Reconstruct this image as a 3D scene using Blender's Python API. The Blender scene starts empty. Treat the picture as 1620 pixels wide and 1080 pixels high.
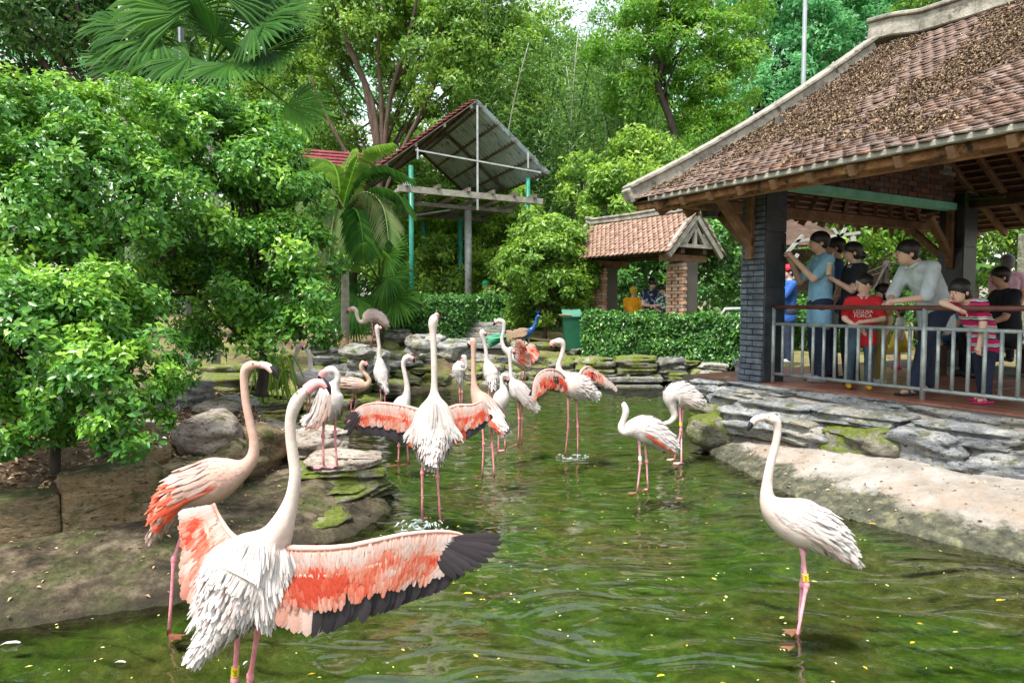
import bpy, math, random
import numpy as np
from mathutils import Vector, Matrix, noise
V = Vector
rad = math.radians
SC = bpy.context.scene
COL = SC.collection
rng = np.random.default_rng(7)
R = random.Random(11)

# ---------------------------------------------------------------- camera, world, sun, exposure
CAM_H = 1.6
PITCH = math.atan(60 / 1080)
cam_d = bpy.data.cameras.new('camera')
cam = bpy.data.objects.new('camera', cam_d)
COL.objects.link(cam)
cam.location = (0, 0, CAM_H)
cam.rotation_euler = (math.pi / 2 - PITCH, 0, 0)
cam_d.lens = 24; cam_d.sensor_width = 36
cam_d.clip_start = 0.05; cam_d.clip_end = 1000
SC.camera = cam

SUN_EL, SUN_AZ = rad(62), rad(215)      # azimuth measured clockwise from +Y
w = bpy.data.worlds.new('World'); SC.world = w; w.use_nodes = True
nt = w.node_tree; nt.nodes.clear()
sky = nt.nodes.new('ShaderNodeTexSky'); sky.sky_type = 'NISHITA'; sky.sun_disc = False
sky.sun_elevation = SUN_EL; sky.sun_rotation = SUN_AZ
sky.air_density = 2.0; sky.dust_density = 2.0; sky.ozone_density = 1.0
hs = nt.nodes.new('ShaderNodeHueSaturation'); hs.inputs['Saturation'].default_value = 0.38
bg = nt.nodes.new('ShaderNodeBackground'); bg.inputs['Strength'].default_value = 0.15
wo = nt.nodes.new('ShaderNodeOutputWorld')
nt.links.new(sky.outputs[0], hs.inputs['Color']); nt.links.new(hs.outputs[0], bg.inputs[0]); nt.links.new(bg.outputs[0], wo.inputs[0])
sun_d = bpy.data.lights.new('sun', 'SUN'); sun = bpy.data.objects.new('sun', sun_d); COL.objects.link(sun)
sun_d.energy = 3.0; sun_d.angle = rad(9); sun_d.color = (1.0, 0.96, 0.88)
sd = V((math.sin(SUN_AZ) * math.cos(SUN_EL), math.cos(SUN_AZ) * math.cos(SUN_EL), math.sin(SUN_EL)))
sun.rotation_euler = sd.to_track_quat('Z', 'Y').to_euler()
SC.view_settings.view_transform = 'Standard'
SC.view_settings.look = 'None'
SC.view_settings.gamma = 1.0
SC.view_settings.use_curve_mapping = False
SC.view_settings.exposure = 1.13
SC.cycles.max_bounces = 6
SC.cycles.transparent_max_bounces = 8
SC.cycles.transmission_bounces = 4
SC.cycles.glossy_bounces = 3
SC.cycles.diffuse_bounces = 3
SC.cycles.caustics_reflective = False
SC.cycles.caustics_refractive = False
SC.cycles.sample_clamp_indirect = 4

# ---------------------------------------------------------------- photo pixel -> place in the world
def raydir(px, py):
    a = (px - 810) / 1080; b = (540 - py) / 1080
    return V((a, math.cos(PITCH) + b * math.sin(PITCH), -math.sin(PITCH) + b * math.cos(PITCH)))
def P(px, py, Y):
    d = raydir(px, py); t = Y / d.y
    return V((d.x * t, Y, CAM_H + d.z * t))
def G(px, py, z=0.0):
    d = raydir(px, py); t = (z - CAM_H) / d.z
    return V((d.x * t, d.y * t, z))

# ---------------------------------------------------------------- object helpers
OFF = {}
def link(o, parent=None):
    COL.objects.link(o)
    if parent is not None:
        o.parent = parent
    return o
def off(parent):
    return OFF.get(parent.name, V((0, 0, 0))) if parent is not None else V((0, 0, 0))
def tag(o, label=None, cat=None, group=None, kind=None):
    if label: o['label'] = label
    if cat: o['category'] = cat
    if group: o['group'] = group
    if kind: o['kind'] = kind
    return o
def thing(name, label, cat, loc, group=None):
    o = bpy.data.objects.new(name, None); o.empty_display_size = 0.1
    COL.objects.link(o); o.location = loc
    OFF[o.name] = V(loc)
    return tag(o, label, cat, group)

class MB:
    """collects shapes, builds one mesh object"""
    def __init__(s):
        s.v = []; s.f = []; s.m = []; s.rnd = []; s.useR = False; s.n = {}
    def add(s, vs, fs, mat=0, rnd=None, nrm=None):
        n = len(s.v)
        if nrm is not None:
            for i_, q_ in enumerate(nrm): s.n[n + i_] = tuple(q_)
        s.v += [tuple(p) for p in vs]
        s.f += [tuple(i + n for i in f) for f in fs]; s.m += [mat] * len(fs)
        if rnd is not None: s.useR = True
        s.rnd += [0.5 if rnd is None else rnd] * len(vs)
        return s
    def box(s, c, size, ax=None, mat=0, bev=0.0, rnd=None):
        """c centre, size full extents, ax 3 axis vectors"""
        c = V(c); X, Y, Z = ax if ax else (V((1, 0, 0)), V((0, 1, 0)), V((0, 0, 1)))
        hx, hy, hz = [q / 2 for q in size]
        if bev <= 0:
            vs = [c + X * (hx * i) + Y * (hy * j) + Z * (hz * k) for k in (-1, 1) for j in (-1, 1) for i in (-1, 1)]
            return s.add(vs, [(0, 2, 3, 1), (4, 5, 7, 6), (0, 1, 5, 4), (2, 6, 7, 3), (0, 4, 6, 2), (1, 3, 7, 5)], mat, rnd)
        vs = []; idx = {}
        for k in (-1, 1):
            for j in (-1, 1):
                for i in (-1, 1):
                    for a in range(3):
                        q = [hx - (bev if a != 0 else 0), hy - (bev if a != 1 else 0), hz - (bev if a != 2 else 0)]
                        idx[(i, j, k, a)] = len(vs)
                        vs.append(c + X * (q[0] * i) + Y * (q[1] * j) + Z * (q[2] * k))
        fs = []
        for sg in (-1, 1):
            r1 = [(sg, -1, -1, 0), (sg, 1, -1, 0), (sg, 1, 1, 0), (sg, -1, 1, 0)]
            r2 = [(-1, sg, -1, 1), (1, sg, -1, 1), (1, sg, 1, 1), (-1, sg, 1, 1)]
            r3 = [(-1, -1, sg, 2), (1, -1, sg, 2), (1, 1, sg, 2), (-1, 1, sg, 2)]
            for r, flip in ((r1, sg < 0), (r2, sg > 0), (r3, sg < 0)):
                q = [idx[t] for t in r]
                fs.append(tuple(q[::-1] if flip else q))
        for i in (-1, 1):
            for j in (-1, 1):
                for k in (-1, 1):
                    q = [idx[(i, j, k, a)] for a in range(3)]
                    fs.append(tuple(q if i * j * k > 0 else q[::-1]))
        for a, b in ((0, 1), (1, 2), (0, 2)):
            cax = 3 - a - b
            for s1 in (-1, 1):
                for s2 in (-1, 1):
                    def key(t, which):
                        q = [0, 0, 0]; q[a] = s1; q[b] = s2; q[cax] = t
                        return idx[(q[0], q[1], q[2], which)]
                    q = [key(-1, a), key(-1, b), key(1, b), key(1, a)]
                    fs.append(tuple(q))
        return s.add(vs, fs, mat, rnd)
    def beam(s, p0, p1, wd, ht, up=V((0, 0, 1)), mat=0, bev=0.0, rnd=None):
        p0 = V(p0); p1 = V(p1); X = (p1 - p0); L = X.length; X = X / L
        Yv = up.cross(X); Yv.normalize(); Z = X.cross(Yv)
        return s.box((p0 + p1) / 2, (L, wd, ht), (X, Yv, Z), mat, bev, rnd)
    def tube(s, pts, radii, seg=8, mat=0, side=None, rnd=None, caps=True, flat=None):
        """pts list of Vector; radii list of r or (a,b); side keeps the cross-section upright"""
        pts = [V(p) for p in pts]; n = len(pts)
        if not isinstance(radii, (list, tuple)) : radii = [radii] * n
        vs = []; prev = None
        for i, p in enumerate(pts):
            t = (pts[min(i + 1, n - 1)] - pts[max(i - 1, 0)])
            if t.length < 1e-9: t = V((0, 0, 1))
            t.normalize()
            if side is not None: ref = V(side)
            elif prev is None: ref = V((1, 0, 0)) if abs(t.x) < 0.8 else V((0, 1, 0))
            else: ref = prev
            a = ref - t * ref.dot(t)
            if a.length < 1e-6: a = V((0, 1, 0)) - t * t.y
            a.normalize(); prev = a
            b = t.cross(a)
            r = radii[i]; ra, rb = r if isinstance(r, (tuple, list)) else (r, r)
            for k in range(seg):
                th = 2 * math.pi * k / seg
                vs.append(p + a * (ra * math.cos(th)) + b * (rb * math.sin(th)))
        fs = []
        for i in range(n - 1):
            for k in range(seg):
                k2 = (k + 1) % seg
                fs.append((i * seg + k, i * seg + k2, (i + 1) * seg + k2, (i + 1) * seg + k))
        if caps:
            fs.append(tuple(range(seg))[::-1]); fs.append(tuple((n - 1) * seg + k for k in range(seg)))
        return s.add(vs, fs, mat, rnd)
    def ball(s, c, r, nu=12, nv=8, ax=None, mat=0, rnd=None):
        c = V(c); r = r if isinstance(r, (tuple, list)) else (r, r, r)
        X, Y, Z = ax if ax else (V((1, 0, 0)), V((0, 1, 0)), V((0, 0, 1)))
        vs = [c - Z * r[2]]
        for j in range(1, nv):
            ph = -math.pi / 2 + math.pi * j / nv
            for i in range(nu):
                th = 2 * math.pi * i / nu
                vs.append(c + X * (r[0] * math.cos(ph) * math.cos(th)) + Y * (r[1] * math.cos(ph) * math.sin(th)) + Z * (r[2] * math.sin(ph)))
        vs.append(c + Z * r[2]); fs = []
        for i in range(nu): fs.append((0, 1 + (i + 1) % nu, 1 + i))
        for j in range(nv - 2):
            for i in range(nu):
                a = 1 + j * nu + i; b = 1 + j * nu + (i + 1) % nu
                fs.append((a, b, b + nu, a + nu))
        t = len(vs) - 1
        for i in range(nu): fs.append((t, 1 + (nv - 2) * nu + i, 1 + (nv - 2) * nu + (i + 1) % nu))
        return s.add(vs, fs, mat, rnd)
    def mesh(s, name, mats, smooth=False, offset=V((0, 0, 0))):
        me = bpy.data.meshes.new(name)
        me.from_pydata([(p[0] - offset.x, p[1] - offset.y, p[2] - offset.z) for p in s.v], [], s.f)
        if not isinstance(mats, (list, tuple)): mats = [mats]
        for m in mats: me.materials.append(m)
        if len(mats) > 1: me.polygons.foreach_set('material_index', s.m)
        if smooth: me.polygons.foreach_set('use_smooth', [True] * len(s.f))
        if s.useR:
            me.update(); me.attributes.new('rnd', 'FLOAT', 'POINT'); me.attributes['rnd'].data.foreach_set('value', s.rnd)
        if s.n and len(s.n) == len(s.v):
            me.polygons.foreach_set('use_smooth', [True] * len(s.f)); me.update()
            me.normals_split_custom_set_from_vertices([s.n[i_] for i_ in range(len(s.v))])
        me.update()
        return me
    def build(s, name, mats, parent=None, smooth=False, **kw):
        if parent is None and s.v and kw.get('origin', True):
            a = np.array(s.v); o0 = V((float(a[:, 0].mean()), float(a[:, 1].mean()), float(a[:, 2].min())))
        else: o0 = off(parent)
        me = s.mesh(name, mats, smooth, o0)
        o = bpy.data.objects.new(name, me)
        if parent is None: o.location = o0
        link(o, parent); OFF[o.name] = o0
        kw.pop('origin', None)
        return tag(o, **kw)
def inst(name, me, M, parent=None, **kw):
    o = bpy.data.objects.new(name, me)
    o.matrix_world = Matrix.Translation(-off(parent)) @ M
    OFF[o.name] = off(parent)
    link(o, parent)
    return tag(o, **kw)
def npmesh(name, vs, tris, mats, rnd=None, smooth=False, parent=None, quad=False, **kw):
    """vs (n,3), tris (m,k) world coordinates"""
    k = tris.shape[1]; o0 = off(parent)
    if parent is None: o0 = V((float(vs[:, 0].mean()), float(vs[:, 1].mean()), float(vs[:, 2].min())))
    vs = vs - np.array(o0)
    me = bpy.data.meshes.new(name)
    me.vertices.add(len(vs)); me.vertices.foreach_set('co', vs.astype(np.float32).ravel())
    me.loops.add(tris.size); me.loops.foreach_set('vertex_index', tris.astype(np.int32).ravel())
    me.polygons.add(len(tris)); me.polygons.foreach_set('loop_start', np.arange(0, tris.size, k, dtype=np.int32))
    if smooth: me.polygons.foreach_set('use_smooth', np.ones(len(tris), dtype=bool))
    for m in (mats if isinstance(mats, (list, tuple)) else [mats]): me.materials.append(m)
    if rnd is not None:
        me.update(); me.attributes.new('rnd', 'FLOAT', 'POINT'); me.attributes['rnd'].data.foreach_set('value', rnd.astype(np.float32))
    me.update(calc_edges=True)
    o = bpy.data.objects.new(name, me)
    if parent is None: o.location = o0
    link(o, parent); OFF[o.name] = o0
    return tag(o, **kw)

def catmull(pts, n):
    """pts: list of tuples (any dim) -> n*(len-1)+1 interpolated np rows"""
    A = np.array(pts, float); out = []
    m = len(A)
    for i in range(m - 1):
        p0 = A[max(i - 1, 0)]; p1 = A[i]; p2 = A[i + 1]; p3 = A[min(i + 2, m - 1)]
        for k in range(n):
            t = k / n
            out.append(0.5 * ((2 * p1) + (-p0 + p2) * t + (2 * p0 - 5 * p1 + 4 * p2 - p3) * t * t + (-p0 + 3 * p1 - 3 * p2 + p3) * t ** 3))
    out.append(A[-1])
    return np.array(out)

# ---------------------------------------------------------------- materials
def ramp(nt, stops):
    n = nt.nodes.new('ShaderNodeValToRGB'); e = n.color_ramp.elements
    while len(e) < len(stops): e.new(0.5)
    for i, (p, c) in enumerate(stops):
        e[i].position = p; e[i].color = (*c[:3], 1)
    return n
def M(name, stops, scale=4.0, rough=0.7, bump=0.0, bscale=30.0, var=0.0, spec=0.4, metal=0.0, detail=8.0, stretch=(1, 1, 1), trans=0.0,
      spots=None, sscale=10.0, sth=0.6, coat=0.0, rattr=False, rndmix=0.5, sheen=0.0, hv=0.0):
    """stops: [(pos, rgb)...] or one rgb; noise driven colour; spots: second colour patches"""
    m = bpy.data.materials.new(name); m.use_nodes = True; nt = m.node_tree; nt.nodes.clear(); L = nt.links.new
    out = nt.nodes.new('ShaderNodeOutputMaterial'); b = nt.nodes.new('ShaderNodeBsdfPrincipled')
    b.inputs['Roughness'].default_value = rough; b.inputs['Metallic'].default_value = metal
    b.inputs['Specular IOR Level'].default_value = spec
    if coat: b.inputs['Coat Weight'].default_value = coat; b.inputs['Coat Roughness'].default_value = 0.15
    if isinstance(stops[0], (int, float)):
        c = stops; stops = [(0.3, tuple(x * 0.86 for x in c)), (0.7, tuple(min(1, x * 1.1) for x in c))]
    geo = nt.nodes.new('ShaderNodeNewGeometry'); mp = nt.nodes.new('ShaderNodeMapping')
    mp.inputs['Scale'].default_value = stretch
    L(geo.outputs['Position'], mp.inputs[0])
    nz = nt.nodes.new('ShaderNodeTexNoise'); nz.inputs['Scale'].default_value = scale; nz.inputs['Detail'].default_value = detail
    nz.inputs['Roughness'].default_value = 0.62
    L(mp.outputs[0], nz.inputs['Vector'])
    fac = nz.outputs['Fac']
    if rattr:
        at = nt.nodes.new('ShaderNodeAttribute'); at.attribute_name = 'rnd'
        mm = nt.nodes.new('ShaderNodeMix'); mm.data_type = 'FLOAT'; mm.inputs[0].default_value = rndmix
        L(fac, mm.inputs[2]); L(at.outputs['Fac'], mm.inputs[3]); fac = mm.outputs[0]
    rp = ramp(nt, stops); L(fac, rp.inputs[0]); colr = rp.outputs[0]
    if spots:
        n2 = nt.nodes.new('ShaderNodeTexNoise'); n2.inputs['Scale'].default_value = sscale; n2.inputs['Detail'].default_value = 6
        n2.inputs['Roughness'].default_value = 0.7
        L(mp.outputs[0], n2.inputs['Vector'])
        r2 = ramp(nt, [(sth - 0.06, (0, 0, 0)), (sth + 0.06, (1, 1, 1))]); L(n2.outputs['Fac'], r2.inputs[0])
        mx = nt.nodes.new('ShaderNodeMix'); mx.data_type = 'RGBA'; L(r2.outputs[0], mx.inputs[0]); L(colr, mx.inputs[6])
        mx.inputs[7].default_value = (*spots, 1); colr = mx.outputs[2]
    if var or hv:
        oi = nt.nodes.new('ShaderNodeObjectInfo'); h = nt.nodes.new('ShaderNodeHueSaturation')
        mr = nt.nodes.new('ShaderNodeMapRange'); mr.inputs[3].default_value = 1 - var; mr.inputs[4].default_value = 1 + var
        L(oi.outputs['Random'], mr.inputs[0]); L(mr.outputs[0], h.inputs['Value']); L(colr, h.inputs['Color']); colr = h.outputs[0]
        if hv:
            m2 = nt.nodes.new('ShaderNodeMath'); m2.operation = 'MULTIPLY_ADD'; m2.inputs[1].default_value = 7.31; m2.inputs[2].default_value = 0
            fr = nt.nodes.new('ShaderNodeMath'); fr.operation = 'FRACT'; L(oi.outputs['Random'], m2.inputs[0]); L(m2.outputs[0], fr.inputs[0])
            m3 = nt.nodes.new('ShaderNodeMapRange'); m3.inputs[3].default_value = 1 - hv; m3.inputs[4].default_value = 1 + hv
            L(fr.outputs[0], m3.inputs[0]); L(m3.outputs[0], h.inputs['Saturation'])
    L(colr, b.inputs['Base Color'])
    if bump:
        n3 = nt.nodes.new('ShaderNodeTexNoise'); n3.inputs['Scale'].default_value = bscale; n3.inputs['Detail'].default_value = 6
        n3.inputs['Roughness'].default_value = 0.6
        L(mp.outputs[0], n3.inputs['Vector'])
        bp = nt.nodes.new('ShaderNodeBump'); bp.inputs['Strength'].default_value = min(1, bump); bp.inputs['Distance'].default_value = 0.35 / bscale
        L(n3.outputs['Fac'], bp.inputs['Height']); L(bp.outputs[0], b.inputs['Normal'])
    if trans:
        tr = nt.nodes.new('ShaderNodeBsdfTranslucent'); L(colr, tr.inputs[0])
        ms = nt.nodes.new('ShaderNodeMixShader'); ms.inputs[0].default_value = trans
        L(b.outputs[0], ms.inputs[1]); L(tr.outputs[0], ms.inputs[2]); L(ms.outputs[0], out.inputs[0])
    else: L(b.outputs[0], out.inputs[0])
    return m
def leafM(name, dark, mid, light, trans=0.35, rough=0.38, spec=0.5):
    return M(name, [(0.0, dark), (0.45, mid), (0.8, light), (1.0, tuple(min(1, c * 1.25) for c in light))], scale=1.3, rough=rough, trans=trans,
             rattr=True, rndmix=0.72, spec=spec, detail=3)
MT = {}
MT['soil'] = M('soil', [(0.3, (0.05, 0.035, 0.022)), (0.6, (0.12, 0.085, 0.055)), (0.8, (0.2, 0.15, 0.1))], scale=6, rough=0.95, bump=0.8, bscale=40)
def rockM(name, stops, moss=None, mossth=0.55, dark=None, layer=3.0, bump=1.0, warm=None):
    """stone: layered noise, moss on patches (more on upward faces), dark wet band at the water line"""
    m = bpy.data.materials.new(name); m.use_nodes = True; nt = m.node_tree; nt.nodes.clear(); L = nt.links.new
    out = nt.nodes.new('ShaderNodeOutputMaterial'); b = nt.nodes.new('ShaderNodeBsdfPrincipled'); b.inputs['Roughness'].default_value = 0.85
    b.inputs['Specular IOR Level'].default_value = 0.25
    geo = nt.nodes.new('ShaderNodeNewGeometry'); mp = nt.nodes.new('ShaderNodeMapping'); mp.inputs['Scale'].default_value = (1, 1, layer)
    L(geo.outputs['Position'], mp.inputs[0])
    def nz(scale, det=9, src=None, rg=0.65, dist=0.0):
        n = nt.nodes.new('ShaderNodeTexNoise'); n.inputs['Scale'].default_value = scale; n.inputs['Detail'].default_value = det
        n.inputs['Roughness'].default_value = rg; n.inputs['Distortion'].default_value = dist
        L(src or mp.outputs[0], n.inputs['Vector']); return n
    a = nz(3.2, dist=0.6); rp = ramp(nt, stops); L(a.outputs['Fac'], rp.inputs[0]); c = rp.outputs[0]
    oi = nt.nodes.new('ShaderNodeObjectInfo'); h = nt.nodes.new('ShaderNodeHueSaturation'); mr = nt.nodes.new('ShaderNodeMapRange')
    mr.inputs[3].default_value = 0.72; mr.inputs[4].default_value = 1.25; L(oi.outputs['Random'], mr.inputs[0]); L(mr.outputs[0], h.inputs['Value']); L(c, h.inputs['Color']); c = h.outputs[0]
    def mixin(fac, col, c):
        x = nt.nodes.new('ShaderNodeMix'); x.data_type = 'RGBA'; L(fac, x.inputs[0]); L(c, x.inputs[6]); x.inputs[7].default_value = (*col, 1); return x.outputs[2]
    if warm:
        n = nz(2.1, 5, geo.outputs['Position']); r = ramp(nt, [(0.5, (0, 0, 0)), (0.68, (0.8, 0.8, 0.8))]); L(n.outputs['Fac'], r.inputs[0]); c = mixin(r.outputs[0], warm, c)
    dk = nz(14, 8); r = ramp(nt, [(0.34, (1, 1, 1)), (0.46, (0, 0, 0))]); L(dk.outputs['Fac'], r.inputs[0]); c = mixin(r.outputs[0], dark or (0.05, 0.045, 0.035), c)
    dk = nz(46, 5); r = ramp(nt, [(0.36, (.85, .85, .85)), (0.44, (0, 0, 0))]); L(dk.outputs['Fac'], r.inputs[0]); c = mixin(r.outputs[0], dark or (0.07, 0.065, 0.05), c)
    lt = nz(20, 7); r = ramp(nt, [(0.58, (0, 0, 0)), (0.7, (.6, .6, .6))]); L(lt.outputs['Fac'], r.inputs[0]); c = mixin(r.outputs[0], tuple(min(.75, x * 1.35) for x in stops[-1][1]), c)
    if moss:
        n = nz(4.5, 8, geo.outputs['Position'], 0.7)
        sx = nt.nodes.new('ShaderNodeSeparateXYZ'); L(geo.outputs['Normal'], sx.inputs[0])
        ma = nt.nodes.new('ShaderNodeMath'); ma.operation = 'MULTIPLY_ADD'; L(sx.outputs[2], ma.inputs[0]); ma.inputs[1].default_value = 0.07; L(n.outputs['Fac'], ma.inputs[2])
        r = ramp(nt, [(mossth - 0.05, (0, 0, 0)), (mossth + 0.07, (1, 1, 1))]); L(ma.outputs[0], r.inputs[0])
        n2 = nz(28, 4, geo.outputs['Position']); r2 = ramp(nt, [(0.3, tuple(x * 0.35 for x in moss)), (0.7, moss)]); L(n2.outputs['Fac'], r2.inputs[0])
        x = nt.nodes.new('ShaderNodeMix'); x.data_type = 'RGBA'; L(r.outputs[0], x.inputs[0]); L(c, x.inputs[6]); L(r2.outputs[0], x.inputs[7]); c = x.outputs[2]
    sz = nt.nodes.new('ShaderNodeSeparateXYZ'); L(geo.outputs['Position'], sz.inputs[0])
    r = ramp(nt, [(0.0, (1, 1, 1)), (0.09, (0, 0, 0))]); L(sz.outputs[2], r.inputs[0]); c = mixin(r.outputs[0], (0.03, 0.035, 0.018), c)
    L(c, b.inputs['Base Color'])
    n3 = nz(15, 12, rg=0.75, dist=0.4); bp = nt.nodes.new('ShaderNodeBump'); bp.inputs['Strength'].default_value = bump; bp.inputs['Distance'].default_value = 0.035
    L(n3.outputs['Fac'], bp.inputs['Height']); L(bp.outputs[0], b.inputs['Normal'])
    L(b.outputs[0], out.inputs[0]); return m
G3 = lambda a, b, c: [(0.32, a), (0.5, b), (0.68, c)]
MT['rock_grey'] = rockM('rock_grey', G3((0.12, 0.12, 0.12), (0.3, 0.3, 0.29), (0.52, 0.51, 0.48)), moss=(0.14, 0.17, 0.05), mossth=0.6, warm=(0.38, 0.33, 0.24))
MT['rock_blue'] = rockM('rock_blue', G3((0.07, 0.075, 0.085), (0.25, 0.265, 0.28), (0.5, 0.5, 0.48)), moss=(0.16, 0.17, 0.07), mossth=0.63, warm=(0.42, 0.38, 0.29))
MT['rock_moss'] = rockM('rock_moss', G3((0.1, 0.09, 0.07), (0.26, 0.24, 0.2), (0.4, 0.38, 0.32)), moss=(0.2, 0.25, 0.04), mossth=0.5, warm=(0.26, 0.24, 0.1))
MT['rock_tan'] = rockM('rock_tan', G3((0.22, 0.17, 0.13), (0.48, 0.4, 0.33), (0.64, 0.58, 0.51)), moss=(0.16, 0.17, 0.06), mossth=0.66)
MT['rock_wall'] = rockM('rock_wall', G3((0.1, 0.08, 0.045), (0.26, 0.2, 0.115), (0.42, 0.34, 0.21)), moss=(0.09, 0.11, 0.03), mossth=0.58, dark=(0.02, 0.018, 0.01), warm=(0.28, 0.17, 0.08))
MT['bark'] = M('bark', [(0.3, (0.04, 0.027, 0.02)), (0.6, (0.1, 0.068, 0.05)), (0.8, (0.17, 0.125, 0.1))], scale=8, rough=0.9, bump=1, bscale=25, stretch=(1, 1, 0.25))
MT['bark_dark'] = M('bark_dark', [(0.3, (0.02, 0.015, 0.012)), (0.7, (0.07, 0.055, 0.045))], scale=8, rough=0.9, bump=1, bscale=25, stretch=(1, 1, 0.25))
MT['bark_pale'] = M('bark_pale', [(0.3, (0.25, 0.24, 0.2)), (0.7, (0.45, 0.44, 0.38))], scale=6, rough=0.8, bump=0.5, bscale=20, stretch=(1, 1, 3))
MT['leaf_shrub'] = leafM('leaf_shrub', (0.014, 0.056, 0.01), (0.076, 0.25, 0.03), (0.383, 0.652, 0.062), 0.3, 0.3)
MT['leaf_hedge'] = leafM('leaf_hedge', (0.013, 0.047, 0.013), (0.059, 0.197, 0.038), (0.208, 0.435, 0.078), 0.3, 0.3)
MT['leaf_tree'] = leafM('leaf_tree', (0.031, 0.071, 0.011), (0.144, 0.302, 0.038), (0.452, 0.652, 0.078), 0.45, 0.4)
MT['leaf_light'] = leafM('leaf_light', (0.034, 0.106, 0.009), (0.14, 0.367, 0.03), (0.413, 0.562, 0.063), 0.5, 0.4)
MT['leaf_teal'] = leafM('leaf_teal', (0.034, 0.136, 0.051), (0.112, 0.403, 0.146), (0.322, 0.667, 0.253), 0.5, 0.5)
MT['leaf_dark'] = leafM('leaf_dark', (0.013, 0.043, 0.011), (0.052, 0.151, 0.027), (0.156, 0.31, 0.054), 0.35, 0.4)
MT['leaf_bamboo'] = leafM('leaf_bamboo', (0.021, 0.056, 0.014), (0.093, 0.227, 0.046), (0.278, 0.466, 0.093), 0.45, 0.4)
MT['flower'] = M('flower', (0.8, 0.82, 0.76), rough=0.6, trans=0.3)
MT['litter'] = M('litter', [(0.0, (0.1, 0.055, 0.03)), (0.45, (0.3, 0.19, 0.11)), (0.8, (0.55, 0.42, 0.28)), (1.0, (0.6, 0.3, 0.08))], rough=0.8, rattr=True, rndmix=0.85)
MT['palm'] = M('palm', [(0.0, (0.01, 0.04, 0.007)), (0.5, (0.03, 0.11, 0.014)), (1.0, (0.12, 0.28, 0.03))], rough=0.6, spec=.12, trans=0.3, rattr=True, rndmix=0.8)
MT['palm_yellow'] = M('palm_yellow', [(0.0, (0.06, 0.18, 0.015)), (0.5, (0.18, 0.38, 0.03)), (1.0, (0.48, 0.6, 0.08))], rough=0.4, trans=0.4, rattr=True, rndmix=0.8)
MT['palm_dry'] = M('palm_dry', [(0.0, (0.06, 0.17, 0.04)), (0.5, (0.17, 0.27, 0.08)), (0.8, (0.32, 0.29, 0.14)), (1.0, (0.45, 0.38, 0.26))], rough=0.7, trans=0.3, rattr=True, rndmix=0.8)
# ---------------------------------------------------------------- pond outline (world xy)
left_edge = [(-700, 1200), (-200, 1010), (0, 1000), (120, 978), (270, 958), (400, 915), (480, 872), (560, 848), (622, 806), (600, 772), (572, 740),
             (540, 705), (480, 690), (425, 674), (385, 660), (415, 645), (480, 648), (560, 640), (620, 628), (700, 618), (790, 615), (860, 614),
             (960, 612), (1050, 608), (1082, 612), (1104, 640), (1100, 662), (1088, 690), (1120, 716), (1160, 738), (1235, 777), (1330, 817),
             (1460, 852), (1620, 890), (1900, 985), (2500, 1200)]
OUT = [G(x, y)[:2] for x, y in left_edge]
OUT += [(4.5, 0.5), (4.0, -4), (-4.0, -4), (-4.5, 0.5)]
OUTL = np.array(OUT)
def inside_np(X, Y, poly):
    ins = np.zeros(X.shape, bool); n = len(poly)
    for i in range(n):
        x1, y1 = poly[i]; x2, y2 = poly[(i + 1) % n]
        c = ((y1 > Y) != (y2 > Y)) & (X < (x2 - x1) * (Y - y1) / (y2 - y1 + 1e-12) + x1)
        ins ^= c
    return ins
def dist_np(X, Y, poly, closed=True):
    D = np.full(X.shape, 1e9); n = len(poly)
    for i in range(n if closed else n - 1):
        a = poly[i]; b = poly[(i + 1) % n]; ab = np.array(b) - np.array(a)
        t = np.clip(((X - a[0]) * ab[0] + (Y - a[1]) * ab[1]) / (ab @ ab + 1e-12), 0, 1)
        D = np.minimum(D, np.hypot(X - a[0] - t * ab[0], Y - a[1] - t * ab[1]))
    return D
# axes of the pavilion: s runs along the pond rail towards the camera, t runs inwards from the rail
A0 = V((2.88, 7.87, 0)); D1 = V((0.5, -0.866, 0)); D2 = V((0.866, 0.5, 0)); FZ = 0.7
def W(s, t, z): return A0 + D1 * s + D2 * t + V((0, 0, z))
# line of the left retaining wall (foot of its face)
WL = [G(-500, 930, .13), G(-150, 888, .13), (G(0, 869, .13)), G(100, 856, .13), G(265, 826, .13), G(345, 792, .13), G(450, 748, .13), G(480, 715, .2)]
WLP = [(p.x, p.y) for p in WL]
soil_poly = [(-30, 1.2)] + [(x_ - .07, y_ + .17) for x_, y_ in WLP] + [G(430, 690, .35)[:2], G(385, 655, .2)[:2], G(300, 640, .2)[:2], G(230, 600, .2)[:2], (-12, 16), (-30, 16)]
def height(X, Y):
    ins = inside_np(X, Y, OUTL); D = dist_np(X, Y, OUTL)
    sm = lambda a: np.clip(a, 0, 1) ** 2 * (3 - 2 * np.clip(a, 0, 1))
    rx, ry = X - A0.x, Y - A0.y
    s = D1.x * rx + D1.y * ry; t = D2.x * rx + D2.y * ry
    bed = -0.05 - 0.16 * sm(D / 0.8)
    wr = ((t > -3.2) & (X > 1.2) & (Y < 9.6)) .astype(float)                 # right bank
    wf = sm((Y - 9.2) / 1.0) * (1 - wr)
    hl = 0.17 * np.clip(D / 0.55, 0, 1) ** 0.8
    so = inside_np(X, Y, np.array(soil_poly)); dw = dist_np(X, Y, soil_poly)
    hl = np.where(so, 0.42 + 0.12 * sm(dw / 1.2), hl)
    hr = 0.30 * np.clip(D / 0.85, 0, 1) ** 0.75 + 0.33 * sm((t + 0.75) / 0.5)
    hf = 0.55 * sm(D / 1.6) + 0.3 * sm((D - 1.5) / 3.0) * sm((1.5 - X) / 2.5)
    H = wr * hr + (1 - wr) * ((1 - wf) * hl + wf * hf)
    H = np.where(ins, bed, H)
    return H, ins, D, wr, so, wf
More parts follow.
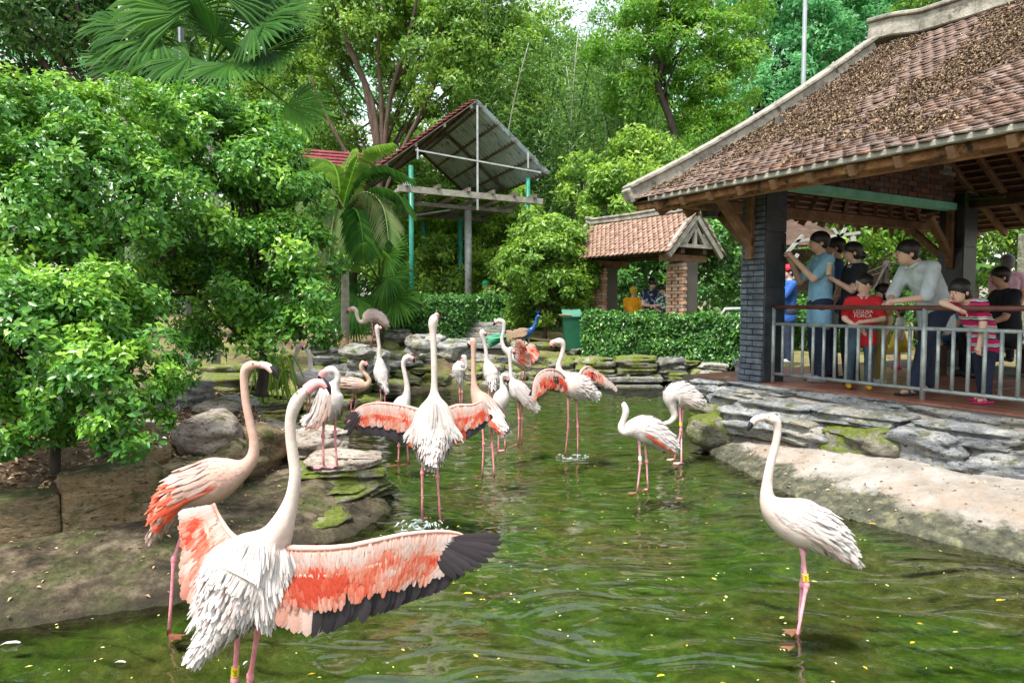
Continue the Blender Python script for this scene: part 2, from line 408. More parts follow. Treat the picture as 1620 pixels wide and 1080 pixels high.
def hz(x, y): return float(height(np.array([x], float), np.array([y], float))[0][0])
def axis(lo, hi, dense_lo, dense_hi, step, grow):
    a = list(np.arange(dense_lo, dense_hi, step)); x = dense_hi; d = step
    while x < hi: a.append(x); d *= grow; x += d
    x = dense_lo - step; d = step; pre = []
    while x > lo: pre.append(x); d *= grow; x -= d
    return np.array(sorted(pre) + a)
gx = axis(-160, 160, -4.6, 5.2, 0.045, 1.13); gy = axis(-60, 260, 1.5, 10.5, 0.05, 1.1)
XX, YY = np.meshgrid(gx, gy)
HH, INS, DD, WRR, SO, WF = height(XX, YY)
nzv = np.array([noise.fractal(V((x * 1.7, y * 1.7, 3.3)), 0.9, 2.0, 5) for x, y in zip(XX.ravel(), YY.ravel())]).reshape(XX.shape)
nz2 = np.array([noise.noise(V((x * 9, y * 9, 1.3))) for x, y in zip(XX.ravel(), YY.ravel())]).reshape(XX.shape)
amp = np.where(INS, 0.03, np.where(SO, 0.05, 0.035))
amp = np.where(WF > 0.5, 0.05, amp)
HH = HH + nzv * amp * np.clip(DD / 0.15, 0, 1) + nz2 * 0.014 * np.clip(DD / 0.1, 0, 1)
gm = bpy.data.materials.new('ground'); gm.use_nodes = True
def make_ground_mat(m):
    nt = m.node_tree; nt.nodes.clear(); L = nt.links.new
    out = nt.nodes.new('ShaderNodeOutputMaterial'); b = nt.nodes.new('ShaderNodeBsdfPrincipled'); b.inputs['Roughness'].default_value = 0.85
    b.inputs['Specular IOR Level'].default_value = 0.25
    geo = nt.nodes.new('ShaderNodeNewGeometry')
    def nz(scale, det=8, rg=0.65, dist=0.0):
        n = nt.nodes.new('ShaderNodeTexNoise'); n.inputs['Scale'].default_value = scale; n.inputs['Detail'].default_value = det
        n.inputs['Roughness'].default_value = rg; n.inputs['Distortion'].default_value = dist
        L(geo.outputs['Position'], n.inputs['Vector']); return n.outputs['Fac']
    def rmp(f, st): r = ramp(nt, st); L(f, r.inputs[0]); return r.outputs[0]
    def mix(f, a, b2):
        x = nt.nodes.new('ShaderNodeMix'); x.data_type = 'RGBA'
        if isinstance(f, (int, float)): x.inputs[0].default_value = f
        else: L(f, x.inputs[0])
        for s_, v in ((6, a), (7, b2)):
            if isinstance(v, tuple): x.inputs[s_].default_value = (*v, 1)
            else: L(v, x.inputs[s_])
        return x.outputs[2]
    def attr(n): a = nt.nodes.new('ShaderNodeAttribute'); a.attribute_name = n; return a.outputs['Fac']
    bed = mix(rmp(nz(1.1, 6), [(0.42, (0, 0, 0)), (0.62, (1, 1, 1))]), rmp(nz(7, 10, 0.75), [(0.3, (0.03, 0.08, 0.012)), (0.5, (0.1, 0.2, 0.035)), (0.72, (0.28, 0.43, 0.09))]),
              rmp(nz(9, 10, 0.75), [(0.3, (0.045, 0.05, 0.02)), (0.5, (0.17, 0.17, 0.07)), (0.72, (0.38, 0.36, 0.18))]))
    bed = mix(rmp(nz(60, 3), [(0.66, (0, 0, 0)), (0.72, (0.8, 0.8, 0.8))]), bed, (0.42, 0.48, 0.3))
    mud = mix(rmp(nz(3.2, 8, 0.7), [(0.46, (0, 0, 0)), (0.62, (1, 1, 1))]), rmp(nz(6, 9, 0.7), [(0.36, (0.012, 0.01, 0.007)), (0.5, (0.075, 0.056, 0.036)), (0.64, (0.2, 0.16, 0.11))]),
              rmp(nz(24, 6), [(0.3, (0.025, 0.032, 0.01)), (0.7, (0.12, 0.125, 0.045))]))
    con = rmp(nz(2.3, 10, 0.68), [(0.3, (0.17, 0.15, 0.125)), (0.47, (0.34, 0.305, 0.265)), (0.7, (0.48, 0.455, 0.43))])
    con = mix(rmp(nz(1.6, 6), [(0.5, (0, 0, 0)), (0.66, (0.6, 0.6, 0.6))]), con, (0.37, 0.25, 0.165))
    con = mix(rmp(nz(18, 8, 0.7), [(0.62, (0, 0, 0)), (0.72, (0.7, 0.7, 0.7))]), con, (0.1, 0.095, 0.075))
    sx = nt.nodes.new('ShaderNodeSeparateXYZ'); L(geo.outputs['Position'], sx.inputs[0])
    ma = nt.nodes.new('ShaderNodeMath'); ma.operation = 'MULTIPLY_ADD'; L(nz(2.4, 10, 0.75), ma.inputs[0]); ma.inputs[1].default_value = -0.42; L(sx.outputs[2], ma.inputs[2])
    wet = rmp(ma.outputs[0], [(0.0, (1, 1, 1)), (0.0001, (1, 1, 1))])
    mrw = nt.nodes.new('ShaderNodeMapRange'); mrw.inputs[1].default_value = -0.11; mrw.inputs[2].default_value = -0.06; mrw.inputs[3].default_value = 1; mrw.inputs[4].default_value = 0
    L(ma.outputs[0], mrw.inputs[0])
    con = mix(mrw.outputs[0], con, rmp(nz(9, 9, 0.75), [(0.33, (0.03, 0.032, 0.022)), (0.52, (0.1, 0.1, 0.07)), (0.7, (0.3, 0.28, 0.16))]))
    mrm = nt.nodes.new('ShaderNodeMapRange'); mrm.inputs[1].default_value = -0.2; mrm.inputs[2].default_value = -0.11; mrm.inputs[3].default_value = 0.85; mrm.inputs[4].default_value = 0
    L(ma.outputs[0], mrm.inputs[0])
    mud = mix(mrm.outputs[0], mud, (0.035, 0.03, 0.018))
    soil = rmp(nz(7, 9, 0.7), [(0.3, (0.06, 0.04, 0.026)), (0.55, (0.18, 0.125, 0.08)), (0.75, (0.34, 0.25, 0.17))])
    grs = mix(rmp(nz(2.1, 6), [(0.42, (0, 0, 0)), (0.6, (1, 1, 1))]), soil, rmp(nz(30, 5), [(0.3, (0.1, 0.12, 0.03)), (0.7, (0.3, 0.3, 0.09))]))
    c = mix(attr('wc'), mud, con); c = mix(attr('ws'), c, soil); c = mix(attr('wg'), c, grs); c = mix(attr('wb'), c, bed)
    L(c, b.inputs['Base Color'])
    bp = nt.nodes.new('ShaderNodeBump'); bp.inputs['Strength'].default_value = 1.0; bp.inputs['Distance'].default_value = 0.03
    L(nz(22, 9, 0.7), bp.inputs['Height']); L(bp.outputs[0], b.inputs['Normal']); L(b.outputs[0], out.inputs[0])
make_ground_mat(gm)
wb = np.where(INS, 1.0, 0.0) * np.clip(DD / 0.12, 0, 1)
wcv = WRR * (1 - wb); wsv = SO * 1.0 * (1 - WF); wgv = np.clip(WF * np.clip(DD / 0.8, 0, 1), 0, 1) * (1 - INS)
N0, N1 = XX.shape
idx = np.arange(N0 * N1).reshape(N0, N1)
quads = np.stack([idx[:-1, :-1], idx[:-1, 1:], idx[1:, 1:], idx[1:, :-1]], -1).reshape(-1, 4)
vs = np.stack([XX.ravel(), YY.ravel(), HH.ravel()], 1)
def zone_obj(name, mask):
    q = quads[mask]; u, inv = np.unique(q, return_inverse=True)
    me = bpy.data.meshes.new(name); vv = vs[u]
    me.vertices.add(len(u)); me.vertices.foreach_set('co', vv.astype(np.float32).ravel())
    me.loops.add(q.size); me.loops.foreach_set('vertex_index', inv.astype(np.int32).ravel())
    me.polygons.add(len(q)); me.polygons.foreach_set('loop_start', np.arange(0, q.size, 4, dtype=np.int32))
    me.polygons.foreach_set('use_smooth', np.ones(len(q), bool))
    for nm, arr in (('wb', wb), ('wc', wcv), ('ws', wsv), ('wg', wgv)):
        me.attributes.new(nm, 'FLOAT', 'POINT'); me.attributes[nm].data.foreach_set('value', arr.ravel()[u].astype(np.float32))
    me.materials.append(gm); me.update(calc_edges=True)
    o = bpy.data.objects.new(name, me); link(o); return tag(o, kind='structure')
qc = lambda A_: A_.ravel()[quads].mean(1)
isb = qc(INS.astype(float)) > 0.5; isc = (~isb) & (qc(WRR) > 0.5) ; iss = (~isb) & (~isc) & (qc(SO.astype(float)) > 0.5)
zone_obj('pond_bed', isb); zone_obj('concrete_bank', isc); zone_obj('planting_bed', iss); zone_obj('ground', ~(isb | isc | iss))

# ---------------------------------------------------------------- water: one rippled sheet
wm = bpy.data.materials.new('pond_water'); wm.use_nodes = True; nt = wm.node_tree; nt.nodes.clear(); L = nt.links.new
out = nt.nodes.new('ShaderNodeOutputMaterial'); gl = nt.nodes.new('ShaderNodeBsdfGlossy'); gl.inputs['Roughness'].default_value = 0.015
tr = nt.nodes.new('ShaderNodeBsdfTransparent'); tr.inputs[0].default_value = (0.68, 0.72, 0.52, 1)
ms = nt.nodes.new('ShaderNodeMixShader'); fr = nt.nodes.new('ShaderNodeFresnel'); fr.inputs['IOR'].default_value = 1.75
geo = nt.nodes.new('ShaderNodeNewGeometry'); mp = nt.nodes.new('ShaderNodeMapping'); mp.inputs['Scale'].default_value = (0.8, 1.5, 1)
L(geo.outputs['Position'], mp.inputs[0])
n1 = nt.nodes.new('ShaderNodeTexNoise'); n1.inputs['Scale'].default_value = 2.2; n1.inputs['Detail'].default_value = 1.5; n1.inputs['Distortion'].default_value = 1.6
L(mp.outputs[0], n1.inputs['Vector'])
n2 = nt.nodes.new('ShaderNodeTexNoise'); n2.inputs['Scale'].default_value = 13; n2.inputs['Detail'].default_value = 3; L(mp.outputs[0], n2.inputs['Vector'])
mu = nt.nodes.new('ShaderNodeMath'); mu.operation = 'MULTIPLY_ADD'; L(n2.outputs['Fac'], mu.inputs[0]); mu.inputs[1].default_value = 0.03; L(n1.outputs['Fac'], mu.inputs[2])
bp = nt.nodes.new('ShaderNodeBump'); bp.inputs['Strength'].default_value = 0.6; bp.inputs['Distance'].default_value = 0.05; L(mu.outputs[0], bp.inputs['Height'])
L(bp.outputs[0], gl.inputs['Normal']); L(bp.outputs[0], fr.inputs['Normal'])
L(fr.outputs[0], ms.inputs[0]); L(tr.outputs[0], ms.inputs[1]); L(gl.outputs[0], ms.inputs[2]); L(ms.outputs[0], out.inputs[0])
m = MB(); m.add([(-6, -4.5, 0), (8.5, -4.5, 0), (8.5, 14.5, 0), (-6, 14.5, 0)], [(0, 1, 2, 3)])
o = m.build('pond_water', wm, kind='structure', origin=False)
# ---------------------------------------------------------------- rocks
def rock_mesh(name, dims, seed, mat, n=9, cuts=9, rough=0.12, layer=0.0, power=6.0, wob=0.12):
    rr = random.Random(seed); pts = []; key = {}; fs = []
    def vid(p):
        k = (round(p[0], 5), round(p[1], 5), round(p[2], 5))
        if k not in key: key[k] = len(pts); pts.append(V(p))
        return key[k]
    g = [-1 + 2 * i / n for i in range(n + 1)]
    for a in range(3):
        for sg in (-1, 1):
            for i in range(n):
                for j in range(n):
                    q = []
                    for (u, v_) in ((i, j), (i + 1, j), (i + 1, j + 1), (i, j + 1)):
                        p = [0, 0, 0]; p[a] = sg; p[(a + 1) % 3] = g[u]; p[(a + 2) % 3] = g[v_]; q.append(vid(p))
                    fs.append(tuple(q if sg > 0 else q[::-1]))
    planes = []
    for k in range(cuts):
        nrm = V((rr.gauss(0, 1), rr.gauss(0, 1), rr.gauss(0, 0.8))); nrm.normalize(); planes.append((nrm, rr.uniform(0.78, 1.12)))
    hx, hy, hz_ = [d / 2 for d in dims]; so = V((seed * 3.1, seed * 1.7, seed * 0.9))
    for i, p in enumerate(pts):
        L_ = (abs(p.x) ** power + abs(p.y) ** power + abs(p.z) ** power) ** (1 / power); q = p / L_
        for nrm, d in planes:
            e = q.dot(nrm) - d
            if e > 0: q = q - nrm * e
        nn = noise.fractal(q * 1.3 + so, 0.8, 2.0, 5)
        q = q * (1 + wob * nn)
        if layer:
            s_ = noise.noise(V((q.x * 0.5, q.y * 0.5, q.z * layer)) + so)
            st = 1 - rough * 0.9 * (1 if s_ > 0.05 else 0) - rough * 0.35 * s_
            q = V((q.x * (1 - (1 - st) * 0.5), q.y * st, q.z))
        w_ = V((q.x * hx, q.y * hy, q.z * hz_))
        d2 = noise.fractal(w_ * 9 + so, 0.9, 2.1, 4)
        w_ += q.normalized() * d2 * rough * 0.25 * min(hx, hy, hz_)
        pts[i] = w_
    me = bpy.data.meshes.new(name); me.from_pydata([tuple(p) for p in pts], [], fs); me.materials.append(mat)
    me.polygons.foreach_set('use_smooth', [True] * len(fs)); me.update(); return me
RV = {}
def rock_variant(mat, k, flat=False):
    key = (mat, k, flat)
    if key not in RV:
        RV[key] = rock_mesh('stone', (1, 1, 1), 31 * k + (500 if flat else 0) + 3, MT[mat], n=8, cuts=7 if flat else 10, rough=0.16, layer=3.0 if flat else 0, power=7 if flat else 4)
    return RV[key]
def put_rock(name, mat, k, c, size, yaw=0.0, parent=None, flat=False, tilt=0.0, **kw):
    Mx = Matrix.Translation(V(c)) @ Matrix.Rotation(yaw, 4, 'Z') @ Matrix.Rotation(tilt, 4, 'Y') @ Matrix.Diagonal((*size, 1))
    return inst(name, rock_variant(mat, k, flat), Mx, parent, **kw)
def rock_px(name, mat, k, x0, y0, x1, y1, hpx, depth, z, parent=None, flat=False, sink=0.04, dy=None, **kw):
    """rock whose front foot runs from pixel (x0,y0) to (x1,y1) at height z and whose face is hpx pixels tall"""
    a = G(x0, y0, z); b = G(x1, y1, z); mid = (a + b) / 2; d = b - a; ln = d.length; yaw = math.atan2(d.y, d.x)
    h = hpx * mid.y / 1080; nrm = V((-math.sin(yaw), math.cos(yaw), 0))
    c = mid + nrm * (depth * 0.42) + V((0, 0, (h - sink) / 2))
    return put_rock(name, mat, k, c, (ln * 1.06, depth, h + sink), yaw, parent, flat, **kw)

# left retaining wall: big dressed blocks
t = thing('retaining_wall', 'low wall of large brown weathered stone blocks holding the leafy bed under the shrubs', 'stone wall', G(130, 850, .13))
for i, (x0, y0, x1, y1, h) in enumerate([(-260, 905, -66, 880, 96), (-60, 879, 99, 857, 80), (97, 857, 263, 828, 96), (268, 826, 352, 792, 72)]):
    a = G(x0, y0, .13); b = G(x1, y1, .13); d = b - a; yaw = math.atan2(d.y, d.x); ln = d.length; mid = (a + b) / 2; hh = h * mid.y / 1080
    me = rock_mesh('stone_block', (ln * 0.985, 0.34, hh + 0.08), 40 + i, MT['rock_wall'], n=20, cuts=0, rough=0.12, layer=0, power=16, wob=0.035)
    inst('stone_block', me, Matrix.Translation(mid + V((-math.sin(yaw), math.cos(yaw), 0)) * 0.16 + V((0, 0, (hh - 0.06) / 2))) @ Matrix.Rotation(yaw, 4, 'Z'), t)
def boulder(name, label, mat, k, *a, cat='boulder', big=True, **kw):
    o = rock_px(name, mat, k, *a, **kw); return tag(o, label, cat)
def bigrock(name, label, matn, seed, x0, y0, x1, y1, hpx, depth, z, cat='boulder', parent=None, layer=1.6, power=4, cuts=8, tilt=0, sink=0.05, rough=0.2):
    a = G(x0, y0, z); b = G(x1, y1, z); mid = (a + b) / 2; d = b - a; yaw = math.atan2(d.y, d.x); h = hpx * mid.y / 1080
    me = rock_mesh(name, (d.length * 1.06, depth, h + sink), seed, MT[matn], n=18, cuts=cuts, rough=rough, layer=layer, power=power)
    Mx = Matrix.Translation(mid + V((-math.sin(yaw), math.cos(yaw), 0)) * depth * 0.42 + V((0, 0, (h - sink) / 2))) @ Matrix.Rotation(yaw, 4, 'Z') @ Matrix.Rotation(tilt, 4, 'Y')
    return inst(name, me, Mx, parent, **({} if parent else dict(label=label, cat=cat)))
# boulders along the left bank
bigrock('boulder', 'rounded olive boulder behind the pink flamingo, at the end of the block wall', 'rock_wall', 61, 344, 796, 408, 768, 88, 0.4, .13, power=3)
bigrock('boulder', 'rounded olive boulder just behind the tall front neck', 'rock_wall', 62, 404, 770, 470, 735, 80, 0.42, .13, power=3)
bigrock('flat_rock', 'broad flat tan rock lying on the soil beside the shrub, above the block wall', 'rock_tan', 63, 262, 728, 372, 722, 62, 1.0, .42, 'rock', layer=0, power=2.6, rough=.12)
bigrock('boulder', 'dark brown upright rock under the shrub leaves at the wall top', 'rock_wall', 64, 212, 742, 272, 732, 62, 0.3, .46, power=4)
bigrock('boulder', 'layered grey block stone at the shrub edge, behind the flat rock', 'rock_grey', 65, 222, 652, 300, 655, 46, 0.5, .42, 'rock', layer=5, power=8, cuts=4)
bigrock('boulder', 'sloping grey ledge stone stepping down to the water beyond the flat rock', 'rock_grey', 66, 296, 660, 366, 668, 30, 0.7, .3, 'rock', layer=4, power=5)
bigrock('boulder', 'small brown rock on the soil beside the flat tan rock', 'rock_tan', 67, 205, 690, 258, 694, 30, 0.3, .46, 'rock')
bigrock('flat_rock', 'low pale tan rock at the water behind the two long necks', 'rock_tan', 68, 352, 692, 440, 700, 26, 0.5, .22, 'rock', power=4)
bigrock('boulder', 'small pinkish rock wedged behind the tall front neck', 'rock_tan', 69, 440, 716, 496, 726, 34, 0.4, .25, 'rock', power=3.5)
bigrock('flat_rock', 'pale flat stone behind the layered grey block at the shrub edge', 'rock_tan', 161, 300, 664, 352, 664, 24, .5, .42, 'rock', layer=2, power=4)
bigrock('flat_rock', 'pale stepping stone just above the mossy ledge behind the pink neck', 'rock_grey', 162, 338, 652, 390, 654, 20, .5, .3, 'rock', layer=3, power=4)
bigrock('flat_rock', 'small pale slab beside the pink flamingo neck, above the olive boulder', 'rock_tan', 163, 364, 716, 430, 718, 22, .45, .3, 'rock', layer=2, power=4)
bigrock('flat_rock', 'reddish brown slab under the shrub leaves left of the layered block', 'rock_tan', 164, 196, 668, 250, 668, 26, .5, .47, 'rock', layer=2, power=5)
# the standing rock: smooth slab on two mossy ledges
t = thing('perch_rock', 'layered mossy rock jutting into the pond with a flamingo standing on its pale top slab', 'rock', G(530, 830, 0))
bigrock('rock_slab', '', 'rock_tan', 71, 482, 752, 598, 748, 26, 0.72, .2, parent=t, layer=3, power=4, cuts=6)
bigrock('rock_slab', '', 'rock_tan', 72, 462, 714, 556, 706, 30, 0.5, .24, parent=t, layer=3, power=3.5)
bigrock('rock_ledge', '', 'rock_moss', 73, 476, 792, 618, 776, 36, 0.9, .06, parent=t, layer=4, power=5, cuts=5, rough=0.3)
bigrock('rock_ledge', '', 'rock_moss', 74, 470, 832, 636, 798, 38, 0.8, -.03, parent=t, layer=5, power=5, cuts=5, rough=0.35)
bigrock('rock_ledge', '', 'rock_moss', 75, 452, 862, 560, 846, 34, 0.6, -.04, parent=t, layer=5, power=4, cuts=6, rough=0.35)

# far bank: terraced stone edging
t = thing('stone_terrace', 'stepped bank of stacked mossy stones along the far side of the pond', 'stone bank', G(800, 600, 0.1))
k = 0
for course in range(6):
    zc = [-0.06, 0.08, 0.22, 0.36, 0.49, 0.62][course]; inset = [0, 0.22, 0.5, 0.85, 1.3, 1.9][course]
    x = 452.0 + course * 7
    while x < 1118:
        Yb = 12.9 + inset + R.uniform(-.08, .1)
        if x < 700: Yb = np.interp(x, [440, 560, 640, 700], [9.9, 10.9, 12.2, 13.0]) + inset * 1.25 + R.uniform(-.08, .1)
        if x > 955 and x < 1050 and course == 0: x += 97; continue
        if x > 1060: Yb -= (x - 1060) / 60 * 1.6
        if course > 3 and x > 900: break
        wpx = R.uniform(26, 62) if R.random() < 0.7 else R.uniform(14, 26)
        wm_ = wpx * Yb / 1080; h = R.uniform(0.13, 0.2)
        mat = R.choice(['rock_moss', 'rock_moss', 'rock_grey'] if course < 3 else ['rock_grey', 'rock_moss', 'rock_grey'])
        c = V(((x + wpx / 2 - 810) / 1080 * Yb, Yb + 0.2, zc + h / 2))
        if course < 4 or R.random() < 0.7:
            put_rock('stone', mat, R.randint(0, 9), c, (wm_ * 1.03, R.uniform(.35, .6), h * R.uniform(.9, 1.35)), R.uniform(-.14, .14), t, flat=True, tilt=R.uniform(-.05, .05))
        x += wpx * 0.96
# large separate rocks of the far bank
for nm, lb, mt, sd_, a_, kw in [
    ('boulder', 'large dark grey boulder with a flat front in front of the clipped hedge', 'rock_grey', 81, (638, 564, 704, 564, 34, 0.7, .72), dict(power=8, cuts=5)),
    ('boulder', 'pale angular grey boulder to the right of the dark flat fronted one', 'rock_grey', 82, (688, 570, 728, 572, 34, 0.6, .68), dict(power=3, cuts=9)),
    ('boulder', 'big dark slanting boulder behind the upright white flamingo near the far steps', 'rock_grey', 83, (548, 596, 602, 598, 46, 0.5, .42), dict(power=6, cuts=5)),
    ('boulder', 'rounded grey rock beside the squirrel figure', 'rock_grey', 84, (532, 562, 568, 566, 20, 0.4, .75), dict(power=2.6)),
    ('boulder', 'dark grey rock half hidden under the fan palm leaves', 'rock_grey', 85, (538, 528, 590, 530, 30, 0.6, .85), dict(power=3)),
    ('boulder', 'long low grey stone at the foot of the clipped hedge', 'rock_grey', 86, (586, 536, 640, 538, 20, 0.5, .82), dict(power=4)),
    ('stone_slab', 'wide pale top slab with cracked face left of the two pond steps', 'rock_moss', 87, (913, 596, 972, 596, 30, 0.7, .2), dict(power=9, cuts=3, layer=4)),
    ('stone_slab', 'square grey slab with cracked face behind the two pond steps', 'rock_grey', 88, (1040, 600, 1088, 600, 36, 0.7, .12), dict(power=9, cuts=3, layer=4)),
    ('stone_slab', 'broad mossy slab directly above the two pond steps', 'rock_moss', 89, (974, 590, 1038, 590, 26, 0.7, .26), dict(power=9, cuts=3, layer=4)),
    ('stone_slab', 'square mossy stone at the water right of the two pond steps', 'rock_moss', 90, (1088, 602, 1128, 604, 34, 0.6, .1), dict(power=6, cuts=4, layer=4)),
    ('boulder', 'rounded mossy stone left of the cracked pale top slab', 'rock_moss', 91, (860, 600, 912, 600, 34, 0.7, .12), dict(power=3, layer=3))]:
    bigrock(nm, lb, mt, sd_, *a_, **kw)
# pond steps
for nm_, lb, y, z in (('step_slab', 'upper concrete step slab leading out of the pond', 601, .19), ('step_slab', 'lower concrete step slab at the water line', 615, .05)):
    a = G(957, y, z - .04); b = G(1050, y, z - .04); m = MB(); m.box((a + b) / 2 + V((0, .25, 0)), ((b - a).length, .5, .1), bev=.02)
    o = m.build(nm_, MT['rock_grey'], label=lb, cat='step')
# garden steps through the hedge
t = thing('garden_steps', 'short flight of grey stone steps climbing between the two clipped hedges', 'steps', P(757, 540, 13.8))
for i in range(5):
    m = MB(); zz = .72 + i * .1; yy = 14.3 + i * .34; m.box((-.66 + .03 * i, yy, zz), (.98 - .05 * i, .42, .1), bev=.015); m.build('step', MT['rock_grey'], t)
# right end cluster of stacked stones (below the dark pillar)
t = thing('stone_stack', 'heap of stacked grey and mossy stones at the pond corner below the dark pillar', 'stones', G(1120, 680, .05))
for (x0, y0, x1, y1, h, z, mt) in [(1086, 690, 1120, 694, 26, 0.0, 'rock_moss'), (1104, 704, 1150, 716, 44, .0, 'rock_moss'), (1118, 708, 1180, 700, 46, .08, 'rock_moss'), (1093, 664, 1130, 668, 22, .1, 'rock_moss'),
        (1098, 646, 1130, 648, 15, .2, 'rock_grey'), (1122, 655, 1165, 658, 24, .22, 'rock_grey'), (1104, 633, 1136, 635, 18, .3, 'rock_grey'), (1128, 640, 1162, 642, 20, .36, 'rock_blue'),
        (1100, 614, 1128, 616, 16, .4, 'rock_grey'), (1126, 622, 1160, 624, 26, .42, 'rock_moss'), (1104, 600, 1136, 602, 14, .48, 'rock_grey'), (1134, 622, 1158, 624, 26, .52, 'rock_blue'),
        (1154, 594, 1196, 598, 28, .66, 'rock_grey'), (1140, 668, 1180, 672, 30, .3, 'rock_blue')]:
    rock_px('stone', mt, R.randint(0, 9), x0, y0, x1, y1, h, .4, z, t, flat=R.random() < .5)
# rock wall under the pavilion rail (s,t frame)
t = thing('rock_wall', 'grey layered rock wall carrying the terrace edge above the concrete bank', 'rock wall', W(1.2, -.6, .3))
yaw = math.atan2(D1.y, D1.x)
def wallrock(s0, s1, tc, dep, z0, z1, mat, sd_, layer=4, power=6, cuts=6, nm='rock', dz=0.0, n=18):
    me = rock_mesh(nm, (s1 - s0, dep, z1 - z0), sd_, MT[mat], n=n, cuts=cuts, rough=0.2, layer=layer * .45, power=9, wob=0.09)
    inst(nm, me, Matrix.Translation(W((s0 + s1) / 2, tc, (z0 + z1) / 2)) @ Matrix.Rotation(yaw, 4, 'Z') @ Matrix.Rotation(dz, 4, 'Y'), t)
s = -0.75
sd_ = 200
for (s0, s1, tc, dep, z0, z1, mt, ly) in [
    (-.55, .25, -.5, .5, .18, .46, 'rock_moss', 3), (.1, .95, -.62, .5, .22, .5, 'rock_blue', 5), (.75, 1.45, -.62, .5, .2, .48, 'rock_blue', 5), (1.35, 2.05, -.62, .5, .2, .52, 'rock_moss', 5),
    (1.95, 2.55, -.52, .5, .22, .56, 'rock_blue', 4), (2.5, 3.2, -.5, .55, .2, .5, 'rock_blue', 3), (3.1, 3.9, -.5, .55, .2, .56, 'rock_grey', 3), (3.8, 4.7, -.5, .55, .2, .56, 'rock_blue', 3),
    (-.35, .35, -.42, .4, .42, .62, 'rock_blue', 4), (.25, 1.1, -.5, .45, .44, .6, 'rock_blue', 5), (1.0, 2.0, -.5, .45, .44, .62, 'rock_blue', 5), (1.95, 3.0, -.42, .42, .44, .62, 'rock_blue', 5),
    (2.9, 4.2, -.42, .42, .46, .64, 'rock_blue', 5),
    (-.25, .8, -.2, .26, .58, .7, 'rock_blue', 4), (.75, 1.9, -.2, .26, .58, .7, 'rock_blue', 4), (1.85, 3.0, -.2, .26, .56, .69, 'rock_blue', 4), (2.95, 4.6, -.2, .26, .56, .69, 'rock_grey', 4),
    (-.5, -.1, -.52, .22, .6, .72, 'rock_blue', 4), (-.15, .55, -.6, .18, .56, .68, 'rock_blue', 4)]:
    sd_ += 1; wallrock(s0, s1, tc, dep, z0, z1, mt, sd_, ly)
# ---------------------------------------------------------------- foliage
def leaves(pts, nrm, size, aspect=0.45, r=rng, fold=0.18, rnd=None, vary=0.5, up=0.5):
    """one folded diamond leaf per point: 4 verts, 2 tris"""
    n = len(pts); q = nrm + r.normal(0, 0.75, (n, 3)) + np.array([0, 0, up]); q /= np.linalg.norm(q, axis=1, keepdims=True) + 1e-9
    a = np.cross(q, r.normal(0, 1, (n, 3))); a /= np.linalg.norm(a, axis=1, keepdims=True) + 1e-9
    a[:, 2] -= 0.25; a /= np.linalg.norm(a, axis=1, keepdims=True)
    b = np.cross(q, a); b /= np.linalg.norm(b, axis=1, keepdims=True) + 1e-9
    s = size * (1 + r.uniform(-vary, vary, n))[:, None]
    v0 = pts; v2 = pts + a * s; mid = pts + a * s * 0.45
    v1 = mid + b * s * aspect * 0.5 + q * s * fold * aspect; v3 = mid - b * s * aspect * 0.5 + q * s * fold * aspect
    vs = np.stack([v0, v1, v2, v3], 1).reshape(-1, 3)
    i = np.arange(n)[:, None] * 4
    tris = np.concatenate([i + [[0, 1, 2]], i + [[0, 2, 3]]], 1).reshape(-1, 3)
    rd = np.repeat(r.uniform(0, 1, n) if rnd is None else rnd, 4)
    return vs, tris, rd
def clumped(blobs, n, cr, r=rng, ncl=None, shell=0.62, low=-0.55):
    """points in clumps spread through ellipsoid blobs. blobs: (centre, radii)"""
    vol = np.array([b[1][0] * b[1][1] + b[1][0] * b[1][2] + b[1][1] * b[1][2] for b in blobs]) ** 1.0; p = vol / vol.sum()
    if ncl is None: ncl = max(len(blobs) * 6, int(sum(4 * math.pi * (v / 3) for v in vol) / (math.pi * cr * cr) * 1.15))
    ncl = min(ncl, 4000)
    bi = r.choice(len(blobs), ncl, p=p); d = r.normal(0, 1, (ncl, 3)); d /= np.linalg.norm(d, axis=1, keepdims=True)
    d[:, 2] = np.where(d[:, 2] < low, -d[:, 2], d[:, 2])
    C_ = np.array([b[0] for b in blobs])[bi]; RR = np.array([b[1] for b in blobs])[bi]
    rf = shell + (1 - shell) * r.uniform(0, 1, ncl) ** 0.6
    cc = C_ + d * RR * rf[:, None]; cn = d / RR; cn /= np.linalg.norm(cn, axis=1, keepdims=True); cv = r.uniform(0, 1, ncl); cs = cr * r.uniform(0.55, 1.35, ncl)
    ci = r.integers(0, ncl, n); e = r.normal(0, 1, (n, 3)); e /= np.linalg.norm(e, axis=1, keepdims=True)
    flip = (e * cn[ci]).sum(1) < -0.3; e[flip] *= -1
    rad_ = r.uniform(0.35, 1.0, n) ** 0.5
    pts = cc[ci] + e * (cs[ci] * rad_)[:, None] * np.array([1, 1, 0.75])
    rd = np.clip(0.16 + 0.3 * cv[ci] + 0.32 * r.uniform(0, 1, n) ** 1.6 + 0.16 * (e[:, 2] + 0.3) * rad_, 0, 1)  # last term puts top light into the colour: upper leaves of a clump paler
    return pts, e * 0.6 + cn[ci] * 0.6, rd, cc
def pb(px, py, rpx, Y, ry=1.0, rd=1.0):
    k = Y / 1080; return (np.array(P(px, py, Y)), (rpx * k, rpx * k * rd, rpx * k * ry))
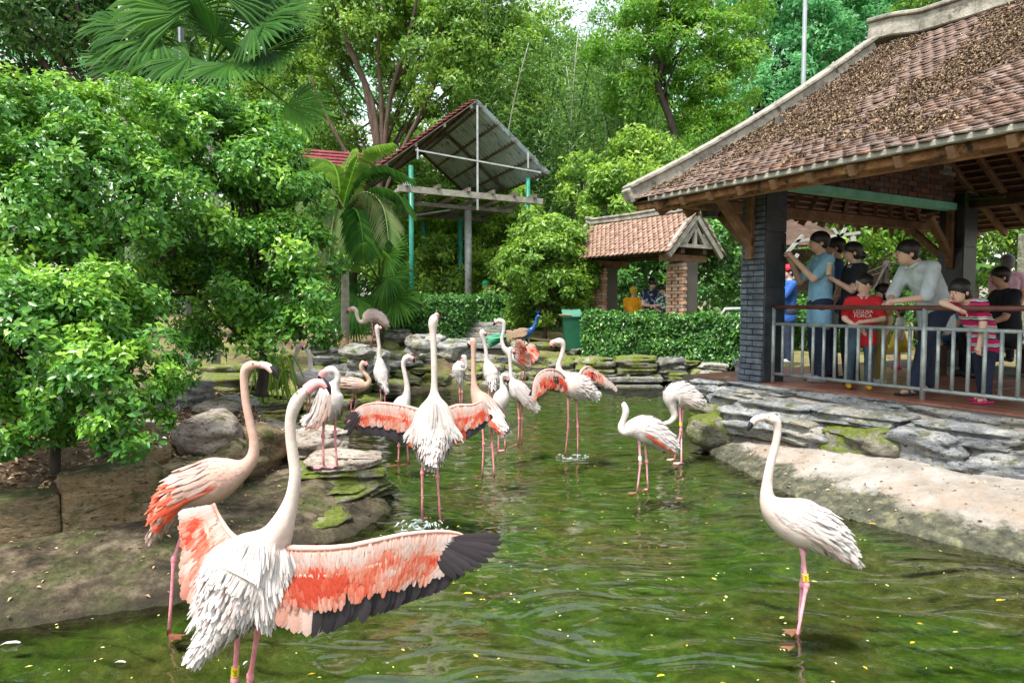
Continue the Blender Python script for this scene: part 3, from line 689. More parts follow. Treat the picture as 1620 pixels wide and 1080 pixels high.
def limbs(m, base, mid, ends, r0, seg=6, mat=0, wig=0.08):
    """trunk from base through mid points, one limb to each end"""
    path = [base] + mid; n = len(path)
    c = catmull([tuple(p) for p in path], 6); rr = np.linspace(r0, r0 * 0.55, len(c)); rr[0] *= 1.35
    m.tube([V(p) for p in c], list(rr), seg + 2, mat)
    for e in ends:
        L_ = R.uniform(0.45, 1.0); s = V(c[int(L_ * (len(c) - 1))]); e = V(e); d = (e - s).length
        q = s.lerp(e, 0.5) + V((R.uniform(-1, 1), R.uniform(-1, 1), R.uniform(0.0, 1.2))) * d * wig
        cc = catmull([tuple(s), tuple(q), tuple(e)], 4); rs = r0 * R.uniform(0.28, 0.5)
        m.tube([V(p) for p in cc], list(np.linspace(rs, rs * 0.25, len(cc))), seg, mat)
def tree(name, label, cat, base, mid, blobs, nleaf, lsize, leafmat, barkmat='bark', r0=0.12, cr=0.5, seed=1, nlimb=14, aspect=0.45, group=None, shell=0.62, low=-0.55, up=0.5, trunk=True, flowers=0, wig=0.1, twigs=0):
    r = np.random.default_rng(seed); R.seed(seed)
    t = thing(name, label, cat, base, group)
    pts, nr, rd, cc = clumped(blobs, nleaf, cr, r, shell=shell, low=low)
    v, f, q = leaves(pts, nr, lsize, aspect, r, rnd=rd, up=up)
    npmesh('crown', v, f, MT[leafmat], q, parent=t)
    if trunk:
        m = MB(); ends = [V(cc[i]) for i in r.choice(len(cc), min(nlimb, len(cc)), replace=False)]
        limbs(m, V(base), [V(p) for p in mid], ends, r0, wig=wig)
        m.build('trunk', MT[barkmat], t, smooth=True)
        if twigs:
            m = MB()
            for i in r.choice(len(cc), twigs): 
                e = V(cc[i]); s_ = ends[R.randrange(len(ends))]
                if (e - s_).length < 2.2 * cr + 0.6: m.tube([s_, s_.lerp(e, .5) + V((0, 0, .04)), e], [r0 * .12, r0 * .09, r0 * .05], 4)
            if m.v: m.build('twig', MT[barkmat], t)
    if flowers:
        k = r.choice(len(pts), flowers); pts2 = pts[k] + nr[k] * lsize * 0.8; m4 = []
        P4 = np.repeat(pts2, 4, 0) + r.normal(0, lsize * 0.28, (flowers * 4, 3)); N4 = np.repeat(nr[k], 4, 0)
        v, f, q = leaves(P4, N4 + 1.2, lsize * 0.5, 0.7, r)
        npmesh('blossoms', v, f, MT['flower'], q, parent=t)
    return t
g = lambda px, py, z: G(px, py, z)

# --- the big white-flowered shrubs on the left
tree('flowering_shrub', 'low glossy green shrub with white blossoms leaning over the block wall at the left edge', 'shrub', V((-2.95, 4.35, .5)), [V((-2.95, 4.4, .8)), V((-2.8, 4.35, 1.1))],
     [pb(70, 560, 150, 4.3, .8), pb(-70, 600, 150, 4.4, .8), pb(180, 600, 95, 4.1, .85), pb(205, 680, 55, 3.95, .8), pb(150, 500, 90, 4.5, .8), pb(20, 500, 110, 4.5, .7), pb(30, 680, 75, 4.2, .6), pb(130, 680, 60, 4.1, .7)],
     44000, 0.047, 'leaf_shrub', 'bark_dark', 0.035, 0.13, 21, 22, 0.5, flowers=260, shell=.55)
tree('flowering_shrub', 'tall broad shrub with pale young leaves filling the upper left, below the fan palm', 'shrub', V((-4.3, 6.2, .55)), [V((-4.2, 6.2, 1.1)), V((-3.9, 6.2, 1.7))],
     [pb(60, 220, 120, 6.2, .8), pb(-60, 260, 150, 6.2, .8), pb(200, 210, 85, 6.4, .75), pb(150, 320, 140, 6.0, .8), pb(20, 380, 140, 5.8, .8), pb(-80, 420, 140, 5.8, .8), pb(230, 340, 110, 6.2, .8), pb(120, 420, 120, 6.1, .7)],
     50000, 0.058, 'leaf_shrub', 'bark_dark', 0.07, 0.2, 22, 20, 0.48, flowers=220, shell=.5)
tree('flowering_shrub', 'big dark hearted shrub with spreading branches in the middle left, reaching over the white flamingos', 'shrub', V((-3.0, 8.1, .5)), [V((-2.95, 8.1, 1.0)), V((-3.1, 8.0, 1.5))],
     [pb(360, 240, 90, 7.4, .8), pb(300, 200, 70, 7.6, .7), pb(430, 300, 85, 7.4, .8), pb(340, 340, 110, 7.6, .8), pb(450, 400, 75, 7.3, .75), pb(400, 470, 70, 7.3, .6), pb(470, 470, 50, 7.0, .65), pb(485, 520, 36, 6.9, .7),
      pb(300, 440, 90, 7.8, .6), pb(420, 210, 60, 7.8, .6), pb(345, 520, 50, 7.6, .5), pb(250, 480, 80, 7.6, .6), pb(380, 530, 50, 7.2, .5), pb(440, 540, 40, 7.0, .5)],
     54000, 0.062, 'leaf_shrub', 'bark_dark', 0.075, 0.22, 23, 26, 0.48, flowers=70, shell=.5, wig=.16, twigs=60)
# --- hedges (clipped)
def hedge(label, x0, x1, ytop, Y0, Y1, zb, depth, n, seed, lsize=.055, px_right=None, lm='leaf_hedge', group=None, rough=.05):
    r = np.random.default_rng(seed); a = P(x0, 480, Y0); b = P(x1, 480, Y1); d = (b - a); ln = d.length; d = d / ln; nn = V((-d.y, d.x, 0))
    ztop = P((x0 + x1) / 2, ytop, (Y0 + Y1) / 2).z; hgt = ztop - zb
    u = r.uniform(0, ln, n); f = r.uniform(0, 1, n)
    fr_ = f < 0.5; tp = (f >= 0.5) & (f < 0.75); ot = f >= .75
    v = np.where(fr_, 0, np.where(tp, r.uniform(0, depth, n), r.uniform(0, depth, n))); w_ = np.where(fr_, r.uniform(0, hgt, n), np.where(tp, hgt, r.uniform(0, hgt, n)))
    u = np.where(ot & (r.uniform(0, 1, n) < .5), np.where(r.uniform(0, 1, n) < .5, 0, ln), u)
    nrm = np.where(fr_[:, None], np.array([-nn.x, -nn.y, .2]), np.where(tp[:, None], np.array([0, 0, 1.]), np.array([0, 0, .2])))
    bul = np.array([noise.fractal(V((q * 2.2, w2 * 2.5, v2 * 2 + seed)), .8, 2, 3) for q, w2, v2 in zip(u, w_, v)]) * 0.09
    pts = np.array(a)[None] + u[:, None] * np.array(d) + (v)[:, None] * np.array(nn); pts[:, 2] = zb + w_
    pts += nrm * (bul + r.uniform(-.07, .05, n))[:, None]
    t = thing('clipped_hedge', label, 'hedge', (a + b) / 2 * 1.0 + V((0, 0, zb - (a.z + b.z) / 2)), group)
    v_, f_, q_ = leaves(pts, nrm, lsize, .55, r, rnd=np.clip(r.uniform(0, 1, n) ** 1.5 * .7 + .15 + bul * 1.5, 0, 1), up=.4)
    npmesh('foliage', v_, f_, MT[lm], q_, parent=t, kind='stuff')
    m = MB(); m.box((a + b) / 2 + nn * depth / 2 + V((0, 0, zb - (a.z + b.z) / 2 + hgt / 2 - .03)), (ln - .24, depth - .24, hgt - .2), (d, nn, V((0, 0, 1))))
    m.build('inner_twigs', MT['bark_dark'], t)
hedge('clipped box hedge behind the boulders, left of the garden steps', 608, 733, 471, 14.9, 14.6, .8, 1.2, 15000, 31, .07)
hedge('darker clipped hedge set back above the garden steps', 733, 872, 470, 16.6, 16.6, 1.0, 1.2, 11000, 32, .08)
hedge('long clipped hedge in front of the small tiled gateway', 922, 1120, 499, 13.9, 13.2, .45, 1.1, 22000, 33, .07)
hedge('clipped hedge between the tiled gateway and the dark pillar', 1112, 1178, 501, 13.1, 12.5, .45, 1.1, 7000, 34, .07)
# --- shrubs of the middle ground
tree('round_shrub', 'bushy pale green shrub behind the peacock, left of the tiled gateway', 'shrub', V((.75, 15.6, .8)), [V((.8, 15.6, 1.6))],
     [pb(865, 420, 62, 15.4), pb(830, 440, 45, 15.6), pb(900, 400, 50, 15.8), pb(860, 370, 42, 15.6), pb(850, 490, 42, 15.7, .8), pb(885, 470, 40, 15.1), pb(915, 440, 35, 15.6)],
     22000, .1, 'leaf_tree', 'bark', .05, .28, 41, 14, .5)
tree('round_shrub', 'drooping leafy tree behind the tiled gateway roof', 'tree', V((2.6, 19.5, .7)), [V((2.5, 19.5, 2.6))],
     [pb(1000, 330, 70, 19), pb(950, 350, 50, 19.5), pb(1060, 320, 70, 19.5), pb(1020, 270, 60, 20), pb(1110, 330, 55, 20), pb(930, 300, 40, 20.5, 1.4)],
     20000, .14, 'leaf_tree', 'bark', .09, .45, 42, 14, .45)
tree('round_shrub', 'dark green shrub seen through the tiled gateway', 'shrub', V((3.4, 18.8, .6)), [V((3.4, 18.8, 1.5))],
     [pb(1010, 450, 60, 19, 1), pb(1100, 440, 60, 18.5), pb(1140, 400, 50, 18), pb(960, 430, 50, 19)], 14000, .13, 'leaf_hedge', 'bark_dark', .06, .35, 43, 12)
# undergrowth masses under the shed
for i, (lb, bl, lm) in enumerate([
    ('dark tangled shrub under the metal canopy', [pb(690, 430, 55, 20), pb(740, 440, 50, 20.5), pb(640, 440, 45, 20)], 'leaf_tree'),
    ('yellow green young shrub behind the canopy posts', [pb(700, 370, 50, 22.5), pb(760, 380, 45, 23), pb(650, 390, 45, 22.5)], 'leaf_light'),
    ('tall dark shrub right of the canopy posts', [pb(800, 400, 50, 20), pb(810, 340, 40, 21), pb(780, 450, 45, 19)], 'leaf_tree')]):
    b0 = bl[0][0]; tree('shrub', lb, 'shrub', V((b0[0], b0[1], .8)), [V((b0[0], b0[1], 1.8))], bl, 11000, .14, lm, 'bark_dark', .06, .38, 50 + i, 10)
# --- bamboo grove in the centre
t = thing('bamboo_grove', 'dark grove of tall thin bamboo canes behind the gateway', 'bamboo', V((1.6, 24, .8)))
r = np.random.default_rng(60); R.seed(60); tips = []
for i in range(44):
    x = R.uniform(-.6, 5.2); y = R.uniform(22.5, 26); h = R.uniform(6.5, 11); lean = R.uniform(-1.4, 1.4); ly = R.uniform(-1.6, .4)
    pts = [V((x + lean * (k / 8) ** 2.2, y + ly * (k / 8) ** 2.2, .8 + h * k / 8 - (k / 8) ** 4 * .7)) for k in range(9)]
    m = MB(); m.tube(pts, list(np.linspace(.05, .015, 9)), 6)
    m.build('cane', MT['bark_pale'] if i % 4 == 0 else MT['leaf_bamboo'], t, smooth=True)
    for k in range(3, 9): tips += [pts[k] + V((R.gauss(0, .35), R.gauss(0, .35), R.gauss(0, .3))) for _ in range(9)]
cc = np.array(tips); n = 46000; ci = r.integers(0, len(cc), n); e = r.normal(0, .3, (n, 3)); e[:, 2] -= abs(r.normal(0, .14, n))
v, f, q = leaves(cc[ci] + e, e * .3 + np.array([0, -.3, .6]), .19, .16, r, rnd=np.clip(r.uniform(0, 1, len(cc))[ci] * .5 + r.uniform(0, .45, n), 0, 1), up=.2)
npmesh('foliage', v, f, MT['leaf_bamboo'], q, parent=t, kind='stuff')
# --- trees behind
TG = 'trees standing behind the garden'
def limbed(px, Y, pyb=460): return P(px, pyb, Y)
tree('spreading_tree', 'spreading tree with several reddish brown rising limbs above the metal canopy', 'tree', V((-4.4, 23.5, .8)), [P(600, 300, 23.5), P(608, 170, 23.5)],
     [pb(560, 60, 90, 23.5), pb(680, 70, 90, 23), pb(770, 100, 80, 23.5), pb(480, 150, 75, 24), pb(640, 170, 55, 24), pb(800, 190, 60, 24), pb(600, 10, 90, 24), pb(740, 10, 85, 24), pb(815, 60, 48, 24.5), pb(510, 50, 80, 24), pb(700, 150, 50, 22.5), pb(520, 230, 60, 24.5)],
     66000, .15, 'leaf_tree', 'bark', .13, .5, 71, 14, shell=.3, wig=.12)
# its visible limbs
t = thing('tree_limbs', 'fan of bare reddish limbs rising through the crown above the metal canopy', 'tree', V((-3.9, 22.3, .8))); m = MB()
for pp in [[(604, 470), (602, 300), (590, 170), (560, 90), (528, 5), (510, -60)], [(606, 300), (603, 160), (598, 80), (602, -50)], [(606, 250), (618, 150), (640, 80), (655, 20), (668, -40)], [(600, 260), (575, 130), (545, 60), (540, -30)],
           [(604, 320), (640, 230), (690, 130), (712, 60)], [(604, 300), (560, 260), (520, 190), (490, 120)]]:
    k = len(pp); pts = catmull([tuple(P(x, y, 22.3)) for x, y in pp], 5); m.tube([V(p) for p in pts], list(np.linspace(.13 if k > 5 else .085, .035, len(pts))), 8)
m.build('limb', MT['bark'], t, smooth=True)
tree('tall_tree', 'tree with a thin dark sinuous trunk and bright feathery leaves left of the big roof', 'tree', P(1085, 470, 20.5) * 1.0, [P(1080, 330, 20.5), P(1066, 210, 20.5), P(1040, 130, 20.5), P(1042, 40, 20.5), P(1046, -60, 20.5)],
     [pb(1000, 60, 65, 20.5), pb(1090, 70, 70, 20.5), pb(1130, 130, 60, 20.5), pb(1040, 0, 75, 20.5), pb(1150, 40, 60, 20.5), pb(1000, 160, 45, 21), pb(1120, 200, 50, 21), pb(1170, 110, 40, 20), pb(1060, 150, 40, 21.5)],
     44000, .12, 'leaf_light', 'bark_dark', .14, .42, 72, 20, .38, shell=.3)
tree('tall_tree', 'dark bluish tree filling the top left corner behind the shrubs', 'tree', V((-9, 13.5, .8)), [V((-8.5, 13.5, 4)), V((-8, 13.5, 6))],
     [pb(60, 60, 110, 13.5), pb(-60, 120, 130, 13.5), pb(150, 100, 80, 14), pb(20, 0, 90, 14), pb(150, 10, 90, 14), pb(240, 40, 70, 15)], 40000, .12, 'leaf_dark', 'bark', .16, .38, 73, 18, .4, shell=.45)
for i, (lb, px, Y, bl, n, ls, lm) in enumerate([
    ('mid green tree behind the fan palm', 420, 27, [(380, 60, 110), (450, 10, 110), (330, 120, 90), (460, 150, 80), (260, 60, 90), (400, 220, 90), (480, 260, 70), (260, 180, 80)], 34000, .18, 'leaf_tree'),
    ('tall light green tree in the centre behind the bamboo', 860, 29, [(830, 90, 65), (905, 140, 65), (880, 50, 36), (820, 150, 80), (900, 190, 80), (965, 150, 65), (780, 220, 80), (960, 220, 70), (840, 260, 90), (940, 300, 80)], 42000, .18, 'leaf_tree'),
    ('bright yellow green tree between bamboo and feathery tree', 990, 31, [(1000, 230, 80), (1060, 260, 80), (950, 110, 45), (1110, 250, 80), (1010, 320, 90), (1130, 330, 90), (920, 260, 60)], 34000, .2, 'leaf_light'),
    ('low dark tree behind the manila palm', 560, 27, [(540, 300, 90), (460, 330, 90), (620, 330, 80), (560, 400, 90), (450, 420, 90), (700, 320, 70), (640, 420, 80)], 30000, .2, 'leaf_tree'),
    ('shady tree behind the metal canopy frame', 720, 30, [(720, 300, 90), (790, 340, 80), (740, 400, 100), (860, 380, 90), (660, 250, 70), (820, 440, 80), (930, 420, 80)], 32000, .2, 'leaf_tree'),
    ('shady tree behind the gateway and the dark pillar', 1090, 27, [(1010, 400, 90), (1090, 370, 90), (1160, 390, 90), (1230, 400, 90), (950, 420, 70), (1150, 300, 80)], 32000, .18, 'leaf_dark'),
    ('leafy tree behind the pavilion floor, seen over the visitors', 1450, 17, [(1330, 390, 60), (1400, 420, 70), (1470, 400, 70), (1570, 380, 90), (1650, 400, 90), (1300, 330, 60), (1420, 330, 80), (1540, 300, 80), (1660, 300, 100)], 30000, .13, 'leaf_tree'),
    ('low bushes behind the terrace, between the rail bars', 1400, 15, [(1290, 510, 50), (1370, 520, 50), (1450, 520, 50), (1540, 520, 50), (1620, 520, 60), (1240, 530, 40)], 20000, .1, 'leaf_hedge')]):
    b = [pb(x, y, r_, Y + R.uniform(-1, 1)) for x, y, r_ in bl]
    tree('background_tree' if i < 7 else 'shrub', lb, 'tree' if i < 7 else 'shrub', V(((px - 810) / 1080 * Y, Y, .6)), [P(px, 420, Y), P(px + 8, 260 if i < 6 else 430, Y)], b, n, ls, lm, 'bark_dark', .16 if i < 6 else .06, Y * .02, 80 + i, 16 if i < 6 else 6, shell=.4)
for i, (lb, px, Y, bl, n, lm) in enumerate([
    ('distant blue green tree with fine rising branches left of the light pole', 1200, 42, [(1190, 60, 80), (1230, 130, 70), (1270, 60, 70), (1180, 170, 60), (1220, -20, 90), (1250, 200, 60), (1150, 230, 60)], 36000, 'leaf_teal'),
    ('distant blue green tree right of the light pole above the ridge', 1350, 44, [(1340, 40, 80), (1390, 20, 80), (1310, 110, 60), (1430, -20, 90), (1330, -30, 90), (1370, 90, 50), (1290, 180, 50)], 36000, 'leaf_teal'),
    ('distant tree behind the roof ridge at the top right', 1540, 40, [(1500, 0, 90), (1600, -20, 100), (1560, 60, 80), (1680, 40, 110), (1460, 60, 60)], 24000, 'leaf_tree'),
    ('far bluish tree crown behind the centre', 900, 46, [(880, 140, 90), (780, 120, 80), (980, 210, 90), (1080, 160, 90), (720, 120, 90), (920, 260, 100)], 30000, 'leaf_teal'),
    ('far hazy tree crown behind the fan palm', 380, 44, [(300, 150, 120), (440, 200, 110), (200, 120, 120), (560, 160, 110), (100, 150, 120), (620, 60, 90)], 34000, 'leaf_teal')]):
    b = [pb(x, y, r_, Y + R.uniform(-2, 2)) for x, y, r_ in bl]
    tree('distant_tree', lb, 'tree', V(((px - 810) / 1080 * Y, Y, .6)), [P(px, 300, Y), P(px + 6, 120, Y)], b, int(n * .8), .27, lm, 'bark_dark', .3, .75, 100 + i, 26, shell=.2, wig=.14)
# woodland mass all round, far off and beside the view
r = np.random.default_rng(5); bl = []
for i in range(56):
    a = rad(-78 + 156 * i / 55); d = R.uniform(40, 52); x = math.sin(a) * d; y = math.cos(a) * d + 6
    zt = 5 if abs(a) < .75 else 9
    bl.append((np.array([x, y, R.uniform(2.5, zt)]), (4.2, 3.5, R.uniform(4.5, 7.5))))
pts, nr, rd, cc = clumped(bl, 60000, 1.2, r, ncl=2500, shell=.7, low=-.8)
v, f, q = leaves(pts, nr, .6, .5, r, rnd=rd * .9); npmesh('woodland', v, f, MT['leaf_dark'], q, kind='stuff', label='dense far woodland closing the view behind the garden', )
# --- palms
def fan_leaf(m, hub, direc, up, rad_, nseg=34, spread=rad(250), droop=.25, rnd=.5, seed=0):
    rr = random.Random(seed); d = V(direc).normalized(); sd = d.cross(V(up)).normalized(); nn = sd.cross(d)
    for i in range(nseg):
        a0 = -spread / 2 + spread * i / nseg; a1 = -spread / 2 + spread * (i + 1) / nseg; am = (a0 + a1) / 2
        L_ = rad_ * (0.8 + 0.2 * math.cos(am * .7)) * rr.uniform(.9, 1.06)
        def pt(a, q, h=0.0):
            p = hub + (d * math.cos(a) + sd * math.sin(a)) * q + nn * (h + rad_ * .1 * (q / rad_)); p.z -= droop * rad_ * (q / rad_) ** 2.4 * (1 + .4 * rr.random()); return p
        f1 = .62 * L_
        vs = [hub, pt(a0, f1), pt(am, f1, rad_ * .018), pt(a1, f1), pt(a0 * .4 + am * .6, L_ * .86), pt(am, L_), pt(a1 * .4 + am * .6, L_ * .86)]
        m.add(vs, [(0, 1, 2), (0, 2, 3), (1, 4, 2), (2, 4, 5), (2, 5, 6), (2, 6, 3)], 0, min(1, max(0, rnd + rr.uniform(-.22, .22))))
def fan_palm(label, base, top, fronds, r0, name='fan_palm', seed=0, mat='palm', trunkmat='bark_pale'):
    t = thing(name, label, 'palm', base)
    m = MB(); pts = catmull([tuple(base), tuple(V(base).lerp(V(top), .5) + V((.04, 0, 0))), tuple(top)], 6); m.tube([V(p) for p in pts], [r0] * len(pts), 10); m.build('trunk', MT[trunkmat], t, smooth=True)
    for i, (hub, rr_, dr, fc) in enumerate(fronds):
        hub = V(hub); s = V(top) if (hub - V(top)).length > .05 else V(top) - V((0, 0, .3))
        m = MB(); m.tube([s, s.lerp(hub, .6) + V((0, 0, .12 * (hub - s).length)), hub], [.022, .016, .012], 5, rnd=.6)
        o = hub - s; o.normalize()
        fan_leaf(m, hub, V(dr) if dr else o, V(fc), rr_, seed=seed + i, rnd=R.uniform(.25, .75), droop=R.uniform(.1, .35)); m.build('frond', MT[mat], t)
Yp = 10.5
top = P(328, 110, Yp)
fr_ = []
for (hx, hy, rp, dx, dz, dy) in [(250, 55, 95, -1, .1, -.2), (215, 95, 85, -1, -.2, -.3), (290, 20, 110, -.4, 1, .1), (350, -10, 110, .2, 1, 0), (400, 40, 95, 1, .4, -.2), (420, 80, 85, 1, 0, -.3), (300, 90, 90, -.6, -.5, -.7), (365, 100, 80, .5, -.6, -.7),
                             (455, 165, 80, .7, -.8, -.4), (340, 60, 90, 0, .5, -.9), (400, -10, 80, .7, .9, 0), (200, 40, 70, -1, .5, 0), (430, 20, 80, 1, .3, .3), (270, 120, 70, -.7, -.6, -.4)]:
    fr_.append((P(hx, hy, Yp - .3 * R.random()), rp * Yp / 1080, (dx, dy, dz), (.2 * R.random(), -1, .75)))
fan_palm('large fan palm with big split dark green leaves rising above the shrubs', V((top.x, Yp, .6)), top, fr_, .09, seed=3)
m = MB(); a = P(205, 160, 11.5); m.tube([V((a.x, 11.5, .6)), V((a.x, 11.5, 5)), V((a.x, 11.5, 9))], [.14, .13, .12], 12); m.build('palm_trunk', MT['bark_pale'], smooth=True, label='thick pale smooth palm trunk standing left of the fan palm', cat='palm')
Yp = 14.6; top = P(600, 445, Yp); fr_ = []
for (hx, hy, rp, dx, dz, dy) in [(575, 410, 62, .3, .3, -1), (610, 405, 55, .8, .5, -.5), (612, 440, 55, .8, 0, -.6), (565, 470, 62, -.5, -.8, -.6), (590, 480, 60, .2, -.9, -.6), (550, 430, 60, -1, .2, -.5), (610, 465, 60, .7, -.6, -.6), (600, 380, 60, .1, 1, -.2), (560, 390, 55, -.7, .7, -.2), (625, 470, 50, .8, -.4, -.4), (530, 470, 55, -1, -.3, -.5), (560, 500, 44, -.1, -1, -.5)]:
    fr_.append((P(hx, hy, Yp - .5 * R.random()), rp * Yp / 1080, (dx, dy, dz), (0, -1, .55)))
fan_palm('low fan palm clump left of the green canopy posts', V((top.x, Yp, .8)), top, fr_, .09, seed=40, trunkmat='bark')
# manila palm with arching feather fronds
def feather_frond(m, pts, nl, ll, mat=0, rnd=.5, droop=.5, seed=0):
    rr = random.Random(seed); c = catmull(pts, 8); n = len(c); m.tube([V(p) for p in c], list(np.linspace(.022, .006, n)), 5, mat, rnd=rnd)
    for i in range(nl):
        q = .12 + .88 * i / nl; x = q * (n - 1); k = min(int(x), n - 2); p = V(c[k]).lerp(V(c[k + 1]), x - k); tg = (V(c[k + 1]) - V(c[k])).normalized()
        sd = tg.cross(V((0, 0, 1)));  sd = sd.normalized() if sd.length > .1 else V((0, 1, 0))
        L_ = ll * (math.sin(math.pi * min(1, q * .8 + .18)) * .8 + .25) * rr.uniform(.88, 1.1)
        for sg in (-1, 1):
            dv = (sd * sg * .9 + tg * .75 + V((0, 0, .12))).normalized(); up = dv.cross(tg).normalized()
            a = p + dv * L_ * .5 - V((0, 0, droop * L_ * .16)); b_ = p + dv * L_ * .92 - V((0, 0, droop * L_ * .75)); wv = tg * (ll * .009)
            m.add([p, a - wv, b_, a + wv], [(0, 1, 2), (0, 2, 3)], mat, min(1, max(0, rnd + rr.uniform(-.25, .25))))
Yp = 13.2; crown = P(540, 345, Yp)
t = thing('feather_palm', 'feather palm with arching fronds, some yellowing and browning, beside the metal canopy', 'palm', V((P(545, 480, Yp).x, Yp, .8)))
m = MB(); m.tube([V((P(545, 480, Yp).x, Yp, .6)), P(546, 440, Yp), P(540, 372, Yp)], [.09, .075, .07], 10); m.build('trunk', MT['bark_pale'], t, smooth=True)
m = MB(); m.tube([P(540, 375, Yp), crown], [.075, .045], 10); m.build('crownshaft', MT['palm_yellow'], t, smooth=True)
for i, (pp, mt, dy) in enumerate([([(540, 345), (553, 290), (575, 240), (622, 226)], 'palm_yellow', -.3), ([(540, 345), (560, 290), (600, 262), (655, 285)], 'palm', .2), ([(540, 345), (585, 300), (625, 305), (645, 335)], 'palm', -.6),
        ([(540, 345), (575, 305), (605, 325), (615, 380)], 'palm_dry', -1.0), ([(540, 345), (520, 290), (480, 290), (448, 340)], 'palm', -.4), ([(540, 345), (515, 300), (485, 320), (470, 395)], 'palm_dry', -1.2),
        ([(540, 345), (535, 280), (520, 255), (490, 250)], 'palm_yellow', .4), ([(540, 350), (532, 330), (524, 370), (520, 420)], 'palm_dry', -1.3), ([(540, 345), (548, 300), (545, 270), (560, 235)], 'palm_yellow', .6), ([(540, 350), (560, 330), (572, 360), (575, 410)], 'palm', -1.2),
        ([(540, 440), (520, 395), (490, 395), (462, 420)], 'palm', -.8), ([(540, 440), (555, 400), (580, 385), (608, 400)], 'palm_yellow', -.8), ([(540, 450), (515, 430), (500, 440), (480, 470)], 'palm_dry', -1.1)]):
    m = MB(); n = len(pp); feather_frond(m, [tuple(P(x, y, Yp + dy * k / (n - 1))) for k, (x, y) in enumerate(pp)], 34, .52, rnd=.5, droop=.9, seed=i); m.build('frond', MT[mt], t)
# hanging fern-like plant by the left water edge
t = thing('trailing_plant', 'bright green trailing fern hanging over the mossy ledge behind the pink flamingo head', 'plant', G(440, 620, .2)); r = random.Random(3)
m = MB()
for i in range(46):
    a = P(415 + r.uniform(-18, 45), 568 + r.uniform(-8, 22), 8.6 + r.uniform(-.2, .2)); b_ = a + V((r.uniform(-.15, .25), r.uniform(-.35, -.05), r.uniform(-.55, -.25)))
    feather_frond(m, [tuple(a), tuple(a.lerp(b_, .4) + V((0, 0, .1))), tuple(b_)], 14, .07, rnd=r.uniform(.5, 1), seed=i)
m.build('sprays', MT['palm_yellow'], t, kind='stuff')
for i, (x0, y0, x1, y1, h, z) in enumerate([(300, 618, 372, 622, 26, .4), (340, 640, 420, 648, 14, .25), (360, 612, 420, 616, 18, .45), (300, 600, 350, 604, 24, .5), (380, 628, 470, 630, 12, .2), (352, 668, 402, 662, 18, .05)]):
    rock_px('mossy_stone', 'rock_moss', i, x0, y0, x1, y1, h, .6, z, flat=True, label=['long mossy stone under the shrub, left of the trailing fern', 'thin mossy ledge stone just above the water left of the fern', 'mossy stone directly behind the pink flamingo neck',
              'mossy block deepest under the shrub shade', 'flat mossy stone edging the water below the fern', 'lowest mossy stone in the water at the left inlet'][i], cat='stone')
# leaf litter under the shrubs
r = np.random.default_rng(9); n = 9000; xs = r.uniform(-4.6, -.9, n); ys = r.uniform(3.6, 9.5, n)
H_, I_, D_, W_, S_, F_ = height(xs, ys); k = S_ & ~I_; xs, ys, H_ = xs[k], ys[k], H_[k]; n = len(xs)
nzl = np.array([noise.fractal(V((x * 1.7, y * 1.7, 3.3)), 0.9, 2.0, 5) for x, y in zip(xs, ys)]) * .05
pts = np.stack([xs, ys, H_ + nzl + .012 + r.uniform(0, .02, n)], 1)
v, f, q = leaves(pts, np.tile([0, 0, 3.0], (n, 1)), .055, .5, r, fold=.4); npmesh('leaf_litter', v, f, MT['litter'], q, kind='stuff')
# ---------------------------------------------------------------- pavilion
MT['tile'] = M('tile', [(0.3, (0.08, 0.052, 0.04)), (0.5, (0.155, 0.098, 0.075)), (0.7, (0.25, 0.18, 0.145))], scale=14, rough=0.85, bump=0.4, bscale=60, var=0.28, hv=0.35, spots=(0.27, 0.22, 0.185), sscale=26, sth=0.6)
MT['tile_red'] = M('tile_red', [(0.3, (0.4, 0.1, 0.055)), (0.7, (0.6, 0.25, 0.16))], scale=14, rough=0.8, bump=0.4, bscale=60, var=0.22, hv=0.25, spots=(0.62, 0.5, 0.42), sscale=22, sth=0.62)
MT['old_cement'] = M('old_cement', [(0.3, (0.13, 0.12, 0.1)), (0.55, (0.33, 0.31, 0.26)), (0.75, (0.5, 0.46, 0.38))], scale=5, rough=0.95, bump=0.9, bscale=28, spots=(0.09, 0.08, 0.06), sscale=6, sth=0.6)
MT['old_wood'] = M('old_wood', [(0.3, (0.08, 0.035, 0.02)), (0.5, (0.26, 0.12, 0.055)), (0.7, (0.45, 0.24, 0.11))], scale=5, rough=0.85, bump=1.0, bscale=18, spots=(0.03, 0.018, 0.012), sscale=7, sth=0.58)
MT['dark_wood'] = M('dark_wood', [(0.3, (0.035, 0.02, 0.014)), (0.7, (0.11, 0.065, 0.04))], scale=5, rough=0.8, bump=0.6, bscale=20)
MT['brown_wood'] = M('brown_wood', [(0.3, (0.12, 0.06, 0.03)), (0.7, (0.3, 0.17, 0.09))], scale=6, rough=0.75, bump=0.6, bscale=24)
MT['grey_wood'] = M('grey_wood', [(0.3, (0.18, 0.17, 0.14)), (0.7, (0.38, 0.36, 0.3))], scale=6, rough=0.85, bump=0.6, bscale=24)
MT['pillar_paint'] = M('pillar_paint', [(0.3, (0.05, 0.062, 0.08)), (0.55, (0.12, 0.145, 0.18)), (0.75, (0.22, 0.25, 0.29))], scale=9, rough=0.55, bump=0.7, bscale=45, var=0.2)
MT['pillar_dark'] = M('pillar_dark', [(0.3, (0.016, 0.02, 0.024)), (0.6, (0.035, 0.04, 0.05)), (0.8, (0.07, 0.08, 0.09))], scale=7, rough=0.35, bump=0.25, bscale=20, spots=(0.13, 0.14, 0.15), sscale=30, sth=0.73)
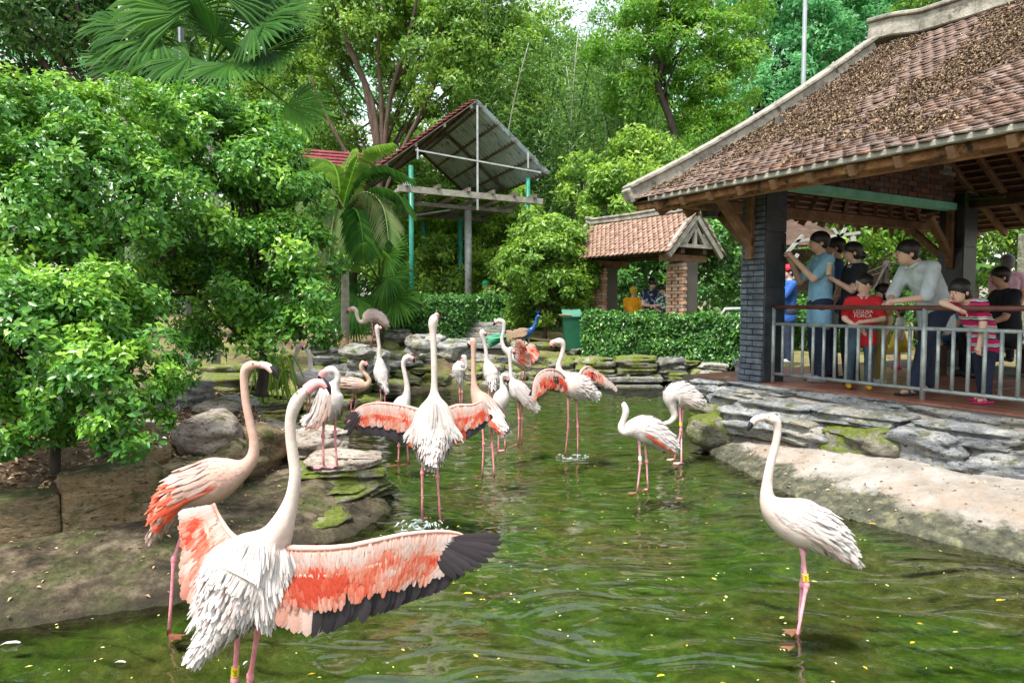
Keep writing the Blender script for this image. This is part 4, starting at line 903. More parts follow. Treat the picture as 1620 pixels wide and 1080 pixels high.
MT['gable_brick'] = M('gable_brick', [(0.3, (0.06, 0.035, 0.026)), (0.7, (0.16, 0.085, 0.062))], scale=12, rough=0.9, bump=0.7, bscale=50, var=0.35, hv=0.3)
MT['mortar'] = M('mortar', (0.1, 0.09, 0.075), rough=0.95, bump=0.5)
MT['mint'] = M('mint', [(0.3, (0.12, 0.42, 0.3)), (0.7, (0.25, 0.62, 0.47))], scale=5, rough=0.6, bump=0.3, spots=(0.1, 0.2, 0.14), sscale=15, sth=0.66)
MT['rail_metal'] = M('rail_metal', [(0.3, (0.2, 0.24, 0.24)), (0.55, (0.4, 0.46, 0.45)), (0.8, (0.56, 0.6, 0.58))], scale=8, rough=0.4, bump=0.2, bscale=40, metal=0.35, spots=(0.26, 0.15, 0.08), sscale=22, sth=0.66)
MT['rail_top'] = M('rail_top', [(0.3, (0.09, 0.03, 0.02)), (0.7, (0.19, 0.075, 0.055))], scale=5, rough=0.3, coat=0.3)
MT['floor_tile'] = M('floor_tile', [(0.3, (0.2, 0.07, 0.045)), (0.7, (0.34, 0.14, 0.1))], scale=6, rough=0.4, bump=0.2, var=0.2)
MT['black_plastic'] = M('black_plastic', (0.012, 0.012, 0.013), rough=0.35)
YAW1 = math.atan2(D1.y, D1.x)
# terrace floor with tiles
m = MB(); m.box(W(4, 2.2, .6), (10, 4.9, .19), (D1, D2, V((0, 0, 1)))); ter = m.build('terrace', MT['mortar'], kind='structure')
mt_ = MB(); mt_.box((0, 0, 0), (.385, .385, .02), bev=.004); tile_me = mt_.mesh('floor_tile', MT['floor_tile'])
for i in range(13):
    for j in range(8):
        inst('floor_tile', tile_me, Matrix.Translation(W(-.72 + .39 * i, .0 + .39 * j, .702)) @ Matrix.Rotation(YAW1, 4, 'Z'), ter)
m = MB(); m.box(W(7.1, 1.6, .702), (3.8, 3.4, .02), (D1, D2, V((0, 0, 1)))); m.build('paving', MT['floor_tile'], ter)

pav = thing('pavilion', 'large open pavilion with a tiled hipped roof carrying dead leaves, on dark square pillars', 'pavilion', W(2, 2.05, .7))
ZE, ZR = 2.78, 4.84; TE = -1.3; TR = 2.05; SE = -.75
def pf(v): return ZE + (ZR - ZE) * (v * .82 + .18 * v * v)
def slopeA(s, v): return W(s, TE + (TR - TE) * v, pf(v))           # long slope facing the pond
def slopeB(s, v): return W(s, 2 * TR - TE - (TR - TE) * v, pf(v))  # long slope at the back
def slopeE(q, v):  # end slope: q 0..1 along the far eave
    a = W(SE, TE, ZE); b = W(SE, 2 * TR - TE, ZE); e = a.lerp(b, q); ap = W(0, TR, ZR); p = e.lerp(ap, v); p.z = pf(v); return p
SMAX = 7.5
# roof boards
m = MB()
def sheet(fn, u0, u1, n, lo=None, dz=-.035, th=.02):
    for k in range(n):
        v0 = k / n; v1 = (k + 1) / n; a0 = u0(v0); a1 = u0(v1); q = [fn(a0, v0), fn(u1, v0), fn(u1, v1), fn(a1, v1)]
        q = [p + V((0, 0, dz)) for p in q]; vs = q + [p - V((0, 0, th)) for p in q]
        m.add(vs, [(0, 1, 2, 3), (7, 6, 5, 4), (0, 4, 5, 1), (1, 5, 6, 2), (2, 6, 7, 3), (3, 7, 4, 0)])
hipS = lambda v: SE * (1 - v)
sheet(slopeA, hipS, SMAX, 12); sheet(slopeB, hipS, SMAX, 12); sheet(slopeE, lambda v: 0.0, 1.0, 12)
m.build('roof_deck', MT['dark_wood'], pav)
# clay tiles
def tilemesh():
    m = MB(); wd, ln, th = .12, .155, .012; pr = [(-.5, 0), (-.5, .72), (-.3, .93), (0, 1), (.3, .93), (.5, .72), (.5, 0)]
    top = [(x * wd * .97, -y * ln, th + .012 * (1 - (2 * x) ** 2)) for x, y in pr]; bot = [(x, y, z - th) for x, y, z in top]
    n = len(top); fs = [tuple(range(n)), tuple(range(n, 2 * n))[::-1]] + [(i, i + n, (i + 1) % n + n, (i + 1) % n) for i in range(n)]
    m.add(top + bot, [f[::-1] for f in fs]); return m
tm = tilemesh(); tile_m = tm.mesh('roof_tile', MT['tile']); tv = [V(p) for p in tm.v]; tf = tm.f
def tile_rows(fn, ulo, uhi, rows, wid, sg):
    """yields matrices; local -y runs down the slope"""
    out = []
    for r_ in range(rows):
        v = (r_ + .9) / rows; vv = min(v, 1)
        a, b = ulo(vv), uhi(vv); length = (fn(b, vv) - fn(a, vv)).length; n = int(length / wid)
        for i in range(n + 1):
            u = a + (b - a) * (i + (.5 if r_ % 2 else 0)) / max(1, n)
            if u > b or u < a: continue
            p = fn(u, vv); dn = (fn(u, max(0, vv - .03)) - p).normalized(); al = (fn(b, vv) - fn(a, vv)).normalized()
            X = al * sg; Y_ = -dn; Z = X.cross(Y_)
            if Z.z < 0: X = -X; Z = X.cross(Y_)
            tl = R.gauss(0, .012); X = (X + Z * R.gauss(0, .03) + Y_ * R.gauss(0, .03)).normalized(); Y_ = (Y_ + Z * (-.06 + tl)).normalized(); Z = X.cross(Y_).normalized(); Y_ = Z.cross(X)
            Mx = Matrix(((X.x, Y_.x, Z.x, p.x), (X.y, Y_.y, Z.y, p.y), (X.z, Y_.z, Z.z, p.z), (0, 0, 0, 1)))
            out.append(Matrix.Translation(V((0, 0, R.uniform(-.004, .006)))) @ Mx)
    return out
tA = tile_rows(slopeA, hipS, lambda v: 4.6, 44, .12, 1)
camv = V((0, 0, 1.6)); 
def vis(Mx):
    p = Mx.translation; x = p.x / p.y * 1080 + 810; return 980 < x < 1640
tA.sort(key=lambda Mx: (0 if vis(Mx) else 1, (Mx.translation - camv).length))
for Mx in tA[:300]: inst('roof_tile', tile_m, Mx, pav)
def joined(name, mats, lst, mat, parent, jit=False):
    vv = np.array([list(p) for p in tv]); n = len(vv); allv = []; tr = []
    fl = []
    for f in tf:
        for i in range(1, len(f) - 1): fl.append((f[0], f[i], f[i + 1]))
    fl = np.array(fl)
    for k, Mx in enumerate(lst):
        A_ = np.array(Mx); allv.append(vv @ A_[:3, :3].T + A_[:3, 3]); tr.append(fl + n * k)
    rd = np.repeat(rng.uniform(0, 1, len(lst)), n)
    return npmesh(name, np.concatenate(allv), np.concatenate(tr), mat, rd, parent=parent, kind='stuff')
MT['tile_j'] = M('tile_j', [(0.0, (0.07, 0.046, 0.036)), (0.35, (0.135, 0.087, 0.067)), (0.7, (0.215, 0.148, 0.117)), (1.0, (0.3, 0.235, 0.2))], scale=16, rough=0.85, bump=0.4, bscale=60, rattr=True, rndmix=.6, spots=(0.27, 0.22, 0.185), sscale=26, sth=0.6)
joined('roof_tiles', None, tA[300:], MT['tile_j'], pav)
tB = tile_rows(slopeB, hipS, lambda v: 4.6, 30, .18, 1); tE = tile_rows(slopeE, lambda v: 0.0, lambda v: 1.0, 26, .18, 1)
joined('roof_tiles', None, tB + tE, MT['tile_j'], pav)
m = MB()   # undersides: battens over the rafters
for fn, u0, u1 in ((slopeA, hipS, SMAX), (slopeB, hipS, SMAX), (slopeE, lambda v: 0.0, 1.0)):
    for k in range(26):
        v = (k + .5) / 26; m.beam(fn(u0(v), v) - V((0, 0, .062)), fn(u1, v) - V((0, 0, .062)), .05, .018)
m.build('battens', MT['tile_red'], pav, kind='stuff')
for fn, us, nm in ((slopeA, [SE + .02 + .38 * i for i in range(20)], 'A'), (slopeB, [SE + .02 + .38 * i for i in range(20)], 'B')):
    for u in us:
        vmax = 1.0 if u >= 0 else (u - SE) / -SE
        if vmax < .12: continue
        m = MB(); k = 4
        for i in range(k): m.beam(fn(u, vmax * i / k) - V((0, 0, .115)), fn(u, vmax * (i + 1) / k) - V((0, 0, .115)), .055, .09)
        m.build('rafter', MT['brown_wood'], pav)
for q in np.linspace(.06, .94, 15):
    m = MB(); k = 4; ap = 1 - abs(q - .5) * .6
    for i in range(k): m.beam(slopeE(q, ap * i / k) - V((0, 0, .115)), slopeE(q, ap * (i + 1) / k) - V((0, 0, .115)), .055, .09)
    m.build('rafter', MT['brown_wood'], pav)
# hips and ridge of old cement
def ridge(pts, w0, h0, name, mat='old_cement', parent=pav, lip=True):
    m = MB(); pts = [V(p) for p in pts]
    for i in range(len(pts) - 1):
        a, b = pts[i], pts[i + 1]; e = (b - a).normalized() * .01
        m.beam(a - e + V((0, 0, h0 * .5)), b + e + V((0, 0, h0 * .5)), w0, h0, bev=.015)
        if lip: m.beam(a - e + V((0, 0, h0 + .02)), b + e + V((0, 0, h0 + .02)), w0 * 1.35, .05, bev=.012)
    return m.build(name, MT[mat], parent)
hipA = [slopeA(hipS(v), v) for v in (-.02, .15, .3, .45, .55, .7, .85, .97)]; hipA = [p + V((0, 0, -.02)) for p in hipA]
ridge(hipA, .17, .17, 'hip_ridge')
ridge([slopeB(hipS(v), v) for v in (0, .3, .6, .97)], .17, .17, 'hip_ridge')
rz = [W(s_, TR, ZR - .03 + dz) for s_, dz in ((-.06, .13), (.25, .1), (.6, .02), (1.2, 0), (3, 0), (SMAX, 0))]
ridge(rz, .22, .22, 'main_ridge')
# eave gutter strip and big weathered beam on the pond side
m = MB(); m.beam(W(SE + .3, TE - .02, ZE - .035), W(SMAX, TE - .02, ZE - .035), .05, .05, bev=.008); m.build('gutter', MT['grey_wood'], pav)
m = MB(); m.beam(W(SE, TE + .06, ZE - .085), W(SMAX, TE + .06, ZE - .085), .03, .08, bev=.008); m.build('fascia', MT['old_wood'], pav)
m = MB(); m.beam(W(-.62, -1.05, 2.76), W(SMAX, -1.05, 2.76), .15, .22, bev=.03); m.build('eave_beam', MT['old_wood'], pav)
m = MB(); m.beam(W(SMAX, 0, 3.02), W(-.5, 0, 3.02), .14, .16, bev=.015); m.build('wall_plate', MT['dark_wood'], pav)
m = MB(); m.beam(W(-.5, 4.1, 3.02), W(SMAX, 4.1, 3.02), .14, .16, bev=.015); m.build('wall_plate', MT['dark_wood'], pav)
m = MB(); m.beam(W(-.62, -.9, 2.78), W(-.62, 5.0, 2.78), .1, .13, bev=.012); m.build('eave_beam', MT['brown_wood'], pav)
m = MB(); m.beam(W(0, .19, 2.97), W(0, 3.92, 2.97), .16, .1, bev=.01); m.build('painted_beam', MT['mint'], pav)
for s_ in (2.6, 5.2):
    m = MB(); m.beam(W(s_, 0.1, 3.1), W(s_, 4.0, 3.1), .13, .18, bev=.012); m.build('tie_beam', MT['dark_wood'], pav)
for s_, t_, dr in ((-.02, 0, (0, -1)), (-.02, 0, (-1, 0)), (0, 4.1, (-1, 0)), (0, 4.1, (0, -1))):
    a = W(s_ + .17 * dr[0], t_ + .17 * dr[1], 2.25); b = W(s_ + dr[0] * .75, t_ + dr[1] * .75, 2.8)
    m = MB(); m.beam(a, b, .09, .1, bev=.01); m.build('bracket', MT['brown_wood'], pav)
    m = MB(); m.beam(W(s_ + .2 * dr[0], t_ + .2 * dr[1], 2.1), W(s_ + .2 * dr[0], t_ + .2 * dr[1], 2.95), .07, .09, up=D1, bev=.008); m.build('bracket_post', MT['brown_wood'], pav)
m = MB(); m.beam(W(-.02, -.17, 2.86), W(-.02, -1.1, 2.76), .08, .1, bev=.01); m.build('cantilever', MT['brown_wood'], pav)
# brackets ends showing under the eave
for i in range(10):
    s_ = -.4 + i * .62; m = MB(); m.beam(W(s_, -.72, 2.98), W(s_, TE + .1, 2.75), .06, .08); m.build('rafter_tail', MT['old_wood'], pav)
# pillars
def pillar(s_, t_, label, bricks):
    c = W(s_, t_, 0); 
    ob = thing('pillar', label, 'pillar', W(s_, t_, FZ))
    m = MB(); h = .3
    m.box(W(s_, t_, (FZ + 3.1) / 2), (.33, .33, 3.1 - FZ + .12), (D1, D2, V((0, 0, 1))), bev=.006); m.build('shaft', MT['pillar_dark'], ob)
    zs = [FZ, .95, 1.25, 1.78, 2.4, 3.1]
    for i in range(len(zs) - 1):
        m = MB(); m.box(W(s_ + .172, t_, (zs[i] + zs[i + 1]) / 2), (.012, .338, zs[i + 1] - zs[i] - .008), (D1, D2, V((0, 0, 1))), bev=.003); m.build('stone_panel', MT['pillar_dark'], ob)
        if not bricks: m = MB(); m.box(W(s_, t_ - .172, (zs[i] + zs[i + 1]) / 2), (.33, .012, zs[i + 1] - zs[i] - .008), (D1, D2, V((0, 0, 1))), bev=.003); m.build('stone_panel', MT['pillar_dark'], ob)
    if bricks:
        z = FZ - .05; row = 0
        while z < 3.0:
            hh = .066; cuts = [-.165, .02, .165] if row % 2 else [-.165, -.06, .165]
            for a, b in zip(cuts[:-1], cuts[1:]):
                m = MB(); fl = max(0, 1.0 - z) * .12
                m.box(W(s_ + (a + b) / 2, t_ - .165 - fl / 2 - R.uniform(0, .008), z + hh / 2), (b - a - .01, .03 + fl, hh - .012 * R.uniform(.6, 1.2)), (D1, (D2 + D1 * R.uniform(-.02, .02)).normalized(), V((0, 0, 1))), bev=.007); m.build('brick', MT['pillar_paint'], ob)
            z += hh; row += 1
pillar(0, 0, 'slate blue pillar at the pond corner with painted brickwork on one face', True)
pillar(0, 4.1, 'black stone panelled pillar behind the girl in the striped shirt', False)
pillar(3.6, 0, 'black stone panelled pillar of the pavilion beyond the photo edge', False)
# gable brick wall above the painted beam
gw = thing('gable_wall', 'dark brick infill wall under the pavilion roof above the mint painted beam, some bricks painted', 'brick wall', W(0, 2, 3.02))
m = MB(); m.box(W(0, 2.05, 3.38), (.06, 3.72, .72), (D1, D2, V((0, 0, 1)))); m.build('mortar_core', MT['mortar'], gw)
bm1 = MB(); bm1.box((0, 0, 0), (.1, .2, .062), bev=.006); bme = {k: bm1.mesh('brick', MT[k]) for k in ('gable_brick', 'mint', 'old_cement')}
for row in range(10):
    z = 3.06 + row * .072
    for i in range(17):
        tt = .3 + i * .212 + (.106 if row % 2 else 0)
        if tt > 3.85: continue
        kk = 'mint' if (row > 7 and 1.4 < tt < 3.1) or (row == 7 and 2.3 < tt < 2.9) else ('old_cement' if row > 4 and tt > 3.25 + (9 - row) * .08 else 'gable_brick')
        inst('brick', bme[kk], Matrix.Translation(W(R.uniform(-.006, .006), tt, z)) @ Matrix.Rotation(YAW1, 4, 'Z'), gw)
# little yellow bracket lamp frame on the rear pillar
t = thing('wall_bracket', 'small yellow metal bracket frame on the rear pillar under the brick wall', 'bracket', W(.18, 3.9, 2.95))
m = MB(); m.beam(W(.2, 3.9, 3.05), W(.75, 3.75, 3.0), .02, .02); m.build('arm', MT['palm_yellow'], t)
m = MB(); m.beam(W(.2, 3.9, 2.9), W(.2, 3.9, 3.2), .02, .02, up=D1); m.build('upright', MT['palm_yellow'], t)
m = MB(); m.beam(W(.2, 3.9, 3.2), W(.6, 3.78, 3.02), .014, .014); m.build('brace', MT['palm_yellow'], t)
# lamp hanging under the corner
t = thing('hanging_lamp', 'small black round lamp hanging under the roof corner left of the slate pillar', 'lamp', W(-.35, -.72, 2.5))
pos = P(1124, 336, 8.4)
t.location = pos; OFF[t.name] = pos
m = MB(); m.tube([pos + V((0, 0, -.06)), pos + V((0, 0, .08))], [.1, .13], 14); m.build('shade', MT['black_plastic'], t, smooth=False)
m = MB(); m.tube([pos + V((0, 0, .08)), pos + V((0, 0, .36))], [.012, .012], 6); m.build('stem', MT['black_plastic'], t)
# railing
rl = thing('railing', 'galvanised tube railing with round bars and a brown top rail along the terrace edge', 'railing', W(0, 0.02, FZ))
def RL(s, z, t=.0): return V((2.95, 7.7, z)) + D1 * s + D2 * t
zt = CAM_H - .04
m = MB(); m.tube([RL(-.06, zt), RL(5, zt)], [.024, .024], 12); m.build('top_rail', MT['rail_top'], rl, smooth=True)
for z in (zt - .19, .81):
    m = MB(); m.tube([RL(0, z), RL(5, z)], [.019, .019], 10); m.build('rail', MT['rail_metal'], rl, smooth=True)
for k, s in enumerate((0, 1.665, 3.33, 5)):
    m = MB(); m.tube([RL(s, FZ - .02), RL(s, zt)], [.024, .024], 10); m.build('post', MT['rail_metal'], rl, smooth=True)
m = MB(); m.tube([(0, 0, 0), (0, 0, zt - .19 - .81)], [.0165, .0165], 8); bal = m.mesh('bar', MT['rail_metal'], True)
for i in range(39):
    if i % 13 == 12: continue
    s = .128 * (i + 1)
    if abs(s - 1.665) < .05 or abs(s - 3.33) < .05: continue
    inst('bar', bal, Matrix.Translation(RL(s, .81)), rl)
# leaf litter lying on the roof
r = np.random.default_rng(77); ptsl = []
def lit(u, v):
    a = noise.fractal(V((u * 1.3, v * 4, 5)), .8, 2, 4); return a
tries = 0
while len(ptsl) < 32000 and tries < 150000:
    tries += 1; u = r.uniform(-.6, 4.6); v = r.uniform(.04, .99)
    band = math.exp(-((v - .5) / .26) ** 2)
    if lit(u, v) * 1.7 + band * .55 - .2 + (.1 if v > .2 else 0) < r.uniform(0, .55): continue
    if u < SE * (1 - v): continue
    p = slopeA(u, v); ptsl.append((p.x, p.y, p.z + .028 + r.uniform(0, .025)))
pts = np.array(ptsl); MT['roof_litter'] = M('roof_litter', [(0.0, (0.05, 0.035, 0.022)), (0.5, (0.15, 0.1, 0.065)), (0.85, (0.3, 0.22, 0.14)), (1.0, (0.45, 0.3, 0.1))], rough=0.9, rattr=True, rndmix=0.85)
nn = np.array((-D2 * .55 + V((0, 0, .83))))
v, f, q = leaves(pts, np.tile(nn * 1.2, (len(pts), 1)), .032, .55, r, fold=.6); npmesh('dead_leaves', v, f, MT['roof_litter'], q, kind='stuff')
# ---------------------------------------------------------------- small tiled gateway
MT['gate_brick'] = M('gate_brick', [(0.3, (0.3, 0.17, 0.11)), (0.55, (0.46, 0.29, 0.2)), (0.75, (0.56, 0.41, 0.31))], scale=10, rough=0.9, bump=0.6, bscale=50, var=0.28, hv=0.2)
gt = thing('tiled_gateway', 'small gateway with a pink tiled gable roof on two brick piers behind the hedge', 'gateway', V((2.9, 15, .5)))
pL = P(957, 480, 15.6); pR = P(1080, 480, 13.7)
ax = (pR - pL); ax.z = 0; axn = ax.normalized(); gn = V((-axn.y, axn.x, 0))       # along the ridge, and away from us
bb = MB(); bb.box((0, 0, 0), (.21, .1, .06), bev=.006); bme2 = bb.mesh('brick', MT['gate_brick'])
for c, ztop in ((pL, 2.42), (pR, 2.42)):
    c = V((c.x, c.y, 0)); m = MB(); m.box(c + V((0, 0, (.4 + ztop) / 2)), (.4, .4, ztop - .4), (axn, gn, V((0, 0, 1)))); m.build('pier_core', MT['mortar'], gt)
    z = 1.2; row = 0
    ang = math.atan2(axn.y, axn.x)
    while z < ztop - .03:
        for fc in range(2):
            base = c + (gn * -.185 if fc == 0 else (axn * (-.185)))
            dirv = axn if fc == 0 else gn; aa = ang if fc == 0 else ang + math.pi / 2
            for q in ((-.11, .11) if (row + fc) % 2 else (-.17, .0, .17)):
                sc = 1 if (row + fc) % 2 else .62 if abs(q) > .1 else .6
                inst('brick', bme2, Matrix.Translation(base + dirv * q + V((0, 0, z)) + (gn * -1 if fc == 0 else axn * -1) * R.uniform(0, .006)) @ Matrix.Rotation(aa, 4, 'Z') @ Matrix.Diagonal((sc * .97, 1, 1, 1)), gt)
        z += .068; row += 1
ze, zr = 2.62, 3.42
e0 = V((pL.x, pL.y, 0)) - axn * .62; e1 = V((pR.x, pR.y, 0)) + axn * .32; hw = .78
def gs(sg): return lambda u, v: e0.lerp(e1, u) + gn * (sg * hw * (1 - v)) + V((0, 0, ze + (zr - ze) * v))
m = MB()
for sg in (-1, 1):
    fn = gs(sg); q = [fn(0, 0), fn(1, 0), fn(1, 1), fn(0, 1)]; q = [p - V((0, 0, .02)) for p in q]
    m.add(q + [p - V((0, 0, .03)) for p in q], [(0, 1, 2, 3), (7, 6, 5, 4), (0, 4, 5, 1), (1, 5, 6, 2), (2, 6, 7, 3), (3, 7, 4, 0)])
m.build('roof_deck', MT['dark_wood'], gt)
MT['tile_pink'] = M('tile_pink', [(0.0, (0.17, 0.095, 0.07)), (0.5, (0.3, 0.175, 0.125)), (1.0, (0.39, 0.27, 0.2))], scale=14, rough=0.8, rattr=True, rndmix=.6, spots=(0.65, 0.5, 0.42), sscale=30, sth=.6)
tg = []
for sg in (-1, 1): tg += tile_rows(gs(sg), lambda v: 0.0, lambda v: 1.0, 12, .14, 1)
joined('roof_tiles', None, tg, MT['tile_pink'], gt)
ridge([gs(1)(0, 1) + V((0, 0, .06)), gs(1)(.06, 1), gs(1)(.5, 1) - V((0, 0, .02)), gs(1)(.93, 1), gs(1)(1, 1) + V((0, 0, .1))], .13, .1, 'ridge', parent=gt)
for u, sg in ((0.0, -1), (0.0, 1), (1.0, -1), (1.0, 1)):
    f_ = gs(sg); ridge([f_(u, .03) - V((0, 0, .02)), f_(u, .35), f_(u, .7), f_(u, .98)], .09, .07, 'verge', parent=gt, lip=False)
    m = MB(); m.beam(f_(u, .02) - V((0, 0, .12)), f_(u, .98) - V((0, 0, .12)), .06, .1); m.build('barge_board', MT['grey_wood'], gt)
for c in (pL, pR):
    c = V((c.x, c.y, 0)); m = MB(); m.beam(c - gn * .62 + V((0, 0, 2.5)), c + gn * .62 + V((0, 0, 2.5)), .14, .13); m.build('cross_beam', MT['brown_wood'], gt)
for o_ in (-.32, .32):
    m = MB(); m.beam(e0 + axn * .2 + gn * o_ + V((0, 0, 2.62)), e1 - axn * .05 + gn * o_ + V((0, 0, 2.62)), .1, .1); m.build('side_beam', MT['dark_wood'], gt)
ge = e1 - axn * .04
for a, b in (((-.5, 2.72), (.5, 2.72)), ((-.28, 2.76), (-.02, 3.1)), ((.28, 2.76), (.02, 3.1)), ((0, 2.76), (0, 3.3)), ((-.42, 2.72), (-.2, 2.95)), ((.42, 2.72), (.2, 2.95))):
    m = MB(); m.beam(ge + gn * a[0] + V((0, 0, a[1])), ge + gn * b[0] + V((0, 0, b[1])), .07, .07, up=axn); m.build('truss_member', MT['grey_wood'], gt)
# ---------------------------------------------------------------- metal canopy
MT['canopy_steel'] = M('canopy_steel', [(0.3, (0.28, 0.3, 0.3)), (0.7, (0.5, 0.53, 0.52))], scale=4, rough=0.5, bump=0.1, metal=0.3, spots=(0.2, 0.11, 0.07), sscale=9, sth=.62)
MT['canopy_sheet'] = M('canopy_sheet', [(0.3, (0.34, 0.43, 0.47)), (0.55, (0.5, 0.6, 0.64)), (0.75, (0.62, 0.7, 0.73))], scale=1.6, rough=0.4, metal=0.0, trans=.12, spots=(0.09, 0.1, 0.1), sscale=3, sth=.6)
MT['canopy_red'] = M('canopy_red', [(0.3, (0.11, 0.02, 0.025)), (0.7, (0.24, 0.06, 0.065))], scale=6, rough=0.4, rattr=False)
MT['post_green'] = M('post_green', [(0.3, (0.015, 0.13, 0.09)), (0.7, (0.03, 0.26, 0.18))], scale=4, rough=0.4, spots=(0.16, 0.22, 0.18), sscale=12, sth=.72)
MT['steel_dark'] = M('steel_dark', [(0.3, (0.07, 0.055, 0.045)), (0.7, (0.22, 0.19, 0.16))], scale=5, rough=0.6, metal=.2)
cn = thing('metal_canopy', 'tall metal canopy with grey corrugated sheets, a red tiled slope and green tube posts', 'canopy', V((-.8, 17.5, .9)))
A_ = P(755, 157, 17); B_ = V((A_.x - 2.1, A_.y + 5.3, A_.z)); rd_ = (B_ - A_).normalized(); cd = V((-rd_.y, rd_.x, 0)) * -1
C_ = A_ + cd * 1.95 + V((0, 0, -1.62)); D_ = B_ + cd * 1.95 + V((0, 0, -1.62)); E_ = A_ - cd * 2.95 + V((0, 0, -2.2)); F_ = B_ - cd * 2.95 + V((0, 0, -2.2))
def corr(a, b, c, d, n, amp, mat, name):
    """corrugated sheet: a-b along the ridge, d-c at the eave; ribs run a->d"""
    m = MB(); vs = []; nm = (b - a).cross(d - a).normalized()
    K = n * 4
    for k in range(K + 1):
        q = k / K; h = [0, .8, 1, .2][k % 4] * amp
        for e in (0, 1): p = a.lerp(b, q) if e == 0 else d.lerp(c, q); vs.append(p + nm * h)
    for k in range(K + 1):
        for e in (0, 1): vs.append(vs[2 * k + e] - nm * .006)
    n2 = 2 * (K + 1); fs = []
    for k in range(K):
        i = 2 * k; fs += [(i, i + 2, i + 3, i + 1), (i + n2 + 1, i + n2 + 3, i + n2 + 2, i + n2)]
    for e in (0, 1):
        for k in range(K): i = 2 * k + e; fs.append((i, i + n2, i + 2 + n2, i + 2))
    m.add(vs, fs); return m.build(name, MT[mat], cn)
for i in range(5):
    q0, q1 = i / 5, (i + 1) / 5 - .002
    corr(A_.lerp(B_, q0) + V((0, 0, .004 * (i % 2))), A_.lerp(B_, q1) + V((0, 0, .004 * (i % 2))), C_.lerp(D_, q1), C_.lerp(D_, q0), 5, .085, 'canopy_sheet', 'corrugated_sheet')
m = MB(); nE = (F_ - E_).cross(A_ - E_).normalized(); nE = nE if nE.z > 0 else -nE; rows = 24
MTr = MT['canopy_red']
for k in range(rows):
    a0 = A_.lerp(E_, k / rows); a1 = A_.lerp(E_, (k + 1) / rows); b0 = B_.lerp(F_, k / rows); b1 = B_.lerp(F_, (k + 1) / rows)
    for j in range(18):
        p0 = a0.lerp(b0, j / 18); p1 = a0.lerp(b0, (j + .96) / 18); q0 = a1.lerp(b1, j / 18) + nE * .05; q1 = a1.lerp(b1, (j + .96) / 18) + nE * .05; c0 = (p0 + p1) / 2 + nE * .045; c1 = (q0 + q1) / 2 + nE * .05
        dn = nE * -.03
        m.add([p0, c0, p1, q0, c1, q1, q0 + dn - nE * .02, q1 + dn - nE * .02], [(0, 1, 4, 3), (1, 2, 5, 4), (3, 4, 5, 7, 6)])
m.build('red_tile_sheet', MTr, cn, kind='stuff')
m = MB(); q = [A_, B_, F_, E_]; q = [p - V((0, 0, .03)) for p in q]; m.add(q + [p - V((0, 0, .02)) for p in q], [(0, 1, 2, 3), (7, 6, 5, 4), (0, 4, 7, 3), (0, 1, 5, 4)]); m.build('roof_lining', MT['steel_dark'], cn)
for q in (.05, .28, .52, .76, .97):
    m = MB(); m.beam(A_.lerp(C_, q) - V((0, 0, .07)), B_.lerp(D_, q) - V((0, 0, .07)), .06, .08); m.build('purlin', MT['steel_dark'], cn)
    m = MB(); m.beam(A_.lerp(E_, q) - V((0, 0, .09)), B_.lerp(F_, q) - V((0, 0, .09)), .06, .08); m.build('purlin', MT['steel_dark'], cn)
for q in (.5, .98):
    for X_, Y_ in ((A_.lerp(B_, q), C_.lerp(D_, q)), (A_.lerp(B_, q), E_.lerp(F_, q))):
        m = MB(); m.beam(X_ - V((0, 0, .15)), Y_ - V((0, 0, .15)), .06, .08); m.build('truss_rafter', MT['canopy_steel'] if q < .1 else MT['steel_dark'], cn)
ZT = C_.z - .15
def XY(px, Y): return V(((px - 810) / 1080 * Y, Y, 0))
tl = E_ + V((0, 0, .4)) * 0; left = A_ - cd * 1.55; right = A_ + cd * 1.7
m = MB(); m.beam(V((left.x, left.y, ZT + .42)), V((right.x, right.y, ZT + .12)), .028, .035); m.build('tie_bar', MT['canopy_steel'], cn)
m = MB(); m.beam(A_ + V((0, 0, -.15)), V((A_.x, A_.y, 3.9)), .04, .04, up=cd); m.build('king_post', MT['canopy_steel'], cn)
for tt in (-1.5, 1.35): a = A_ + cd * tt; m = MB(); m.beam(V((a.x, a.y, A_.z - abs(tt) * .8 - .1)), V((a.x, a.y, ZT + .2)), .035, .035, up=cd); m.build('strut', MT['canopy_steel'], cn)
# flat lattice below
fa = P(630, 297, 15.3); fb = P(858, 317, 17.3); ZL = 4.05; fa.z = ZL + .1; fb.z = ZL + .1
m = MB(); m.beam(fa, fb, .08, .14); m.build('front_beam', MT['grey_wood'], cn)
back = rd_ * 5.0
m = MB(); m.beam(fa + back * .8, fb + back * .8, .08, .14); m.build('rear_beam', MT['steel_dark'], cn)
m = MB(); m.beam(fa + back * .4, fb + back * .4, .07, .1); m.build('middle_beam', MT['steel_dark'], cn)
for q in (.05, .25, .45, .62, .78, .93):
    p = fa.lerp(fb, q) + V((0, 0, .1)); m = MB(); m.beam(p - rd_ * .15, p + rd_ * 5, .07, .09); m.build('joist', MT['canopy_steel'] if q < .2 else MT['steel_dark'], cn)
def post(px, Y, ytop, mat, r_, name='post', ztop=None):
    a = XY(px, Y); m = MB(); m.tube([V((a.x, a.y, .7)), V((a.x, a.y, ztop or P(px, ytop, Y).z))], [r_, r_], 12); m.build(name, MT[mat], cn, smooth=True)
post(652, 16.2, 262, 'post_green', .058); post(835, 17.6, 282, 'post_green', .055); post(729, 19.5, 345, 'post_green', .07); post(672, 20.5, 350, 'post_green', .07)
post(741, 19.0, 318, 'canopy_steel', .1)
